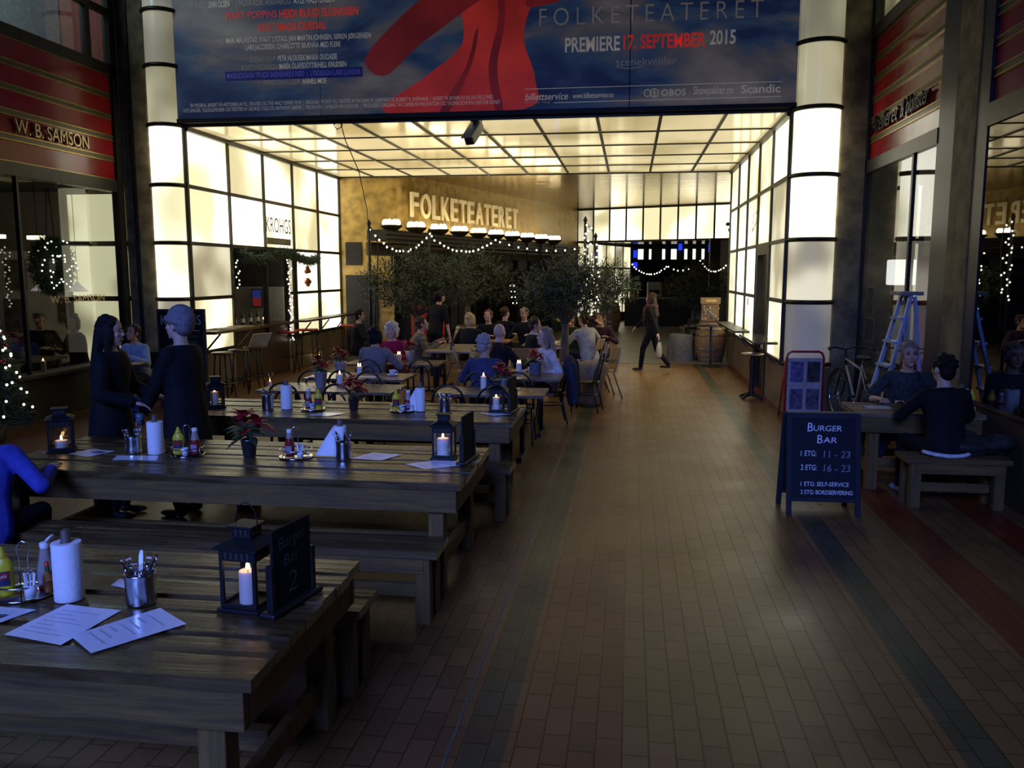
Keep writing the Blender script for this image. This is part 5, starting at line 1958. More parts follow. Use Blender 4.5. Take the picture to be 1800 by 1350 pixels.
def caddy(label, loc, rz=0.0):
    t = thing('condiment_caddy', label, 'caddy', loc, rz, 'chrome condiment caddies')
    MB().lathe([(0.0, 0.006), (0.108, 0.006), (0.118, 0.012), (0.118, 0.004), (0.11, 0.0), (0.0, 0.0)], n=32, cap0=False, cap1=False).build('tray', chrome, t)
    MB().tube([(0.112 * math.cos(2 * PI * i / 28), 0.112 * math.sin(2 * PI * i / 28), 0.06) for i in range(28)], 0.0035, 6, 0, True).build('rail', chrome, t)
    for i in range(4):
        a = PI / 4 + i * PI / 2
        MB().cyl((0.113 * math.cos(a), 0.113 * math.sin(a), 0.006), (0.112 * math.cos(a), 0.112 * math.sin(a), 0.06), 0.0028, None, 6).build('post', chrome, t)
    MB().tube([(-0.017, 0, 0.006), (-0.017, 0, 0.16), (-0.026, 0, 0.19), (-0.014, 0, 0.215), (0.0, 0, 0.222), (0.014, 0, 0.215), (0.026, 0, 0.19), (0.017, 0, 0.16), (0.017, 0, 0.006)], 0.003, 6).build('handle', chrome, t)
    return t


def mustard(label, loc, rz=0.0, k=1.0, big=False):
    t = thing('mustard_bottle', label, 'bottle', loc, rz, 'yellow mustard bottles')
    X = Matrix.Diagonal((1.0, 0.68, 1.0, 1))
    p = [(0.0, 0.0), (0.040, 0.0), (0.043, 0.012), (0.040, 0.045), (0.037, 0.075), (0.041, 0.105), (0.038, 0.130), (0.026, 0.150), (0.018, 0.158)]
    MB().lathe([(r * k, z * k) for r, z in p], n=24, cap0=False, X=X).build('bottle', yel, t)
    MB().lathe([(0.019 * k, 0.156 * k), (0.020 * k, 0.168 * k), (0.013 * k, 0.174 * k), (0.011 * k, 0.19 * k), (0.005 * k, 0.2 * k), (0, 0.201 * k)], n=16, cap0=False, cap1=False).build('cap', yel, t)
    lb = MB().lathe([(0.0425 * k, 0.045 * k), (0.0395 * k, 0.075 * k), (0.0432 * k, 0.105 * k)], n=14, cap0=False, cap1=False, X=X, a0=-PI * 0.78, a1=-PI * 0.22)
    lb.build('label', navyl, t)
    lb = MB().lathe([(0.0412 * k, 0.068 * k), (0.0402 * k, 0.078 * k), (0.0432 * k, 0.098 * k)], n=12, cap0=False, cap1=False, X=Matrix.Scale(1.012, 4) @ X, a0=-PI * 0.76, a1=-PI * 0.24)
    lb.build('label_band', redl, t)
    if big:
        text("French's", 'lettering', M('label_white', (0.7, 0.7, 0.7), 0.5), t, (-0.026, -0.0308, 0.076), (1, 0, 0.12), (0, 0, 1), 0.05, 0.012, 0, 0.2, 0.01)
    return t


def ketchup(label, loc, rz=0.0, open_lid=False, fill=0.7):
    t = thing('ketchup_bottle', label, 'bottle', loc, rz, 'ketchup bottles with white caps')
    H_ = 0.165
    p = [(0.0, 0.0), (0.032, 0.0), (0.034, 0.01), (0.034, 0.08), (0.026, 0.115), (0.017, H_)]
    zf = H_ * fill
    lo = [q for q in p if q[1] <= zf]
    rf = [a for a in zip(p, p[1:]) if a[0][1] <= zf <= a[1][1]][0]
    u = (zf - rf[0][1]) / max(1e-6, rf[1][1] - rf[0][1])
    rz_ = rf[0][0] + (rf[1][0] - rf[0][0]) * u
    MB().lathe(lo + [(rz_, zf)], n=20, cap0=False).build('bottle', ketch, t)
    MB().lathe([(rz_, zf)] + [q for q in p if q[1] > zf], n=20, cap0=False).build('neck', clearp, t)
    MB().lathe([(0.0345, 0.018), (0.0345, 0.07)], n=12, cap0=False, cap1=False, a0=-PI * 0.75, a1=-PI * 0.25).build('label', M('ketchup_label', (0.30, 0.24, 0.30), 0.5), t)
    c = MB().lathe([(0.019, H_ - 0.002), (0.020, H_ + 0.018), (0.014, H_ + 0.022), (0.0, H_ + 0.022)], n=16, cap0=False, cap1=False)
    c.build('cap', capw, t)
    if open_lid:
        MB().lathe([(0.0, -0.004), (0.021, -0.004), (0.022, 0.004), (0.0, 0.006)], n=16, cap0=False, cap1=False, X=Matrix.Translation((0.026, 0, H_ + 0.036)) @ Matrix.Rotation(math.radians(-52), 4, 'Y')).build('flip_lid', capw, t)
    return t


def small_sauce(label, loc):
    t = thing('hot_sauce_bottle', label, 'bottle', loc, 0, 'small hot sauce bottles')
    MB().lathe([(0.0, 0.0), (0.018, 0.0), (0.019, 0.005), (0.019, 0.065), (0.008, 0.085), (0.008, 0.10)], n=16, cap0=False).build('bottle', hot, t)
    MB().lathe([(0.0095, 0.085), (0.0095, 0.105)], n=12).build('neck_band', gpeak, t)
    MB().lathe([(0.009, 0.105), (0.0085, 0.125), (0, 0.126)], n=12, cap1=False).build('cap', M('cap_red', (0.5, 0.03, 0.02), 0.4), t)
    return t


def pick_cup(label, loc, sticks=True):
    t = thing('sachet_cup', label, 'cup', loc, 0, 'small white cups in the caddies')
    MB().lathe([(0.0, 0.002), (0.020, 0.0), (0.024, 0.055), (0.0215, 0.055), (0.018, 0.006), (0.0, 0.006)], n=18, cap0=False, cap1=False).build('cup', capw, t)
    if sticks:
        for i in range(6):
            a = i * 1.05
            MB().box((0.010 * math.cos(a), 0.010 * math.sin(a), 0.060), (0.009, 0.004, 0.085), 0, a, Matrix.Rotation(0.12 * math.cos(a), 4, 'Y')).build('sachet', M('paper_sachet', (0.75, 0.75, 0.74), 0.7), t)
    return t


caddy('chrome condiment caddy with mustard and sachets, on the table with board 2', (-2.42, 2.99, TZ), 0.3)
mustard('yellow mustard bottle with red and navy label, on the table with board 2', (-2.475, 2.94, TZ + 0.012), 0.35, 1.0, True)
ketchup('ketchup bottle with its white lid flipped open, on the table with board 2', (-2.375, 3.06, TZ + 0.012), 0.0, True, 0.42)
pick_cup('small white cup of paper sachets in the caddy on the table with board 2', (-2.35, 2.93, TZ + 0.012))
small_sauce('small hot sauce bottle with red cap and green collar beside the paper roll', (-2.325, 3.00, TZ + 0.012))
for (cx, cy, name, order) in [(-3.13, 5.56, 'beside the paper roll on the second plank table', 'mk'), (-2.33, 5.60, 'beside the poinsettia of the second plank table', 'k'),
                              (-2.99, 7.64, 'beside the plain roll on the third plank table', 'km'), (-2.12, 7.68, 'by the loose sheet roll, third plank table', 'mk')]:
    caddy(f'chrome condiment caddy {name}', (cx, cy, TZ), 0.5)
    z = TZ + 0.012
    if 'm' in order:
        s = -0.055 if order == 'mk' else 0.06
        mustard(f'yellow mustard bottle {name}', (cx + s, cy - 0.02, z), 0.2, 0.98)
    s = 0.055 if order == 'mk' else -0.05
    ketchup(f'ketchup bottle with white cap {name}', (cx + s, cy + 0.01, z), 0, False, 0.62 if 'm' in order else 0.75)
    pick_cup(f'small white shaker cup {name}', (cx + (0.02 if order != 'k' else 0.06), cy - 0.07, z), order == 'k')
    if order != 'k':
        small_sauce(f'small hot sauce bottle {name}', (cx + 0.0, cy + 0.075, z))
ketchup('ketchup bottle beside the paper roll by the dark shop window', (3.185, 8.36, TZ), 0, False, 0.6)
mustard('yellow mustard bottle by the dark shop window', (3.235, 8.44, TZ), 0.2, 1.0)
ru = thing('napkin_holder', 'small red napkin holder behind the paper roll by the dark shop window', 'holder', (3.05, 8.62, TZ))
MB().bx(-0.04, 0.04, -0.025, 0.025, 0, 0.09).build('holder', ketch, ru, bevel=0.004)
MB().bx(-0.035, 0.035, -0.012, 0.012, 0.09, 0.19).build('napkin', redl, ru)

# ================================================================ sheets of paper
sheetm = M('menu_paper', (0.82, 0.80, 0.84), 0.32, 0, 0.03, 20)
shinm = M('laminated_paper', (0.78, 0.78, 0.82), 0.16, 0, 0.03, 20)
faint = M('faint_print', (0.48, 0.47, 0.52), 0.5)


def sheet(label, pts, z=TZ, mat=None, prt=True, pic=None, curl=0.0):
    P = [Vector((x, y, 0)) for x, y in pts]
    c = sum(P, Vector()) / 4
    t = thing('menu_sheet', label, 'paper', (c.x, c.y, z), 0, 'white menu sheets lying on tables')
    n = 9
    m_ = MB()
    vs, fs = [], []
    for i in range(n):
        for j in range(n):
            u, v = i / (n - 1), j / (n - 1)
            p = (P[0] * (1 - u) + P[1] * u) * (1 - v) + (P[3] * (1 - u) + P[2] * u) * v - c
            vs.append((p.x, p.y, 0.0022 + curl * (u * u) * v + 0.001 * math.sin(5 * u + 3 * v)))
    for i in range(n - 1):
        for j in range(n - 1):
            fs.append((i * n + j, (i + 1) * n + j, (i + 1) * n + j + 1, i * n + j + 1))
    N = len(vs)
    m_.add(vs, fs, 0, True)
    m_.add([(x, y, zz - 0.0009) for x, y, zz in vs], [f[::-1] for f in fs], 0, True)
    m_.build('sheet', mat or sheetm, t)
    ux, uy = (P[1] - P[0]), (P[3] - P[0])

    def at_(u, v, dz=0.0026):
        p = P[0] + ux * u + uy * v - c
        # bilinear for skewed corners
        p = (P[0] * (1 - u) + P[1] * u) * (1 - v) + (P[3] * (1 - u) + P[2] * u) * v - c
        return (p.x, p.y, dz + 0.0016 + curl * (u * u) * v)
    if prt:
        g = MB()
        for i in range(7):
            v = 0.16 + i * 0.105
            e = 0.80 - 0.18 * ((i * 7) % 3)
            g.quad(at_(0.14, v), at_(e, v), at_(e, v + 0.018), at_(0.14, v + 0.018))
        g.build('printing', faint, t)
    if pic:
        g = MB()
        g.quad(at_(*pic[:2]), at_(pic[2], pic[1]), at_(pic[2], pic[3]), at_(pic[0], pic[3]))
        g.build('picture', M('print_picture', (0.10, 0.10, 0.16), 0.5, 0, 0.6, 40), t)
    return t


sheet('white menu sheet lying nearest the mustard caddy, its corner under the next sheet', [(-2.22, 2.62), (-1.96, 2.57), (-1.93, 2.88), (-2.18, 2.91)])
sheet('white menu sheet overlapping another, close to the near edge of the table with board 2', [(-1.97, 2.635), (-1.81, 2.52), (-1.61, 2.79), (-1.79, 2.92)], TZ + 0.003, shinm)
sheet('glossy picture sheet at the table end beside the mustard caddy', [(-2.52, 2.60), (-2.34, 2.64), (-2.26, 2.84), (-2.50, 2.86)], TZ, shinm, True, (0.25, 0.4, 0.8, 0.7))
sheet('small white slip behind the paper roll on the table with board 2', [(-2.13, 3.12), (-2.02, 3.09), (-2.0, 3.16), (-2.14, 3.2)], TZ, sheetm, False)
sheet('white printed sheet beside the burnt down lantern candle', [(-4.0, 5.46), (-3.80, 5.40), (-3.72, 5.60), (-3.93, 5.66)], TZ, sheetm, True, (0.5, 0.5, 0.9, 0.8))
sheet('white menu sheet in front of the tin near the burnt down candle', [(-3.56, 5.32), (-3.25, 5.36), (-3.32, 5.50), (-3.62, 5.47)], TZ, shinm, False)
sheet('white menu sheet right beside the tin before the loose sheet roll', [(-1.93, 5.60), (-1.70, 5.58), (-1.60, 5.78), (-1.83, 5.82)])
sheet('white menu sheet in front of the aisle lantern on the second plank table', [(-1.50, 5.48), (-1.33, 5.36), (-1.10, 5.50), (-1.32, 5.63)], TZ, sheetm, True)
sheet('second white sheet lying under another before the aisle lantern', [(-1.36, 5.50), (-1.18, 5.46), (-1.14, 5.62), (-1.34, 5.65)], TZ - 0.001, sheetm, False)
sheet('glossy menu sheet in the middle of the third plank table', [(-2.93, 7.30), (-2.72, 7.28), (-2.60, 7.46), (-2.82, 7.48)], TZ, shinm, False)
sheet('white menu sheet before the aisle lantern of the third plank table', [(-1.36, 7.62), (-1.22, 7.52), (-1.06, 7.60), (-1.20, 7.68)], TZ, sheetm, True)
sheet('white menu sheet behind the aisle lantern of the third plank table', [(-1.30, 7.86), (-1.05, 7.84), (-1.03, 7.98), (-1.28, 8.0)], TZ, sheetm, False)
sheet('glossy white sheet under the forearm of the man in the dark shirt', [(2.28, 8.42), (2.52, 8.40), (2.54, 8.62), (2.30, 8.64)], TZ, shinm, False)
sheet('white paper on the pale table by the olive trunk', [(-1.6, 15.6), (-1.35, 15.65), (-1.33, 15.95), (-1.58, 15.9)], CZ, sheetm, False)
sheet('white plate mat by the coffee cup', [(-3.45, 10.12), (-3.15, 10.10), (-3.12, 10.32), (-3.42, 10.34)], CZ, sheetm, False)

# ================================================================ table number boards
chalk = M('chalkboard', (0.009, 0.009, 0.009), 0.8, 0, 0.4, 6, spec=0.15)
chalkw = M('chalk_white', (0.62, 0.60, 0.60), 0.85, 0, 0.15, 60)
chalkg = M('chalk_grey', (0.11, 0.105, 0.11), 0.85, 0, 0.3, 60)


def number_board(label, loc, rz, full=True):
    t = thing('table_number_board', label, 'board', loc, rz, 'chalk number boards on the plank tables')
    MB().bx(-0.17, 0.17, -0.035, 0.035, 0, 0.022).build('base', blackm, t, bevel=0.008)
    MB().bx(-0.125, 0.125, -0.006, 0.006, 0.022, 0.33).build('board', chalk, t)
    for s in (-1, 1):
        MB().bx(s * 0.135 - 0.012, s * 0.135 + 0.012, -0.014, 0.014, 0.022, 0.20).build('upright', blackm, t, bevel=0.003)
    if full:
        text('Burger', 'chalk_writing', chalkg, t, (-0.085, -0.0075, 0.245), UX, UZ, 0.17, 0.05, 0, 0.1, -0.015, rot=0.06)
        text('Bar', 'chalk_writing', chalkg, t, (-0.055, -0.0075, 0.175), UX, UZ, 0.10, 0.045, 0, 0.1, -0.015, rot=0.05)
        text('2', 'chalk_writing', chalkg, t, (-0.035, -0.0075, 0.06), UX, UZ, 0.06, 0.085, 0, 0.1, -0.02)
    return t


number_board('black chalk board reading Burger Bar 2 on a black foot', (-1.30, 3.04, TZ), 1.36)
number_board('black table board seen edge on at the aisle end of the second plank table', (-1.10, 5.66, TZ), 1.45, False)
number_board('black table board seen edge on beside the lantern of the third plank table', (-1.08, 7.78, TZ), 1.45, False)

# ================================================================ poinsettias
leafm = M('poinsettia_leaf', (0.025, 0.05, 0.018), 0.5, 0, 0.3, 20)
bract = M('poinsettia_red', (0.36, 0.008, 0.020), 0.5, 0, 0.25, 20)


def leaf_blade(mb, base, d, L, w_, droop=0.25, m=0):
    d = Vector(d).normalized()
    s = d.cross(Vector((0, 0, 1)))
    if s.length < 0.1:
        s = Vector((1, 0, 0))
    s.normalize()
    n = s.cross(d)
    prof = [(0, 0.05), (0.3, 0.8), (0.55, 1.0), (0.8, 0.6), (1.0, 0.02)]
    vs, fs = [], []
    for u, q in prof:
        c = Vector(base) + d * L * u - Vector((0, 0, 1)) * droop * L * u * u
        vs += [c - s * w_ * q / 2, c + n * 0.004, c + s * w_ * q / 2]
    for i in range(len(prof) - 1):
        a, b = 3 * i, 3 * i + 3
        fs += [(a, a + 1, b + 1, b), (a + 1, a + 2, b + 2, b + 1)]
    mb.add(vs, fs, m, True)


def poinsettia(label, loc, pot, r=0.055, h=0.11, size=1.0, seed=0, conical=True):
    t = thing('potted_poinsettia', label, 'plant', loc, 0, 'red poinsettias in pots')
    r0 = r * (0.72 if conical else 1.0)
    MB().lathe([(0.0, 0.002), (r0, 0.0), (r, h), (r * 1.06, h), (r * 1.06, h + 0.008), (r * 0.95, h + 0.006), (r * 0.9, h - 0.02), (0, h - 0.02)], n=22, cap0=False, cap1=False).build('pot', pot, t)
    rr = random.Random(seed)
    st = MB()
    for i in range(3):
        a = i * 2.1
        st.tube([(0, 0, h - 0.02), (0.02 * math.cos(a), 0.02 * math.sin(a), h + 0.06), (0.05 * math.cos(a), 0.05 * math.sin(a), h + 0.12 * size)], 0.004, 5)
    st.build('stem', leafm, t)
    g = MB()
    for i in range(16):
        a = rr.uniform(0, 2 * PI)
        leaf_blade(g, (0.03 * math.cos(a), 0.03 * math.sin(a), h + rr.uniform(0.02, 0.09) * size), (math.cos(a), math.sin(a), rr.uniform(-0.2, 0.5)), rr.uniform(0.08, 0.13) * size, 0.055 * size, 0.4)
    g.build('foliage', leafm, t)
    g = MB()
    for c in range(3):
        ca_ = c * 2.1 + 0.4
        cx, cy, cz = 0.055 * math.cos(ca_) * size, 0.055 * math.sin(ca_) * size, h + (0.10 + 0.035 * c) * size
        for i in range(13):
            a = i * 2 * PI / 13 + rr.uniform(-0.2, 0.2)
            leaf_blade(g, (cx, cy, cz), (math.cos(a), math.sin(a), rr.uniform(-0.2, 1.3)), rr.uniform(0.08, 0.13) * size, 0.055 * size, 0.35)
    g.build('bracts', bract, t)
    return t


zincp = M('zinc_pot', (0.32, 0.34, 0.37), 0.32, 0.9, 0.15, 6)
whitep = M('white_pot', (0.62, 0.63, 0.66), 0.4, 0, 0.05, 6)
patp = M('patterned_pot', (0.22, 0.26, 0.36), 0.45, 0, 0.75, 55)
poinsettia('red poinsettia in a zinc tin in the middle of the second plank table', (-2.66, 5.56, TZ), zincp, 0.058, 0.125, 1.15, 3)
poinsettia('red poinsettia in a zinc tin in the middle of the third plank table', (-2.58, 7.62, TZ), zincp, 0.052, 0.12, 1.05, 4)
poinsettia('red poinsettia in a tall white pot beside the single candle', (-3.50, 9.20, CZ), whitep, 0.075, 0.17, 0.95, 5)
poinsettia('red poinsettia in a white pot behind the first potted poinsettia, beside the grey sweater', (-3.72, 10.5, CZ), whitep, 0.08, 0.15, 0.95, 6)
poinsettia('red poinsettia in a white pot beside the trunk behind the pink top', (-3.25, 12.25, CZ), whitep, 0.07, 0.14, 0.9, 7)
poinsettia('red poinsettia in a wide white pot behind the aisle lantern', (-1.42, 9.36, CZ), whitep, 0.07, 0.11, 0.9, 8)
poinsettia('red poinsettia in a blue patterned pot before the white top', (-1.20, 10.82, CZ), patp, 0.075, 0.14, 0.95, 9, False)

# ================================================================ cups
def cup(name, label, loc, r, h, mat, lid=None):
    t = thing(name, label, 'cup', loc)
    MB().lathe([(0.0, 0.002), (r * 0.72, 0.0), (r, h), (r * 0.94, h), (r * 0.68, 0.006), (0.0, 0.006)], n=20, cap0=False, cap1=False).build('cup', mat, t)
    if lid:
        MB().lathe([(r * 1.05, h - 0.004), (r * 1.05, h + 0.006), (r * 0.8, h + 0.014), (0, h + 0.014)], n=20, cap1=False).build('lid', lid, t)
    return t


cc = cup('coffee_cup', 'white coffee cup on a saucer on the brown cafe table', (-3.0, 10.42, CZ + 0.012), 0.045, 0.06, capw)
MB().tube([(0.042, 0, 0.048), (0.065, 0, 0.045), (0.068, 0, 0.022), (0.038, 0, 0.015)], 0.005, 6).build('handle', capw, cc)
sa_ = MB().lathe([(0.0, 0.004), (0.04, 0.0), (0.075, 0.012), (0.07, 0.014), (0.03, 0.006), (0, 0.006)], n=24, cap0=False, cap1=False).build('saucer', capw, None, (-3.0, 10.42, CZ))
tag(sa_, 'white saucer under the coffee cup', 'saucer')
cup('paper_cup', 'brown paper cup on the pale table by the olive trunk', (-1.40, 15.55, CZ), 0.045, 0.12, M('brown_card', (0.16, 0.06, 0.03), 0.6))
cup('paper_cup', 'dark paper cup on the long pale table before the bearded man', (-3.0, 14.1, CZ), 0.042, 0.11, M('dark_card', (0.06, 0.04, 0.03), 0.6))
cup('paper_cup', 'printed paper cup at the corner of the plank table by the standing couple', (-4.12, 7.36, TZ), 0.042, 0.10, M('printed_card', (0.10, 0.12, 0.16), 0.5, 0, 0.8, 40))
# ================================================================ olive trees
bark = M('olive_bark', (0.085, 0.065, 0.045), 0.8, 0, 0.35, 9, bump=0.6)
olive = M('olive_leaf', (0.045, 0.062, 0.030), 0.55, 0, 0.45, 12)
sackm = M('jute_sack', (0.24, 0.165, 0.095), 0.85, 0, 0.25, 22, bump=0.5)


def olive_tree(label, loc, trunk_h, crown, nleaf, seed, lean=0.1, sack=0.3):
    """crown: list of (dx, dy, z, r, rz) leafy clumps"""
    t = thing('olive_tree', label, 'tree', loc, 0, 'potted olive trees')
    rr = random.Random(seed)
    m_ = MB()
    pts = [(0, 0, 0.25), (lean * 0.3, 0.02, trunk_h * 0.45), (lean * 0.7, -0.02, trunk_h * 0.75), (lean, 0, trunk_h)]
    m_.tube(pts, [0.10, 0.085, 0.075, 0.06], 10)
    for dx, dy, z, r, rz in crown:
        b = (lean + (dx - lean) * 0.45, dy * 0.45, trunk_h + (z - trunk_h) * 0.45)
        m_.tube([pts[-1], b, (dx, dy, z)], [0.045, 0.028, 0.010], 7)
    m_.build('trunk', bark, t)
    g = MB()
    tot = sum(c[3] ** 2 for c in crown)
    for dx, dy, z, r, rz in crown:
        k = int(nleaf * r * r / tot / 5)
        for i in range(k):
            v = Vector((rr.gauss(0, 1), rr.gauss(0, 1), rr.gauss(0, 1))).normalized() * (rr.random() ** 0.42)
            p = Vector((dx + v.x * r, dy + v.y * r, z + v.z * rz))
            d = (v + Vector((rr.uniform(-0.5, 0.5), rr.uniform(-0.5, 0.5), rr.uniform(-0.2, 0.7)))).normalized()
            # a twig with five narrow leaves
            for j in range(5):
                q = p + d * 0.035 * j
                a = d.orthogonal().normalized()
                a.rotate(Matrix.Rotation(rr.uniform(0, 6.28), 3, d))
                e = (d * 0.7 + a).normalized()
                s = e.cross(d)
                if s.length < 0.05:
                    continue
                s.normalize()
                L_ = rr.uniform(0.06, 0.10)
                w_ = 0.011
                g.add([q, q + e * L_ * 0.45 + s * w_, q + e * L_, q + e * L_ * 0.45 - s * w_], [(0, 1, 2, 3)], 0)
    g.build('foliage', olive, t)
    if sack:
        r = sack
        prof = [(0.0, 0.0), (r * 0.92, 0.0), (r * 1.04, 0.06), (r * 1.0, 0.22), (r * 0.94, 0.40), (r * 1.06, 0.46), (r * 1.02, 0.50), (r * 0.9, 0.48), (0, 0.42)]
        n = 30
        vs, fs = [], []
        for z_, (rad, z) in enumerate(prof):
            for j in range(n):
                a = 2 * PI * j / n
                w_ = 1 + 0.05 * math.sin(a * 5 + z * 9) + 0.03 * math.sin(a * 11)
                vs.append((rad * w_ * math.cos(a), rad * w_ * math.sin(a), z + (0.02 * math.sin(a * 4) if z > 0.38 else 0)))
        for i in range(len(prof) - 1):
            for j in range(n):
                p, q = i * n, (i + 1) * n
                fs.append((p + j, p + (j + 1) % n, q + (j + 1) % n, q + j))
        MB().add(vs, fs, 0, True).build('sack_pot', sackm, t)
    return t


olive_tree('large potted olive tree with wide crown next to the tall dark pole', (-4.35, 17.3, 0), 1.15,
           [(-0.75, 0, 1.85, 0.48, 0.40), (-0.1, 0.1, 2.15, 0.5, 0.42), (0.6, 0, 1.95, 0.5, 0.42), (-0.3, -0.2, 1.6, 0.5, 0.36), (0.25, 0.2, 1.65, 0.45, 0.38), (1.0, 0, 1.75, 0.32, 0.3)], 9000, 1, -0.1, 0.33)
olive_tree('potted olive tree with pale trunk behind the wide crowned one, near the oak barrels', (-3.75, 19.2, 0), 1.3,
           [(-0.3, 0, 1.95, 0.5, 0.42), (0.35, 0, 2.1, 0.5, 0.45), (0.75, 0, 1.85, 0.4, 0.4), (0.1, 0, 2.3, 0.4, 0.32)], 6000, 2, 0.05, 0.30)
olive_tree('potted olive tree behind the woman in the white top, slender and dark trunked', (-1.15, 15.0, 0), 1.15,
           [(-0.45, 0, 1.75, 0.42, 0.36), (0.1, 0, 2.0, 0.45, 0.36), (0.45, 0, 1.70, 0.38, 0.34), (-0.1, 0.1, 1.55, 0.42, 0.30), (0.05, -0.1, 1.9, 0.35, 0.4)], 8000, 3, 0.02, 0.28)
olive_tree('potted olive tree in a jute sack at the edge of the grey paving', (-0.62, 19.9, 0), 1.1,
           [(-0.4, 0, 1.75, 0.40, 0.36), (0.1, 0, 1.95, 0.42, 0.34), (0.45, 0, 1.70, 0.34, 0.32), (0.0, 0.1, 1.5, 0.42, 0.28)], 6500, 4, 0.03, 0.36)
olive_tree('potted olive tree standing before the far bar counter', (1.85, 25.2, 0), 1.0,
           [(-0.4, 0, 1.55, 0.5, 0.42), (0.2, 0, 1.95, 0.5, 0.4), (0.6, 0, 1.55, 0.45, 0.42), (0.0, 0.1, 1.35, 0.5, 0.3)], 6500, 5, 0.0, 0.36)
sk = thing('jute_sack', 'slumped jute sack on the floor at the aisle beside the denim jacket', 'sack', (-0.62, 13.1, 0))
vs, fs = [], []
prof = [(0.0, 0.0), (0.20, 0.0), (0.24, 0.08), (0.20, 0.24), (0.22, 0.42), (0.26, 0.58), (0.22, 0.66), (0.10, 0.70), (0, 0.69)]
n = 28
for rad, z in prof:
    for j in range(n):
        a = 2 * PI * j / n
        w_ = 1 + 0.07 * math.sin(a * 4 + z * 12) + 0.03 * math.sin(a * 9)
        vs.append((rad * w_ * math.cos(a) + 0.10 * z, rad * w_ * math.sin(a), z))
for i in range(len(prof) - 1):
    for j in range(n):
        p, q = i * n, (i + 1) * n
        fs.append((p + j, p + (j + 1) % n, q + (j + 1) % n, q + j))
MB().add(vs, fs, 0, True).build('bag', sackm, sk)
MB().tube([(0.06 + 0.17 * math.cos(2 * PI * i / 16), 0.17 * math.sin(2 * PI * i / 16), 0.16 + 0.01 * math.sin(i)) for i in range(16)], 0.012, 6, 0, True).build('cord', M('sack_cord', (0.16, 0.10, 0.05), 0.8), sk)

# ================================================================ poles and fairy lights
def pole(label, x, y, h, two=False):
    t = thing('light_pole', label, 'pole', (x, y, 0))
    MB().lathe([(0.16, 0), (0.16, 0.03), (0.04, 0.06)], n=18).build('base', blackm, t)
    MB().cyl((0, 0, 0.04), (0, 0, h), 0.03, None, 10).build('shaft', blackm, t)
    MB().lathe([(0.03, h), (0.05, h + 0.02), (0.035, h + 0.06), (0.012, h + 0.11), (0.0, h + 0.11)], n=10).build('finial', blackm, t)
    if two:
        MB().tube([(0.03, 0, h - 0.05), (0.16, 0, h - 0.2), (0.19, 0, h - 0.55), (0.12, 0, h - 1.4), (0.08, 0.0, 0.4)], 0.012, 6).build('cable', blackm, t)
    return t


pole('tall dark pole with a loose cable beside the wide crowned olive tree', -5.43, 17.3, 3.05, True)
pole('tall dark pole wound with fairy lights behind the white shirted man', -0.98, 18.5, 3.15, True)
pole('shorter dark pole wound with fairy lights, on the aisle side of the taller one', -0.80, 19.6, 2.85)
pole('slim dark pole amid the olive crowns under the third torch lamp', -4.55, 19.0, 2.95)
bulbm = M('fairy_bulb', (1.0, 0.90, 0.68), 0.4, 0, 0.05, 5, em=5.0)
BULB = None


def light_string(name, label, pts, r=0.018, jitter=0.03, seed=0, wire=True, cat='lights'):
    global BULB
    t = thing(name, label, cat, pts[0])
    o0 = Vector(pts[0])
    rr = random.Random(seed)
    P = [Vector(p) - o0 for p in pts]
    if wire:
        MB().tube(P, 0.004, 4).build('wire', blackm, t)
    for p in P:
        q = p + Vector((rr.uniform(-jitter, jitter), 0, rr.uniform(-jitter, 0)))
        if BULB is None:
            BULB = {}
        if r not in BULB:
            b = MB().ell((0, 0, 0), (r, r, r * 1.15), 8, 6).build('bulb', bulbm, t)
            BULB[r] = b
        else:
            b = BULB[r].copy()
            COL.objects.link(b)
            b.parent = t
        b.location = q
    return t


def sag(a, b, n, s):
    a, b = Vector(a), Vector(b)
    return [a.lerp(b, i / (n - 1)) - Vector((0, 0, s * 4 * (i / (n - 1)) * (1 - i / (n - 1)))) for i in range(n)]


light_string('fairy_light_string', 'fairy light string sagging from the tall pole over the wide crowned tree',
             sag((-5.40, 17.3, 2.95), (-4.52, 18.98, 2.95), 16, 0.42), 0.020, 0.02, 1)
light_string('fairy_light_string', 'fairy light string sagging in a curve from the slim pole under the middle torch lamps',
             sag((-4.5, 18.95, 2.88), (-3.0, 18.9, 2.80), 16, 0.30), 0.020, 0.02, 2)
light_string('fairy_light_string', 'sparse fairy light string strung low over the theatre doors towards the slender olive tree',
             sag((-2.9, 18.9, 2.74), (-1.0, 18.5, 2.60), 10, 0.12), 0.018, 0.01, 3)
light_string('fairy_light_string', 'dense fairy lights wound down the tall pole behind the white shirted man',
             [(-0.98 + 0.09 * math.sin(i * 1.3) + 0.05, 18.46, 3.1 - i * 0.068) for i in range(24)], 0.020, 0.03, 4)
light_string('fairy_light_string', 'dense fairy lights wound down the shorter of the paired poles',
             [(-0.78 + 0.08 * math.sin(i * 1.5), 19.55, 2.7 - i * 0.07) for i in range(22)], 0.020, 0.03, 5)
light_string('fairy_light_string', 'fairy light string sagging in front of the blue lit far court',
             sag((0.05, 30.0, 2.35), (1.25, 30.0, 2.28), 15, 0.30) + sag((1.3, 30.0, 2.28), (2.0, 30.2, 2.2), 5, 0.1), 0.022, 0.02, 6)
light_string('fairy_light_string', 'short fairy light string sagging beside the dark pier of the second portal',
             sag((2.2, 27.6, 2.45), (3.0, 27.8, 2.3), 12, 0.26), 0.022, 0.02, 7)
light_string('fairy_light_curtain', 'curtain of warm fairy lights hanging down in the bar opening',
             [(-7.04, 16.86 + 0.14 * ((i * 7) % 5) / 5, 2.32 - i * 0.045) for i in range(38)], 0.015, 0.05, 8)
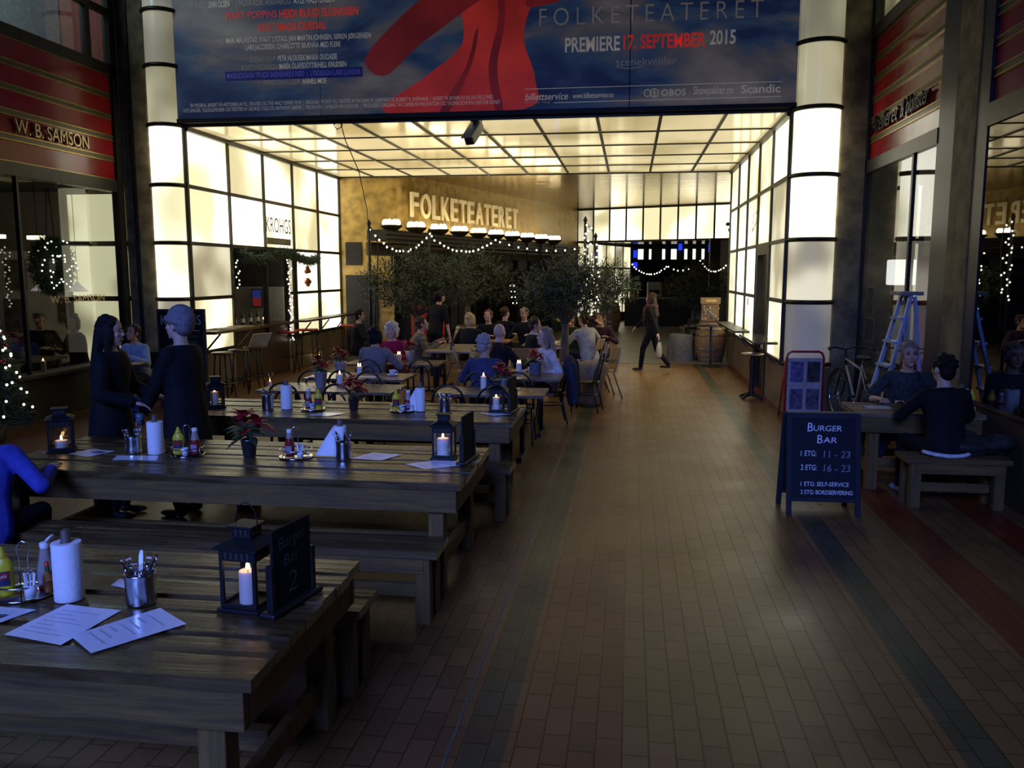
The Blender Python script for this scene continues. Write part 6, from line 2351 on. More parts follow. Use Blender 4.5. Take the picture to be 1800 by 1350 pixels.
light_string('fairy_light_curtain', 'reddish fairy lights at the chalkboard side of the bar opening',
             [(-7.06, 14.60, 2.3 - i * 0.06) for i in range(9)], 0.013, 0.04, 9)
# small white lamps on the entrance wall
light_string('fairy_light_string', 'few tiny white lights behind the crowns, over the blonde woman in black',
             [(-2.9 + 0.09 * (i % 2) + 0.02 * (i // 2), 20.5, 1.75 - 0.14 * (i // 2)) for i in range(8)], 0.014, 0.01, 10, False)

# fir garland over the bar opening with red baubles
firm = M('fir_needles', (0.018, 0.040, 0.020), 0.6, 0, 0.4, 20)
ga = thing('fir_garland', 'dark fir garland along the top of the bar opening with red brown baubles', 'garland', (-7.05, 14.6, 2.42))
rr = random.Random(3)
g = MB()
for i in range(2600):
    y = rr.uniform(0, 3.9)
    c = Vector((0.04 + rr.uniform(-0.03, 0.05), y, -0.02 - 0.06 * math.sin(y * 2.4) + rr.uniform(-0.08, 0.05)))
    d = Vector((rr.uniform(-1, 1), rr.uniform(-0.7, 0.7), rr.uniform(-1, 0.8))).normalized()
    s = d.orthogonal().normalized() * 0.008
    L_ = rr.uniform(0.06, 0.14)
    g.add([c - s, c + s, c + d * L_ + s * 0.3, c + d * L_ - s * 0.3], [(0, 1, 2, 3)])
g.build('foliage', firm, ga)
baub = M('bauble_copper', (0.22, 0.07, 0.03), 0.3, 0.5)
for (dy, dz) in ((3.25, -0.26), (3.33, -0.33), (3.18, -0.34), (3.25, -0.52), (3.34, -0.56), (3.17, -0.57), (3.25, -0.62)):
    MB().ell((0.03, dy, dz), (0.05, 0.05, 0.05), 12, 8).build('bauble', baub, ga)

# ================================================================ Christmas tree and wreath at the west shop
xt = thing('christmas_tree', 'fir tree with white lights standing before the west shop window', 'tree', (-7.68, 9.1, 0))
rr = random.Random(8)
MB().lathe([(0.16, 0), (0.19, 0.22), (0.17, 0.22), (0, 0.2)], n=18, cap1=False).build('pot', blackm, xt)
MB().cyl((0, 0, 0.2), (0, 0, 1.75), 0.045, 0.012, 8).build('trunk', bark, xt)
g = MB()
for i in range(5200):
    z = 0.28 + 1.55 * rr.random() ** 1.25
    R_ = 0.46 * (1 - (z - 0.28) / 1.62) + 0.03
    a = rr.uniform(0, 2 * PI)
    q = R_ * rr.random() ** 0.5
    c = Vector((q * math.cos(a), q * math.sin(a), z - 0.12 * q))
    d = Vector((math.cos(a) + rr.uniform(-0.8, 0.8), math.sin(a) + rr.uniform(-0.8, 0.8), rr.uniform(-0.6, 0.5))).normalized()
    s = d.orthogonal().normalized() * 0.007
    L_ = rr.uniform(0.06, 0.13)
    g.add([c - s, c + s, c + d * L_ + s * 0.2, c + d * L_ - s * 0.2], [(0, 1, 2, 3)])
g.build('foliage', firm, xt)
for i in range(44):
    z = 0.34 + 1.35 * ((i * 0.618) % 1) ** 1.1
    R_ = 0.46 * (1 - (z - 0.28) / 1.62) + 0.05
    a = -1.7 + 2.6 * ((i * 0.382 * 1.7) % 1)
    MB().ell((R_ * math.cos(a), R_ * math.sin(a), z), (0.014, 0.014, 0.016), 8, 6).build('bulb', bulbm, xt)
for i in range(6):
    a = -1.5 + i * 0.45
    z = 0.5 + 0.17 * i
    R_ = 0.46 * (1 - (z - 0.28) / 1.62) + 0.04
    MB().ell((R_ * math.cos(a), R_ * math.sin(a), z), (0.035, 0.035, 0.035), 12, 8).build('bauble', M('bauble_red', (0.25, 0.02, 0.02), 0.25, 0.3), xt)

wrt = thing('wreath', 'round fir wreath with white lights hung on red ribbons inside the west shop window', 'wreath', (-8.42, 11.45, 2.15))
g = MB()
for i in range(2600):
    a = rr.uniform(0, 2 * PI)
    b = rr.uniform(0, 2 * PI)
    q = 0.13 * rr.random() ** 0.5
    c = Vector((q * math.cos(b), (0.27 + q * math.sin(b)) * math.cos(a), (0.27 + q * math.sin(b)) * math.sin(a)))
    d = Vector((rr.uniform(-0.7, 0.7), math.cos(a) + rr.uniform(-1, 1), math.sin(a) + rr.uniform(-1, 1))).normalized()
    s = d.orthogonal().normalized() * 0.008
    g.add([c - s, c + s, c + d * 0.10 + s * 0.2, c + d * 0.10 - s * 0.2], [(0, 1, 2, 3)])
g.build('foliage', firm, wrt)
for i in range(36):
    a = i * 2.4
    q = 0.27 + 0.13 * math.sin(i * 1.9)
    MB().ell((0.12, q * math.cos(a), q * math.sin(a)), (0.012, 0.012, 0.013), 8, 6).build('bulb', bulbm, wrt)
x = MB()
for s in (-1, 1):
    x.tube([(0, s * 0.1, 0.3), (0, s * 0.02, 1.12)], 0.010, 5)
x.build('ribbon', M('ribbon_red', (0.16, 0.03, 0.025), 0.7), wrt)
wl_ = thing('window_lettering', 'gilt W. B. SAMSON letters on the west shop window glass', 'lettering', (-8.19, 11.2, 1.62))
text('W. B. SAMSON', 'lettering', gl_, wl_, (0, -0.15, 0.0), (0, 1, 0), (0, 0, 1), 1.25, 0.105)

# ================================================================ inside the west shop
for i, (x_, z_, w_, h_) in enumerate(((-11.1, 2.02, 0.42, 0.55), (-11.15, 1.28, 0.45, 0.6), (-10.05, 2.05, 0.34, 0.46), (-10.05, 1.38, 0.50, 0.45), (-9.55, 1.42, 0.3, 0.4))):
    fr_ = thing('picture_frame', ['framed picture highest on the white wall, seen past the dark mullion', 'framed picture under the highest one on the white wall', 'framed portrait on the white wall just beside the wreath', 'framed landscape print beneath the framed portrait', 'small framed print low on the wall behind the wreath'][i], 'picture', (x_, 14.09, z_), 0, 'pictures on the white cafe wall')
    MB().bx(-w_ / 2, w_ / 2, -0.03, 0, -h_ / 2, h_ / 2).build('frame', M('frame_grey', (0.10, 0.09, 0.08), 0.5), fr_)
    MB().bx(-w_ / 2 + 0.035, w_ / 2 - 0.035, -0.033, -0.03, -h_ / 2 + 0.035, h_ / 2 - 0.035).build('print', M('picture_print', (0.10, 0.085, 0.07), 0.5, 0, 0.7, 6), fr_)
for i, (x_, y_, z_) in enumerate(((-9.9, 12.2, 2.62), (-9.2, 12.2, 2.60))):
    dl = thing('downlight', ['small slotted lamp under the cafe ceiling, further from the wreath', 'small slotted lamp under the cafe ceiling, just over the wreath'][i], 'lamp', (x_, y_, z_), 0, 'slotted lamps in the cafe')
    MB().bx(-0.15, 0.15, -0.06, 0.06, 0.03, 0.06).build('housing', blackm, dl)
    MB().cyl((0, 0, 0.06), (0, 0, 3.5 - z_), 0.008, None, 6).build('rod', blackm, dl)
    e = MB()
    for k in range(4):
        e.bx(-0.13 + k * 0.07, -0.08 + k * 0.07, -0.062, 0.05, -0.03, 0.03)
    e.build('lamp_glass', M('slot_lamp', (1.0, 0.85, 0.55), 0.4, 0, 0.05, 5, em=3.0), dl)
for i, (x_, y_) in enumerate(((-9.95, 13.2), (-8.95, 12.75))):
    pl = thing('pendant_lamp', ['small conical white pendant lamp over the man in the cap', 'small conical white pendant lamp near the lit wall of the west shop'][i], 'lamp', (x_, y_, 1.75), 0, 'conical white pendants')
    MB().lathe([(0.16, 0.0), (0.03, 0.14), (0.02, 0.16)], n=18, cap0=False).build('shade', M('white_shade', (0.75, 0.72, 0.68), 0.5, em=0.25), pl)
    MB().cyl((0, 0, 0.16), (0, 0, 1.74), 0.005, None, 6).build('cord', blackm, pl)
ct = thing('cafe_table', 'wooden table inside the west shop carrying a poinsettia in a clay pot', 'table', (-9.35, 11.7, 0))
MB().bx(-0.6, 0.6, -0.4, 0.4, 0.72, 0.76).build('tabletop', MATS['oak_top'], ct, bevel=0.005)
for sx in (-1, 1):
    for sy in (-1, 1):
        MB().bx(sx * 0.5 - 0.03, sx * 0.5 + 0.03, sy * 0.33 - 0.03, sy * 0.33 + 0.03, 0, 0.72).build('leg', blackm, ct)
poinsettia('bright red poinsettia in a clay pot on the table inside the west shop', (-9.25, 11.65, 0.762), M('clay_pot', (0.36, 0.28, 0.2), 0.7), 0.085, 0.16, 1.1, 12)
wch = thing('draped_chair', 'chair with a pale quilted jacket over its back, just inside the west shop window', 'chair', (-8.95, 10.95, 0), -0.3)
MB().bx(-0.22, 0.22, -0.22, 0.22, 0.42, 0.47).build('seat', blackm, wch)
for sx in (-1, 1):
    for sy in (-1, 1):
        MB().bx(sx * 0.19 - 0.02, sx * 0.19 + 0.02, sy * 0.19 - 0.02, sy * 0.19 + 0.02, 0, 0.42).build('leg', blackm, wch)
j = MB()
j.ell((0, -0.25, 0.72), (0.34, 0.12, 0.34), 18, 12)
j.ell((0, -0.25, 0.52), (0.30, 0.13, 0.24), 18, 12)
for s in (-1, 1):
    cap(j, (s * 0.27, -0.25, 0.85), (s * 0.34, -0.28, 0.45), 0.09, 0.07)
remesh(j.build('jacket', cloth('quilt_white', (0.42, 0.41, 0.38)), wch), 0.02, 4)
# outdoor table of the man in light blue
ot = thing('cafe_table', 'small round table against the west shop front, before the man in light blue', 'table', (-7.25, 11.15, 0))
MB().lathe([(0.0, 0.745), (0.36, 0.745), (0.37, 0.76), (0.36, 0.775), (0.0, 0.775)], n=28).build('tabletop', MATS['oak_top'], ot)
MB().lathe([(0.24, 0), (0.22, 0.03), (0.03, 0.06), (0.03, 0.74)], n=18).build('pedestal', blackm, ot)
cup('cup', 'white mug on the small round table before the man in light blue', (-7.35, 11.05, 0.776), 0.045, 0.10, capw)
pt_ = MB().lathe([(0.0, 0.006), (0.06, 0.0), (0.11, 0.016), (0.105, 0.018), (0.05, 0.008), (0, 0.008)], n=24, cap0=False, cap1=False).build('plate', capw, None, (-7.12, 10.98, 0.776))
tag(pt_, 'white plate on the small round table before the man in light blue', 'plate')
och = thing('cafe_chair', 'dark chair under the man in light blue', 'chair', (-7.3, 11.78, 0), PI)
MB().bx(-0.2, 0.2, -0.2, 0.2, 0.41, 0.45).build('seat', blackm, och)
MB().bx(-0.2, 0.2, -0.22, -0.19, 0.6, 0.85).build('backrest', blackm, och)
for sx in (-1, 1):
    MB().bx(sx * 0.18 - 0.015, sx * 0.18 + 0.015, 0.16, 0.19, 0, 0.41).build('leg', blackm, och)
    MB().bx(sx * 0.18 - 0.015, sx * 0.18 + 0.015, -0.22, -0.19, 0, 0.85).build('leg', blackm, och)

# ================================================================ chalkboard by the standing table
kbd = thing('chalkboard_sign', 'tall black chalkboard with grey KROHGS lettering, half hidden by the person in the grey hat', 'sign', (-6.86, 12.2, 0), 0.12)
MB().bx(-0.34, 0.34, -0.02, 0.02, 0.1, 1.47).build('board', chalk, kbd)
MB().bx(-0.37, -0.34, -0.03, 0.03, 0, 1.50).bx(0.34, 0.37, -0.03, 0.03, 0, 1.5).bx(-0.34, 0.34, -0.03, 0.03, 1.47, 1.50).build('frame', blackm, kbd)
text('KROHGS', 'chalk_writing', M('chalk_bluegrey', (0.30, 0.32, 0.38), 0.8), kbd, (-0.31, -0.022, 1.26), UX, UZ, 0.62, 0.15)
text('~', 'chalk_writing', MATS['chalk_bluegrey'], kbd, (0.16, -0.022, 1.13), UX, UZ, 0.12, 0.10)
for i, (s_, z) in enumerate((('DAGENS', 1.06), ('SUPPE', 0.98), ('REKER', 0.9))):
    text(s_, 'chalk_writing', chalkg, kbd, (0.0, -0.022, z), UX, UZ, 0.24, 0.035)

# ================================================================ A-board: Burger Bar
ab = thing('sandwich_board', 'black A-frame chalkboard reading Burger Bar with opening hours, standing in the aisle', 'sign', (1.66, 7.44, 0), 0.03)
tilt = math.radians(9.5)
XA = Matrix.Translation((0, -0.17, 0)) @ Matrix.Rotation(-tilt, 4, 'X')
XB = Matrix.Translation((-0.02, 0.17, 0)) @ Matrix.Rotation(tilt, 4, 'X')
bfr = M('board_frame_blueblack', (0.012, 0.014, 0.022), 0.6, spec=0.25)


def aleg(X, nm, m_):
    f = MB()
    for s in (-1, 1):
        f.bx(s * 0.285 - 0.022, s * 0.285 + 0.022, -0.012, 0.012, 0.0, 0.87, 0, X)
    f.bx(-0.263, 0.263, -0.012, 0.012, 0.825, 0.87, 0, X).bx(-0.263, 0.263, -0.012, 0.012, 0.115, 0.15, 0, X)
    f.build(nm, bfr, ab, bevel=0.003)
    MB().bx(-0.263, 0.263, -0.006, 0.006, 0.15, 0.825, 0, X).build(m_, M('board_black', (0.009, 0.011, 0.018), 0.7, spec=0.2), ab)


aleg(XA, 'front_frame', 'front_panel')
aleg(XB, 'rear_frame', 'rear_panel')
MB().bx(-0.30, 0.30, -0.028, 0.028, 0.852, 0.868).build('top_hinge', M('hinge_wood', (0.10, 0.07, 0.05), 0.6), ab)
chm = M('chalk_marker', (0.70, 0.72, 0.80), 0.8, 0, 0.06, 30)
chg = M('chalk_faded', (0.20, 0.21, 0.26), 0.8, 0, 0.2, 30)


def at_board(s, x, z, w_, h_, m_, rot=0.0, sh=0.08, b=0.004):
    o = XA @ Vector((x, -0.0075, z))
    text(s, 'chalk_writing', m_, ab, o, (1, 0, 0), (XA.to_3x3() @ Vector((0, 0, 1))), w_, h_, 0, sh, b, rot)


at_board('B', -0.135, 0.715, 0.045, 0.075, chm)
at_board('URGER', -0.085, 0.72, 0.235, 0.048, chm, -0.02)
at_board('B', -0.055, 0.615, 0.045, 0.072, chm)
at_board('AR', -0.005, 0.62, 0.115, 0.048, chm)
at_board('1 ETG:', -0.19, 0.505, 0.13, 0.046, chm)
at_board('11 - 23', 0.0, 0.495, 0.22, 0.058, chg, -0.03)
at_board('2 ETG:', -0.19, 0.385, 0.135, 0.046, chm)
at_board('16 - 23', 0.0, 0.375, 0.22, 0.060, chg, -0.03)
at_board('1 ETG: SELF-SERVICE', -0.19, 0.250, 0.40, 0.036, chm, -0.02)
at_board('2 ETG: BORDSERVERING', -0.19, 0.180, 0.43, 0.036, chm, -0.02)
MB().tube([(-0.05, -0.15, 0.12), (-0.02, -0.1, 0.07), (0.04, 0.0, 0.05), (0.06, 0.1, 0.08), (0.05, 0.15, 0.12)], 0.003, 5).build('chain', chrome, ab)

# ================================================================ poster stand with red frame
po = thing('poster_stand', 'red tube framed poster stand with four pictures behind shiny film, beside the round column', 'sign', (2.47, 12.3, 0), 0.10)
redt = M('red_tube', (0.40, 0.015, 0.015), 0.35)
MB().tube([(-0.26, 0, 0), (-0.26, 0, 0.86), (-0.235, 0, 0.925), (-0.19, 0, 0.95), (0.19, 0, 0.95), (0.235, 0, 0.925), (0.26, 0, 0.86), (0.26, 0, 0)], 0.017, 8).build('frame', redt, po)
MB().tube([(-0.26, 0.3, 0), (-0.26, 0.03, 0.80)], 0.014, 8).build('rear_leg', redt, po)
MB().tube([(0.26, 0.3, 0), (0.26, 0.03, 0.80)], 0.014, 8).build('rear_leg', redt, po)
MB().bx(-0.24, 0.24, -0.012, 0.012, 0.10, 0.86).build('panel', M('poster_grey', (0.5, 0.48, 0.46), 0.5), po)
for i, (x0, z0) in enumerate(((-0.20, 0.52), (0.03, 0.52), (-0.20, 0.13), (0.03, 0.13))):
    MB().bx(x0, x0 + 0.18, -0.016, -0.012, z0, z0 + 0.29).build('picture', M('poster_photo' + 'abcd'[i], [(0.16, 0.14, 0.30), (0.05, 0.05, 0.06), (0.14, 0.10, 0.18), (0.12, 0.11, 0.15)][i], 0.5, 0, 0.8, 16), po)
fm = MB()
n = 13
vs = []
rr = random.Random(4)
for i in range(n):
    for jx in range(n):
        vs.append((-0.235 + 0.47 * jx / (n - 1), -0.02 - rr.uniform(0, 0.012), 0.105 + 0.75 * i / (n - 1)))
fm.add(vs, [(i * n + j, i * n + j + 1, (i + 1) * n + j + 1, (i + 1) * n + j) for i in range(n - 1) for j in range(n - 1)], 0, True)
fm.build('film', glass_mat('poster_film', (0.9, 0.9, 0.92), 1.5, 0.03), po)

# ================================================================ bicycle against the east shop
bk_ = thing('bicycle', 'old beige bicycle parked under the shop window beside the round column', 'bicycle', (3.03, 11.75, 0), math.radians(-80.3))
# local: rides towards -X, wheels at x=-0.52 and 0.52
cream = M('bike_cream', (0.42, 0.36, 0.25), 0.35, 0.1)
tyre = M('tyre_rubber', (0.012, 0.012, 0.012), 0.7)
for nm, cx in (('front_wheel', -0.54), ('rear_wheel', 0.52)):
    wv = MB()
    wv.tube([(cx + 0.34 * math.cos(2 * PI * i / 40), 0, 0.36 + 0.34 * math.sin(2 * PI * i / 40)) for i in range(40)], 0.018, 8, 0, True)
    o = wv.build(nm, tyre, bk_)
    wv = MB()
    wv.tube([(cx + 0.315 * math.cos(2 * PI * i / 40), 0, 0.36 + 0.315 * math.sin(2 * PI * i / 40)) for i in range(40)], 0.010, 6, 0, True)
    for i in range(18):
        a = 2 * PI * i / 18
        wv.tube([(cx, 0.015 * (-1) ** i, 0.36), (cx + 0.31 * math.cos(a), 0, 0.36 + 0.31 * math.sin(a))], 0.0018, 4, 0)
    wv.cyl((cx, -0.04, 0.36), (cx, 0.04, 0.36), 0.022, None, 10)
    wv.build('rim', chrome, o)
f = MB()
f.tube([(-0.34, 0, 0.80), (0.02, 0, 0.30)], 0.017, 8).tube([(-0.36, 0, 0.88), (0.14, 0, 0.78)], 0.016, 8).tube([(0.02, 0, 0.30), (0.17, 0, 0.86)], 0.016, 8)
for s in (-0.045, 0.045):
    f.tube([(0.02, s * 0.5, 0.30), (0.52, s, 0.36)], 0.010, 6).tube([(0.15, s * 0.3, 0.78), (0.52, s, 0.36)], 0.009, 6)
f.build('frame', cream, bk_)
f = MB()
f.tube([(-0.32, 0, 0.74), (-0.37, 0, 0.93), (-0.38, 0, 1.0)], 0.018, 8)
for s in (-0.05, 0.05):
    f.tube([(-0.335, s * 0.7, 0.76), (-0.42, s, 0.62), (-0.54, s, 0.36)], 0.012, 7)
f.build('fork', blackm, bk_)
MB().tube([(-0.20, -0.30, 1.02), (-0.34, -0.26, 1.03), (-0.40, -0.12, 1.03), (-0.39, 0, 1.0), (-0.40, 0.12, 1.03), (-0.34, 0.26, 1.03), (-0.20, 0.30, 1.02)], 0.011, 7).build('handlebar', blackm, bk_)
for s in (-1, 1):
    MB().tube([(-0.28, s * 0.275, 1.025), (-0.17, s * 0.305, 1.018)], 0.016, 7).build('grip', tyre, bk_)
sd = MB().ell((0.20, 0, 0.94), (0.14, 0.085, 0.035), 16, 10)
sd.ell((0.08, 0, 0.945), (0.10, 0.03, 0.025), 12, 8)
remesh(sd.build('saddle', tyre, bk_), 0.008, 2)
MB().cyl((0.17, 0, 0.84), (0.195, 0, 0.93), 0.013, None, 8).build('seat_post', chrome, bk_)
f = MB().tube([(0.52 + 0.37 * math.cos(a * PI / 16), 0, 0.36 + 0.37 * math.sin(a * PI / 16)) for a in range(1, 14)], 0.012, 6)
f.build('rear_mudguard', blackm, bk_)
f = MB().tube([(-0.54 + 0.37 * math.cos(a * PI / 16), 0, 0.36 + 0.37 * math.sin(a * PI / 16)) for a in range(4, 16)], 0.012, 6)
f.build('front_mudguard', blackm, bk_)
f = MB().lathe([(0.0, -0.004), (0.085, -0.004), (0.085, 0.004), (0.0, 0.004)], n=24, X=Matrix.Translation((0.02, -0.05, 0.30)) @ Matrix.Rotation(PI / 2, 4, 'X'))
f.build('chainring', chrome, bk_)
for s, a in ((-1, 0.9), (1, 0.9 + PI)):
    f = MB().tube([(0.02, s * 0.06, 0.30), (0.02 + 0.16 * math.cos(a), s * 0.07, 0.30 + 0.16 * math.sin(a))], 0.008, 6)
    f.box((0.02 + 0.16 * math.cos(a), s * 0.11, 0.30 + 0.16 * math.sin(a)), (0.09, 0.08, 0.02))
    f.build('pedal', blackm, bk_)
MB().tube([(0.1, -0.05, 0.3), (0.2, -0.16, 0.0)], 0.009, 6).build('kickstand', chrome, bk_)

# ================================================================ blue step ladder behind the seated pair
la = thing('step_ladder', 'pale blue step ladder leaning against the stone pier behind the seated pair', 'ladder', (2.98, 9.78, 0), math.radians(-86))
lad = M('ladder_paint', (0.30, 0.40, 0.62), 0.4, 0.2, 0.12, 6)
for sx in (-1, 1):
    MB().beam((sx * 0.24, -0.40, 0.0), (sx * 0.13, 0.02, 1.82), 0.055, 0.03, 0, (0, 1, 0)).build('rail', lad, la)
    MB().beam((sx * 0.24, 0.22, 0.0), (sx * 0.13, 0.06, 1.80), 0.04, 0.03, 0, (0, 1, 0)).build('rear_rail', lad, la)
for k in range(1, 7):
    u = k / 7
    MB().bx(-0.24 + 0.11 * u, 0.24 - 0.11 * u, -0.40 + 0.42 * u - 0.05, -0.40 + 0.42 * u + 0.05, 1.82 * u - 0.012, 1.82 * u + 0.012).build('step', lad, la)
MB().bx(-0.17, 0.17, -0.10, 0.14, 1.81, 1.85).build('top_plate', M('ladder_top', (0.25, 0.24, 0.24), 0.4), la, bevel=0.006)

# ================================================================ things in the east shop window
pm_ = M('photo_white', (0.5, 0.47, 0.44), 0.5)
for i, (y, z, w_, h_) in enumerate(((12.55, 1.66, 0.36, 0.40), (12.5, 1.26, 0.46, 0.34), (14.1, 0.90 + 0.18, 0.0, 0.0), (11.9, 0.86, 0.40, 0.24))):
    if not w_:
        continue
    t = thing('window_photo', ['portrait photo stuck highest in the east shop window', 'photo stuck under the portrait in the east shop window', '', 'photo propped low on the sill of the east shop window'][i], 'photo', (3.365, y, z), 0, 'photos in the east shop window')
    MB().bx(-0.004, 0.004, -w_ / 2, w_ / 2, -h_ / 2, h_ / 2).build('mount', pm_, t)
    MB().bx(-0.006, -0.004, -w_ / 2 + 0.02, w_ / 2 - 0.02, -h_ / 2 + 0.02, h_ / 2 - 0.02).build('print', M('window_print', (0.16, 0.11, 0.10), 0.5, 0, 0.8, 9), t)
ls = thing('lamp_shade_light', 'bright white square shaded lamp hanging in the east shop window', 'lamp', (3.85, 12.85, 2.06))
MB().bx(-0.16, 0.16, -0.16, 0.16, -0.18, 0.18).build('shade', M('lamp_shade_glow', (1.0, 0.95, 0.82), 0.6, 0, 0.03, 4, em=2.2), ls, bevel=0.02)
MB().cyl((0, 0, 0.18), (0, 0, 1.54), 0.006, None, 6).build('cord', blackm, ls)
mg = thing('magazine_rack', 'wire rack full of cards and magazines inside the east shop window', 'rack', (4.15, 11.5, 0))
x = MB()
for z in (0.9, 1.2, 1.5):
    x.bx(-0.3, 0.3, -0.02, 0.02, z, z + 0.02)
x.bx(-0.32, -0.3, -0.02, 0.02, 0, 1.75).bx(0.3, 0.32, -0.02, 0.02, 0, 1.75)
x.build('frame', steel, mg)
rr = random.Random(6)
for z in (0.92, 1.22, 1.52):
    for i in range(4):
        c = rr.uniform(0.1, 0.5)
        t = thing('magazine', 'magazine standing in the wire rack inside the east shop', 'magazine', (4.15 - 0.22 + i * 0.145, 11.46, z), 0, 'magazines in the wire rack')
        MB().bx(-0.06, 0.06, -0.012, 0.0, 0, 0.22).build('pages', M('magazine%d' % (i % 3), [(0.5, 0.45, 0.4), (0.3, 0.2, 0.16), (0.4, 0.36, 0.25)][i % 3], 0.5, 0, 0.6, 20), t)
tl = thing('table_lamp', 'small warm table lamp glowing against the red wall of the east shop', 'lamp', (5.35, 15.55, 1.65))
MB().lathe([(0.03, -0.25), (0.02, -0.1), (0.015, 0)], n=12).build('base', brass, tl)
MB().ell((0, 0, 0.06), (0.06, 0.06, 0.08), 12, 8).build('bulb', M('warm_bulb', (1, 0.6, 0.25), 0.4, em=6.0), tl)
shl = thing('side_cabinet', 'dark red side cabinet inside the east shop', 'cabinet', (6.0, 15.6, 0))
MB().bx(-0.9, 0.9, -0.3, 0.3, 0, 1.37).build('body', redwall, shl)
MB().bx(-0.95, 0.95, -0.33, 0.33, 1.37, 1.40).build('top', M('cabinet_top', (0.08, 0.04, 0.03), 0.4), shl)
pfr = thing('picture_frame', 'small framed black and white picture on the cream wall of the east shop', 'picture', (5.2, 16.38, 2.75))
MB().bx(-0.24, 0.24, -0.03, 0, -0.2, 0.2).build('frame', ply, pfr)
MB().bx(-0.2, 0.2, -0.035, -0.03, -0.16, 0.16).build('print', pm_, pfr)
tub = thing('ceiling_lamp', 'long bright strip lamp under the ceiling of the east shop', 'lamp', (4.1, 11.4, 3.42), -0.12)
MB().bx(-0.10, 0.10, -0.9, 0.9, 0.0, 0.06).build('housing', blackm, tub)
MB().bx(-0.08, 0.08, -0.88, 0.88, -0.02, 0.0).build('diffuser', M('strip_glow', (1.0, 0.93, 0.75), 0.5, em=3.0), tub)
# ================================================================ the bar behind the opening
scr = thing('television', 'dark television screen inside the bar opening', 'television', (-8.6, 16.6, 1.55))
MB().bx(-0.02, 0.02, -0.45, 0.45, -0.26, 0.26).build('screen', M('screen_black', (0.01, 0.012, 0.015), 0.15), scr)
MB().bx(-1.4, -0.02, -0.03, 0.03, -0.03, 0.03).build('bracket', blackm, scr)
ring = thing('iron_ring', 'large thin dark ring hung on the wall inside the bar', 'decoration', (-9.0, 14.45, 1.85))
MB().tube([(0.33 * math.cos(2 * PI * i / 36), 0, 0.33 * math.sin(2 * PI * i / 36)) for i in range(36)], 0.018, 6, 0, True).build('rim', blackm, ring)
struct('wall_bar_pale', MB().bx(-10.25, -7.6, 17.86, 17.9, 0.9, 1.75), M('pale_bar_wall', (0.30, 0.29, 0.26), 0.6))
cb2 = thing('menu_board', 'large dark menu board hanging inside the bar opening', 'board', (-9.6, 16.3, 2.05))
MB().bx(-0.03, 0.0, -0.85, 0.85, -0.36, 0.36).build('board', chalk, cb2)
MB().bx(-0.03, 0.01, -0.9, 0.9, 0.36, 0.44).build('frame', blackm, cb2)
sp_ = thing('screen_poster', 'small glowing red and blue screen in the corner of the bar', 'screen', (-8.2, 17.84, 1.5))
MB().bx(-0.12, 0.12, -0.03, 0, -0.2, 0.2).build('frame', blackm, sp_)
MB().bx(-0.10, 0.10, -0.034, -0.03, 0.0, 0.18).build('blue_part', M('screen_blue', (0.03, 0.06, 0.3), 0.4, em=0.25), sp_)
MB().bx(-0.10, 0.10, -0.034, -0.03, -0.18, 0.0).build('red_part', M('screen_red', (0.3, 0.03, 0.03), 0.4, em=0.25), sp_)
rr = random.Random(12)
for i in range(9):
    y = 14.9 + i * 0.21
    t = thing('wine_glass', 'upturned wine glass on the bar counter inside the opening', 'glass', (-7.25 + 0.05 * (i % 2), y, 1.052), 0, 'glasses on the bar counter')
    MB().lathe([(0.03, 0.0), (0.032, 0.06), (0.02, 0.085), (0.004, 0.095), (0.004, 0.15), (0.03, 0.158)], n=14, cap0=False).build('bowl', thin_glass, t)
for i in range(5):
    t = thing('bottle', 'bottle standing behind the glasses on the bar counter', 'bottle', (-7.38, 15.05 + i * 0.33, 1.052), 0, 'bottles on the bar counter')
    MB().lathe([(0.0, 0), (0.035, 0), (0.036, 0.17), (0.013, 0.23), (0.013, 0.30), (0, 0.30)], n=14, cap0=False, cap1=False).build('glass', M('green_glass', (0.03, 0.06, 0.025), 0.15), t)
    MB().lathe([(0.0365, 0.05), (0.0368, 0.13)], n=14, cap0=False, cap1=False).build('label', capw, t)

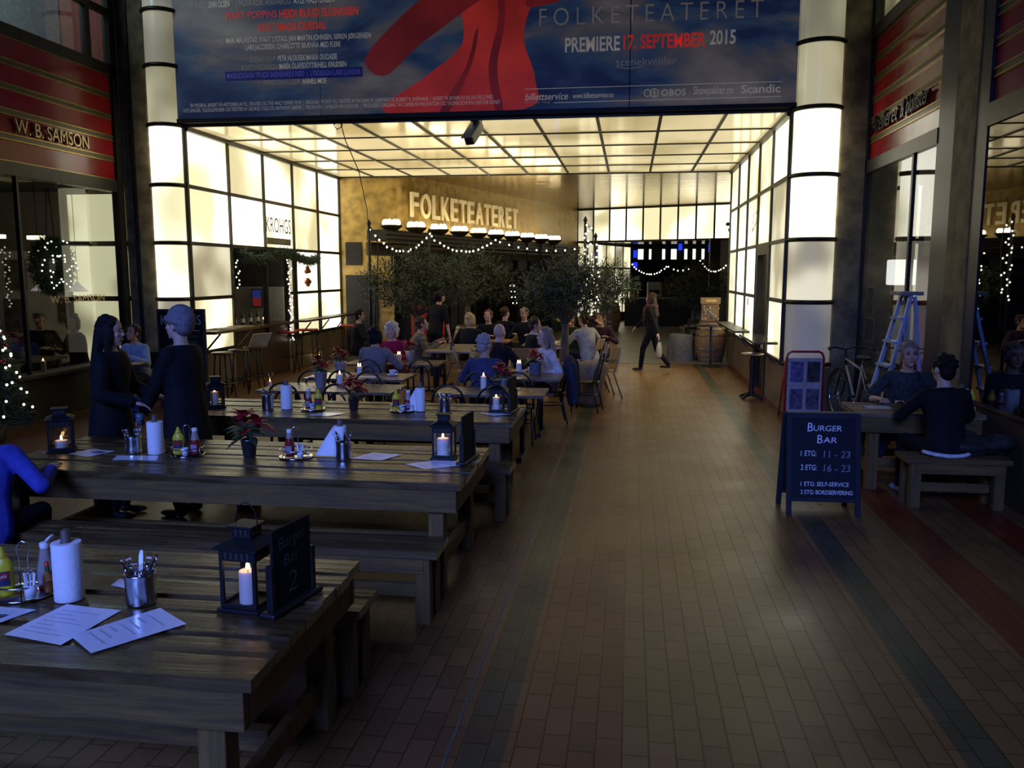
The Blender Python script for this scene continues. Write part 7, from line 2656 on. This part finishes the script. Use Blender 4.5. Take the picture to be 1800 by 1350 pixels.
# ================================================================ entrance posters
for i, (t_, z0, z1, w_, c) in enumerate(((2.2, 0.5, 1.5, 0.8, (0.05, 0.055, 0.07)), (6.6, 2.12, 2.54, 0.8, (0.10, 0.09, 0.085)), (7.55, 2.12, 2.54, 0.8, (0.02, 0.03, 0.09)), (5.4, 2.12, 2.54, 0.7, (0.04, 0.045, 0.06)),
                                          (8.55, 0.1, 1.55, 0.7, (0.20, 0.02, 0.02)))):
    a, b = along(t_ - w_ / 2, -0.02 if i != 4 else 0.35, 0), along(t_ + w_ / 2, -0.02 if i != 4 else 0.35, 0)
    t = thing('show_poster', ['grey show poster low on the theatre doors behind the wide crowned tree', 'pale grey show poster above the theatre doors', 'deep blue show poster above the theatre doors', 'dim grey show poster above the theatre doors beside the pale one',
                              'tall red and blue show stand before the theatre doors'][i], 'poster', (a + b) / 2)
    m_ = MB()
    h_ = (b - a) / 2
    n_ = en * 0.03
    m_.add([-h_ + n_ + Vector((0, 0, z0)), h_ + n_ + Vector((0, 0, z0)), h_ + n_ + Vector((0, 0, z1)), -h_ + n_ + Vector((0, 0, z1)), -h_ + Vector((0, 0, z0)), h_ + Vector((0, 0, z0)), h_ + Vector((0, 0, z1)), -h_ + Vector((0, 0, z1))],
           [(0, 1, 2, 3), (7, 6, 5, 4), (0, 4, 5, 1), (1, 5, 6, 2), (2, 6, 7, 3), (3, 7, 4, 0)])
    m_.build('sheet', M('show_poster%d' % i, c, 0.4, 0, 0.7, 2.5), t)
    if i == 4:
        m_ = MB()
        n2 = en * 0.035
        m_.add([h_ * -0.95 + n2 + Vector((0, 0, 0.15)), h_ * 0.95 + n2 + Vector((0, 0, 0.15)), h_ * 0.95 + n2 + Vector((0, 0, 0.6)), h_ * -0.95 + n2 + Vector((0, 0, 0.5))], [(0, 1, 2, 3)])
        m_.build('blue_print', M('poster_blue', (0.03, 0.08, 0.16), 0.4, 0, 0.5, 4), t)
for i, (t_, z0, z1) in enumerate(((6.85, 1.55, 1.85), (6.87, 1.32, 1.50))):
    p = along(t_, 0.02, 0)
    t = thing('notice_sheet', ['white notice sheet taped higher on the theatre door', 'smaller white notice sheet taped under the other on the theatre door'][i], 'paper', p)
    h_ = ed * 0.15
    n_ = en * 0.006
    MB().add([-h_ + n_ + Vector((0, 0, z0)), h_ + n_ + Vector((0, 0, z0)), h_ + n_ + Vector((0, 0, z1)), -h_ + n_ + Vector((0, 0, z1)), -h_ + Vector((0, 0, z0)), h_ + Vector((0, 0, z0)), h_ + Vector((0, 0, z1)), -h_ + Vector((0, 0, z1))],
             [(0, 1, 2, 3), (7, 6, 5, 4), (0, 4, 5, 1), (1, 5, 6, 2), (2, 6, 7, 3), (3, 7, 4, 0)]).build('sheet', paperm, t)
p = along(9.2, 0.1, 0)
nt_ = thing('neon_tube', 'upright blue neon tube beside the theatre doors, behind the slender olive tree', 'lamp', p)
MB().bx(-0.05, 0.05, -0.02, 0.02, 1.15, 1.85).build('housing', blackm, nt_)
MB().cyl((0, -0.04, 1.2), (0, -0.04, 1.8), 0.045, None, 10).build('tube', M('neon_blue', (0.03, 0.03, 1.0), 0.4, em=2.2), nt_)
# red seats behind the wide tree
for i, (x_, y_) in enumerate(((-5.15, 20.3), (-4.75, 20.5))):
    t = thing('armchair', ['red upholstered chair by the gold corner, behind the tall pole', 'red upholstered chair next to the one by the gold corner'][i], 'chair', (x_, y_, 0), 0.2)
    MB().bx(-0.2, 0.2, -0.22, 0.2, 0.38, 0.48).build('seat', redv, t, bevel=0.03)
    MB().bx(-0.2, 0.2, 0.14, 0.22, 0.5, 1.25 - 0.25 * i).build('backrest', redv, t, bevel=0.03)
    for sx in (-1, 1):
        for sy in (-1, 1):
            MB().bx(sx * 0.17 - 0.02, sx * 0.17 + 0.02, sy * 0.17 - 0.02, sy * 0.17 + 0.02, 0, 0.38).build('leg', blackm, t)

# ================================================================ far bar counter and bits of the back hall
bc_ = thing('bar_counter', 'long black bar counter across the passage beyond the walking woman', 'counter', (1.15, 33.6, 0))
MB().bx(-1.35, 1.25, -0.3, 0.3, 0, 1.05).build('body', blackm, bc_)
MB().bx(-1.45, 1.35, -0.38, 0.38, 1.05, 1.10).build('top', M('counter_top', (0.16, 0.13, 0.08), 0.3), bc_)
mch = thing('coffee_machine', 'pale grey machine on the far black bar counter', 'machine', (0.95, 33.75, 1.102))
MB().bx(-0.28, 0.28, -0.25, 0.25, 0, 0.6).build('body', M('machine_grey', (0.22, 0.23, 0.27), 0.4), mch, bevel=0.03)
MB().bx(-0.2, 0.2, -0.27, -0.25, 0.15, 0.3).build('spout', blackm, mch)
for i in range(4):
    t = thing('bottle', 'bottle at the near end of the far bar counter', 'bottle', (-0.1 + i * 0.14, 33.5, 1.102), 0, 'bottles on the far bar counter')
    MB().lathe([(0.0, 0), (0.04, 0), (0.04, 0.2), (0.015, 0.26), (0.015, 0.34), (0, 0.34)], n=12, cap0=False, cap1=False).build('glass', M('amber_glass', (0.25, 0.14, 0.03), 0.2), t)
csh = thing('covered_table', 'low table under a grey cloth beside the barrel by the lit wall', 'table', (1.22, 20.3, 0))
j = MB()
vs = []
n = 24
for k_, (r_, z_) in enumerate(((0.0, 0.62), (0.26, 0.62), (0.29, 0.58), (0.31, 0.3), (0.33, 0.0))):
    for jx in range(n):
        a = 2 * PI * jx / n
        q = 1 + (0.07 * math.sin(a * 6) if z_ < 0.5 else 0)
        vs.append((r_ * q * math.cos(a), r_ * q * math.sin(a), z_))
j.add(vs, [(k_ * n + jx, k_ * n + (jx + 1) % n, (k_ + 1) * n + (jx + 1) % n, (k_ + 1) * n + jx) for k_ in range(4) for jx in range(n)], 0, True)
j.build('cloth', cloth('table_grey', (0.16, 0.15, 0.14)), csh)
pt2 = thing('high_table', 'dark high table on a single foot in front of the barrel by the lit wall', 'table', (1.78, 18.9, 0))
MB().lathe([(0.0, 0.90), (0.33, 0.90), (0.34, 0.92), (0.0, 0.93)], n=24).build('tabletop', bronze, pt2)
MB().lathe([(0.22, 0), (0.20, 0.03), (0.03, 0.06), (0.03, 0.9)], n=14).build('pedestal', blackm, pt2)
pt3 = thing('cafe_table', 'dark square table in the hall beside the lone wooden chair', 'table', (1.75, 21.2, 0))
MB().bx(-0.4, 0.4, -0.4, 0.4, 0.72, 0.76).build('tabletop', blackm, pt3)
for sx in (-1, 1):
    for sy in (-1, 1):
        MB().bx(sx * 0.34 - 0.025, sx * 0.34 + 0.025, sy * 0.34 - 0.025, sy * 0.34 + 0.025, 0, 0.72).build('leg', blackm, pt3)

# coats beside the person in black, bag by the shop wall
co = MB()
rr = random.Random(2)
for i in range(14):
    co.ell((rr.uniform(-0.24, 0.24), rr.uniform(-0.10, 0.10), rr.uniform(0.05, 0.15)), (rr.uniform(0.08, 0.15), rr.uniform(0.05, 0.09), rr.uniform(0.04, 0.09)), 10, 8)
co = remesh(co.build('folded_coat', cloth('coat_olive', (0.03, 0.03, 0.026), 0.6), None, (3.06, 7.80, 0.44)), 0.012, 4)
tag(co, 'dark crumpled coat lying on the bench beside the person in black', 'coat')
dj = MB()
dj.ell((0.0, 0.0, 0.72), (0.09, 0.21, 0.18), 14, 10)
dj.ell((0.03, 0.02, 0.45), (0.08, 0.22, 0.28), 14, 10)
cap(dj, (0.05, -0.20, 0.75), (0.10, -0.24, 0.30), 0.07, 0.05)
cap(dj, (0.05, 0.20, 0.75), (0.10, 0.22, 0.32), 0.07, 0.05)
dj = remesh(dj.build('denim_jacket', cloth('denim', (0.032, 0.034, 0.048)), None, (-0.80, 11.42, 0.05)), 0.012, 4)
tag(dj, 'blue denim jacket hung over the chair of the woman in the white top', 'jacket')
bgm = MB().ell((0, 0, 0.16), (0.2, 0.14, 0.16), 16, 10).ell((0.02, 0, 0.28), (0.14, 0.09, 0.08), 14, 8)
bgm = remesh(bgm.build('rucksack', cloth('bag_blue', (0.02, 0.03, 0.12)), None, (-6.85, 10.75, 0)), 0.015, 3)
tag(bgm, 'blue rucksack on the floor beside the small round table', 'bag')

# ---------------------------------------------------------------- point lights added to brighten the rooms, no fixtures stand at them
def room_light(name, loc, e, col, r=0.25):
    d = bpy.data.lights.new(name, 'POINT')
    d.energy = e
    d.color = col
    d.shadow_soft_size = r
    o = bpy.data.objects.new(name, d)
    COL.objects.link(o)
    o.location = loc


room_light('cafe_room_light', (-10.4, 11.6, 3.1), 16.0, (1.0, 0.78, 0.55))
room_light('upper_room_light', (-8.6, 10.2, 7.3), 140.0, (0.8, 0.95, 1.0))
room_light('east_shop_light', (5.0, 13.4, 3.2), 16.0, (1.0, 0.80, 0.48))
room_light('bar_room_light', (-8.7, 15.6, 2.3), 5.0, (1.0, 0.8, 0.6), 0.15)
# ================================================================ people in the scene
dark = cloth('black', (0.010, 0.010, 0.012), 0.8)
jean = cloth('jeans', (0.02, 0.024, 0.04), 0.85)
hblack = M('hair_black', (0.010, 0.008, 0.007), 0.6, 0, 0.3, 30, stretch=(6, 6, 1), spec=0.2, bump=0.4)
hbrown = M('hair_brown', (0.055, 0.028, 0.014), 0.5, 0, 0.3, 30, stretch=(6, 6, 1), spec=0.25, bump=0.4)
hblond = M('hair_blond', (0.48, 0.34, 0.16), 0.45, 0, 0.25, 30, stretch=(6, 6, 1), spec=0.25, bump=0.4)
hgrey = M('hair_grey', (0.34, 0.32, 0.30), 0.5, 0, 0.25, 30, stretch=(6, 6, 1), spec=0.25, bump=0.4)
hashen = M('hair_ash', (0.26, 0.20, 0.14), 0.5, 0, 0.25, 30, stretch=(6, 6, 1), spec=0.25, bump=0.4)
hred = M('hair_ginger', (0.14, 0.055, 0.022), 0.5, 0, 0.25, 30, stretch=(6, 6, 1), spec=0.25, bump=0.4)
D = math.radians

# standing pair at the end of the plank tables
person('person', 'person with long dark hair in a long black coat, standing in profile', (-4.30, 6.45, 0), D(-80), 0.89, 3, 0,
       {-1: (-0.16, 0.30, 1.02), 1: (0.18, 0.26, 1.0)}, None, (0, 4), dark, dark, hblack, 'long', 0.46, 1.0, 0.008, 1.0, SKIN2, None, True)
person('person', 'person standing in a black coat and grey hat, holding a paper cup', (-3.70, 6.58, 0), D(84), 0.92, 2, 0,
       {-1: (-0.13, 0.32, 0.88), 1: (0.24, 0.05, 0.78)}, None, (0, -2), dark, dark, cloth('hat_grey', (0.20, 0.19, 0.20)), 'hood', 0.42, 1.0, 0.008, 1.03, SKIN2, None, True)
cup('paper_cup', 'takeaway cup in the hand of the person in the grey hat', (-4.035, 6.44, 0.79), 0.038, 0.11, MATS['printed_card'], blackm)
# man in light blue by the west shop
person('person', 'man in a light blue jumper eating at the small round table by the west shop', (-7.28, 11.72, 0), D(180 - 8), 0.50, 12, 0,
       {-1: (-0.16, 0.40, 0.84), 1: (0.12, 0.42, 0.84)}, sit_feet(), (0, -14), cloth('light_blue', (0.30, 0.42, 0.58)), jean, hbrown, 'short', 0, 1, 0.008, 1, SKIN, None, True)
# blue shirt in the near corner
person('person', 'person in a bright blue shirt sitting with back turned on the long bench', (-3.90, 4.50, 0), D(12), 0.49, 24, -8,
       {-1: (-0.20, 0.48, 0.80), 1: (0.26, 0.36, 0.78)}, sit_feet(0.16, 0.36), (10, -6), cloth('bright_blue', (0.045, 0.06, 0.34)), jean, hbrown, 'short', 0, 1, 0.008, 1.0, SKIN, None)
# cafe tables
person('person', 'woman in a grey sweater with black hair, back turned, at the candle lit cafe table', (-3.52, 11.28, 0), D(-8), 0.51, 8, 0,
       {-1: (-0.16, 0.42, 0.80), 1: (0.20, 0.42, 0.80)}, sit_feet(), (-15, 0), cloth('grey_knit', (0.20, 0.19, 0.19)), jean, hblack, 'bob', 0, 1, 0.009, 1)
person('person', 'woman with curly blonde hair and pink top facing the one in the grey sweater', (-3.60, 12.72, 0), D(176), 0.50, 8, 3,
       {-1: (-0.16, 0.36, 0.80), 1: (0.18, 0.36, 0.80)}, sit_feet(), (5, -4), cloth('pink', (0.34, 0.015, 0.06)), jean, M('hair_platinum', (0.62, 0.54, 0.40), 0.45, 0, 0.2, 30), 'curly', 0, 1, 0.008, 1.0, SKIN2, None, True)
person('person', 'older woman with short grey hair in a dark blue patterned top, back turned', (-1.74, 10.00, 0), D(-4), 0.51, 6, 0,
       {-1: (-0.20, 0.40, 0.80), 1: (0.18, 0.40, 0.80)}, sit_feet(), (-28, 2), M('cloth_navy_print', (0.03, 0.04, 0.10), 0.8, 0, 0.7, 60), jean, hgrey, 'short', 0, 1, 0.009, 1.0)
person('person', 'bald man in a dark jacket just behind the older woman with short grey hair', (-1.86, 11.72, 0), D(-35), 0.52, 6, 0,
       {-1: (-0.2, 0.40, 0.80), 1: (0.2, 0.40, 0.80)}, sit_feet(), (20, -6), cloth('charcoal', (0.016, 0.013, 0.015)), jean, None, 'bald', 0, 1, 0.009, 1.02, SKIN2, None, False, 1, 'person', cloth('scarf_red', (0.10, 0.012, 0.015)))
person('person', 'woman with long ash blonde hair in a white v-neck top beside the aisle', (-1.10, 11.46, 0), D(118), 0.51, 4, 0,
       {-1: (-0.20, 0.18, 0.70), 1: (0.20, 0.20, 0.72)}, sit_feet(), (0, -4), cloth('white', (0.56, 0.54, 0.58)), jean, hashen, 'long', 0, 1, 0.008, 1.0, SKIN2, None, True)
person('person', 'bearded man in a striped jacket bent over the long pale table, in profile', (-3.78, 14.45, 0), D(-75), 0.50, 16, 0,
       {-1: (-0.10, 0.44, 0.84), 1: (0.16, 0.44, 0.82)}, sit_feet(), (0, -14), M('cloth_striped', (0.14, 0.115, 0.07), 0.8, 0, 0.7, 9, stretch=(0.3, 0.3, 6)), jean, hbrown, 'short', 0, 1, 0.009, 1.0)
person('person', 'waiter in a black short sleeved shirt standing behind the bearded man', (-3.82, 16.3, 0), D(-35), 0.92, 18, -4,
       {-1: (-0.22, 0.16, 0.86), 1: (0.30, 0.16, 0.66)}, None, (0, -22), dark, dark, hblack, 'short', 0, 0.5, 0.010, 1.0)
person('person', 'woman with straight blonde hair in black, back turned, at the orange wooden table', (-2.98, 15.45, 0), D(-8), 0.51, 12, 0,
       {-1: (-0.2, 0.36, 0.78), 1: (0.24, 0.36, 0.78)}, sit_feet(), (-12, 0), dark, dark, hblond, 'bob', 0, 1, 0.010, 1.0)
person('person', 'man with brown hair in black facing the blonde woman in black', (-2.82, 16.95, 0), D(172), 0.52, 10, 0,
       {-1: (-0.2, 0.38, 0.80), 1: (0.2, 0.38, 0.80)}, sit_feet(), (0, -14), dark, dark, hred, 'short', 0, 1, 0.010, 1.0)
person('person', 'person in black with bun hair seated before the theatre doors, turned away', (-2.62, 17.6, 0), D(-20), 0.53, 4, 0,
       {-1: (-0.2, 0.34, 0.80), 1: (0.2, 0.34, 0.80)}, sit_feet(), (-20, 0), dark, dark, hbrown, 'bun', 0, 1, 0.010, 1.0)
person('person', 'fair haired person in dark clothes looking towards the viewer, before the red show stand', (-2.10, 17.4, 0), D(170), 0.53, 4, 6,
       {-1: (-0.16, 0.34, 0.80), 1: (0.2, 0.34, 0.80)}, sit_feet(), (8, 2), dark, dark, hashen, 'short', 0, 1, 0.010, 1.0, SKIN, None, True)
person('person', 'young man with dark hair, black jumper and white collar looking aside beside the slender olive', (-1.62, 13.9, 0), D(-70), 0.52, 6, 0,
       {-1: (-0.12, 0.38, 0.82), 1: (0.2, 0.36, 0.80)}, sit_feet(), (-4, 2), dark, jean, hbrown, 'short', 0, 1, 0.009, 1.0, SKIN, None, True, 1, 'person', cloth('collar_white', (0.5, 0.48, 0.45)))
person('person', 'person in a dark green top resting the chin on one hand behind the olive trunk', (-1.12, 16.95, 0), D(150), 0.48, 8, 0,
       {-1: (-0.2, 0.36, 0.80), 1: (0.06, 0.20, 1.08)}, sit_feet(), (60, -4), cloth('green', (0.02, 0.045, 0.022)), jean, hbrown, 'short', 0, 0.5, 0.010, 0.98)
person('person', 'man in a white shirt with rolled sleeves leaning over the pale table, back turned', (-0.72, 15.62, 0), D(35), 0.52, 16, -4,
       {-1: (-0.34, 0.40, 0.80), 1: (0.16, 0.34, 1.0)}, sit_feet(), (20, -10), cloth('shirt_white', (0.40, 0.37, 0.31)), jean, hbrown, 'short', 0, 0.85, 0.009, 1.03)
person('person', 'person resting the head on one hand beyond the man in the white shirt', (-0.55, 16.9, 0), D(170), 0.48, 8, 0,
       {-1: (-0.2, 0.34, 0.80), 1: (0.10, 0.14, 1.12)}, sit_feet(), (-20, -4), cloth('plum', (0.05, 0.02, 0.03)), jean, hbrown, 'short', 0, 1, 0.010, 1.0)
person('person', 'man in black with dark hair seated in profile by the dark doorway', (-5.62, 16.9, 0), D(-70), 0.50, 6, 0,
       {-1: (-0.2, 0.36, 0.80), 1: (0.2, 0.36, 0.80)}, sit_feet(), (0, -8), dark, dark, hblack, 'short', 0, 1, 0.010, 1.0)
# seat cubes below the far sitters
# walking woman
person('person', 'woman with long brown hair and red grey scarf walking across the aisle', (0.48, 17.95, 0), D(72), 0.86, 4, 0,
       {-1: (-0.22, -0.20, 0.75), 1: (0.12, 0.44, 0.86)}, {-1: (-0.06, 0.22, 0.07), 1: (0.06, -0.34, 0.13)}, (0, 0), cloth('coat_black', (0.014, 0.012, 0.013)), dark, hbrown, 'long', 0.0, 1, 0.008, 0.965, SKIN2,
       cloth('shoe_brown', (0.05, 0.03, 0.02), 0.5), True)
sc_ = MB()
sc_.tube([(0.10 * math.cos(2 * PI * i / 16), 0.09 * math.sin(2 * PI * i / 16), 0.0 + 0.02 * math.sin(i * 1.5)) for i in range(16)], 0.045, 8, 0, True)
sc_.ell((0.0, 0.14, -0.16), (0.09, 0.05, 0.17), 12, 8)
sc_.ell((0.06, 0.16, -0.30), (0.10, 0.04, 0.13), 12, 8)
sv = remesh(sc_.build('scarf', M('cloth_scarf', (0.11, 0.035, 0.04), 0.9, 0, 0.75, 7, stretch=(0.4, 0.4, 3)), None, (0.46, 17.93, 1.36)), 0.01, 4)
sv.rotation_euler = (0, 0, D(72))
tag(sv, 'red and grey striped scarf worn by the walking woman', 'scarf')
pbag = thing('carrier_bag', 'pale carrier bag hanging from the hand of the walking woman', 'bag', (0.62, 17.70, 0.27), D(72))
vs = []
for (w_, d_, z_) in ((0.15, 0.05, 0.0), (0.17, 0.06, 0.12), (0.15, 0.05, 0.26), (0.07, 0.025, 0.36)):
    vs += [(-w_, -d_, z_), (w_, -d_, z_), (w_, d_, z_), (-w_, d_, z_)]
fs = [(3, 2, 1, 0)]
for i in range(3):
    fs += [(i * 4 + j, i * 4 + (j + 1) % 4, (i + 1) * 4 + (j + 1) % 4, (i + 1) * 4 + j) for j in range(4)]
o = MB().add(vs, fs, 0, True).build('bag', M('bag_pale', (0.36, 0.32, 0.24), 0.5, 0, 0.2, 14), pbag)
sb = o.modifiers.new('soft', 'SUBSURF')
sb.levels = sb.render_levels = 2
MB().tube([(-0.05, 0, 0.35), (-0.03, 0, 0.42), (0.0, 0, 0.45), (0.03, 0, 0.42), (0.05, 0, 0.35)], 0.008, 6).build('handle', MATS['bag_pale'], pbag)
ph = thing('phone', 'dark phone in the outstretched hand of the walking woman', 'phone', (-0.02, 18.22, 0.875), D(72))
MB().bx(-0.035, 0.035, -0.07, 0.07, 0, 0.01).build('case', blackm, ph, bevel=0.004)
# pair at the dark shop window
person('person', 'smiling man in a dark checked shirt, arms folded on the table by the dark window', (2.84, 9.12, 0), D(172), 0.52, 10, 0,
       {-1: (-0.14, 0.44, 0.80), 1: (0.30, 0.40, 0.80)}, {-1: (-0.16, 0.42, 0.07), 1: (0.34, 0.36, 0.07)}, (8, -3), M('cloth_check', (0.022, 0.030, 0.034), 0.85, 0, 0.6, 26), jean, hashen, 'short', 0, 0.66, 0.0065, 1.05, SKIN, None, True)
person('person', 'person in black with a white shirt hem, back turned, on the bench', (2.80, 7.80, 0), D(10), 0.51, 10, 0,
       {-1: (-0.18, 0.50, 0.82), 1: (0.22, 0.46, 0.82)}, {-1: (-0.18, 0.40, 0.07), 1: (0.16, 0.34, 0.07)}, (12, 0), dark, cloth('trouser_black', (0.012, 0.012, 0.014)), hblack, 'short', 0, 1, 0.007, 1.03, SKIN2, cloth('trainer_grey', (0.3, 0.3, 0.32)))
hem = MB()
hem.tube([(0.205 * math.cos(PI + PI * i / 18), 0.150 * math.sin(PI + PI * i / 18), 0.008 * math.cos(2 * PI * i / 18)) for i in range(19)], 0.018, 8)
PB = [o for o in bpy.data.objects if o.get('label', '').startswith('person in black with a white shirt hem')][0]
hem.build('shirt_hem', cloth('hem_white', (0.65, 0.66, 0.70)), PB, (0, -0.005, 0.475))
# inside the west shop
person('person', 'man with a grey flat cap and open black cardigan inside the west shop', (-9.65, 12.75, 0), D(200), 0.56, 6, 0,
       {-1: (-0.2, 0.34, 0.84), 1: (0.2, 0.34, 0.84)}, sit_feet(), (0, -8), dark, dark, cloth('cap_grey', (0.22, 0.21, 0.2)), 'cap', 0, 1, 0.010, 1.08)
person('person', 'person in black with brown hair seated beside the man in the flat cap', (-8.85, 12.55, 0), D(150), 0.55, 6, 0,
       {-1: (-0.2, 0.34, 0.84), 1: (0.2, 0.34, 0.84)}, sit_feet(), (40, 0), dark, dark, hbrown, 'bob', 0, 1, 0.010, 1.05)
flush_texts()
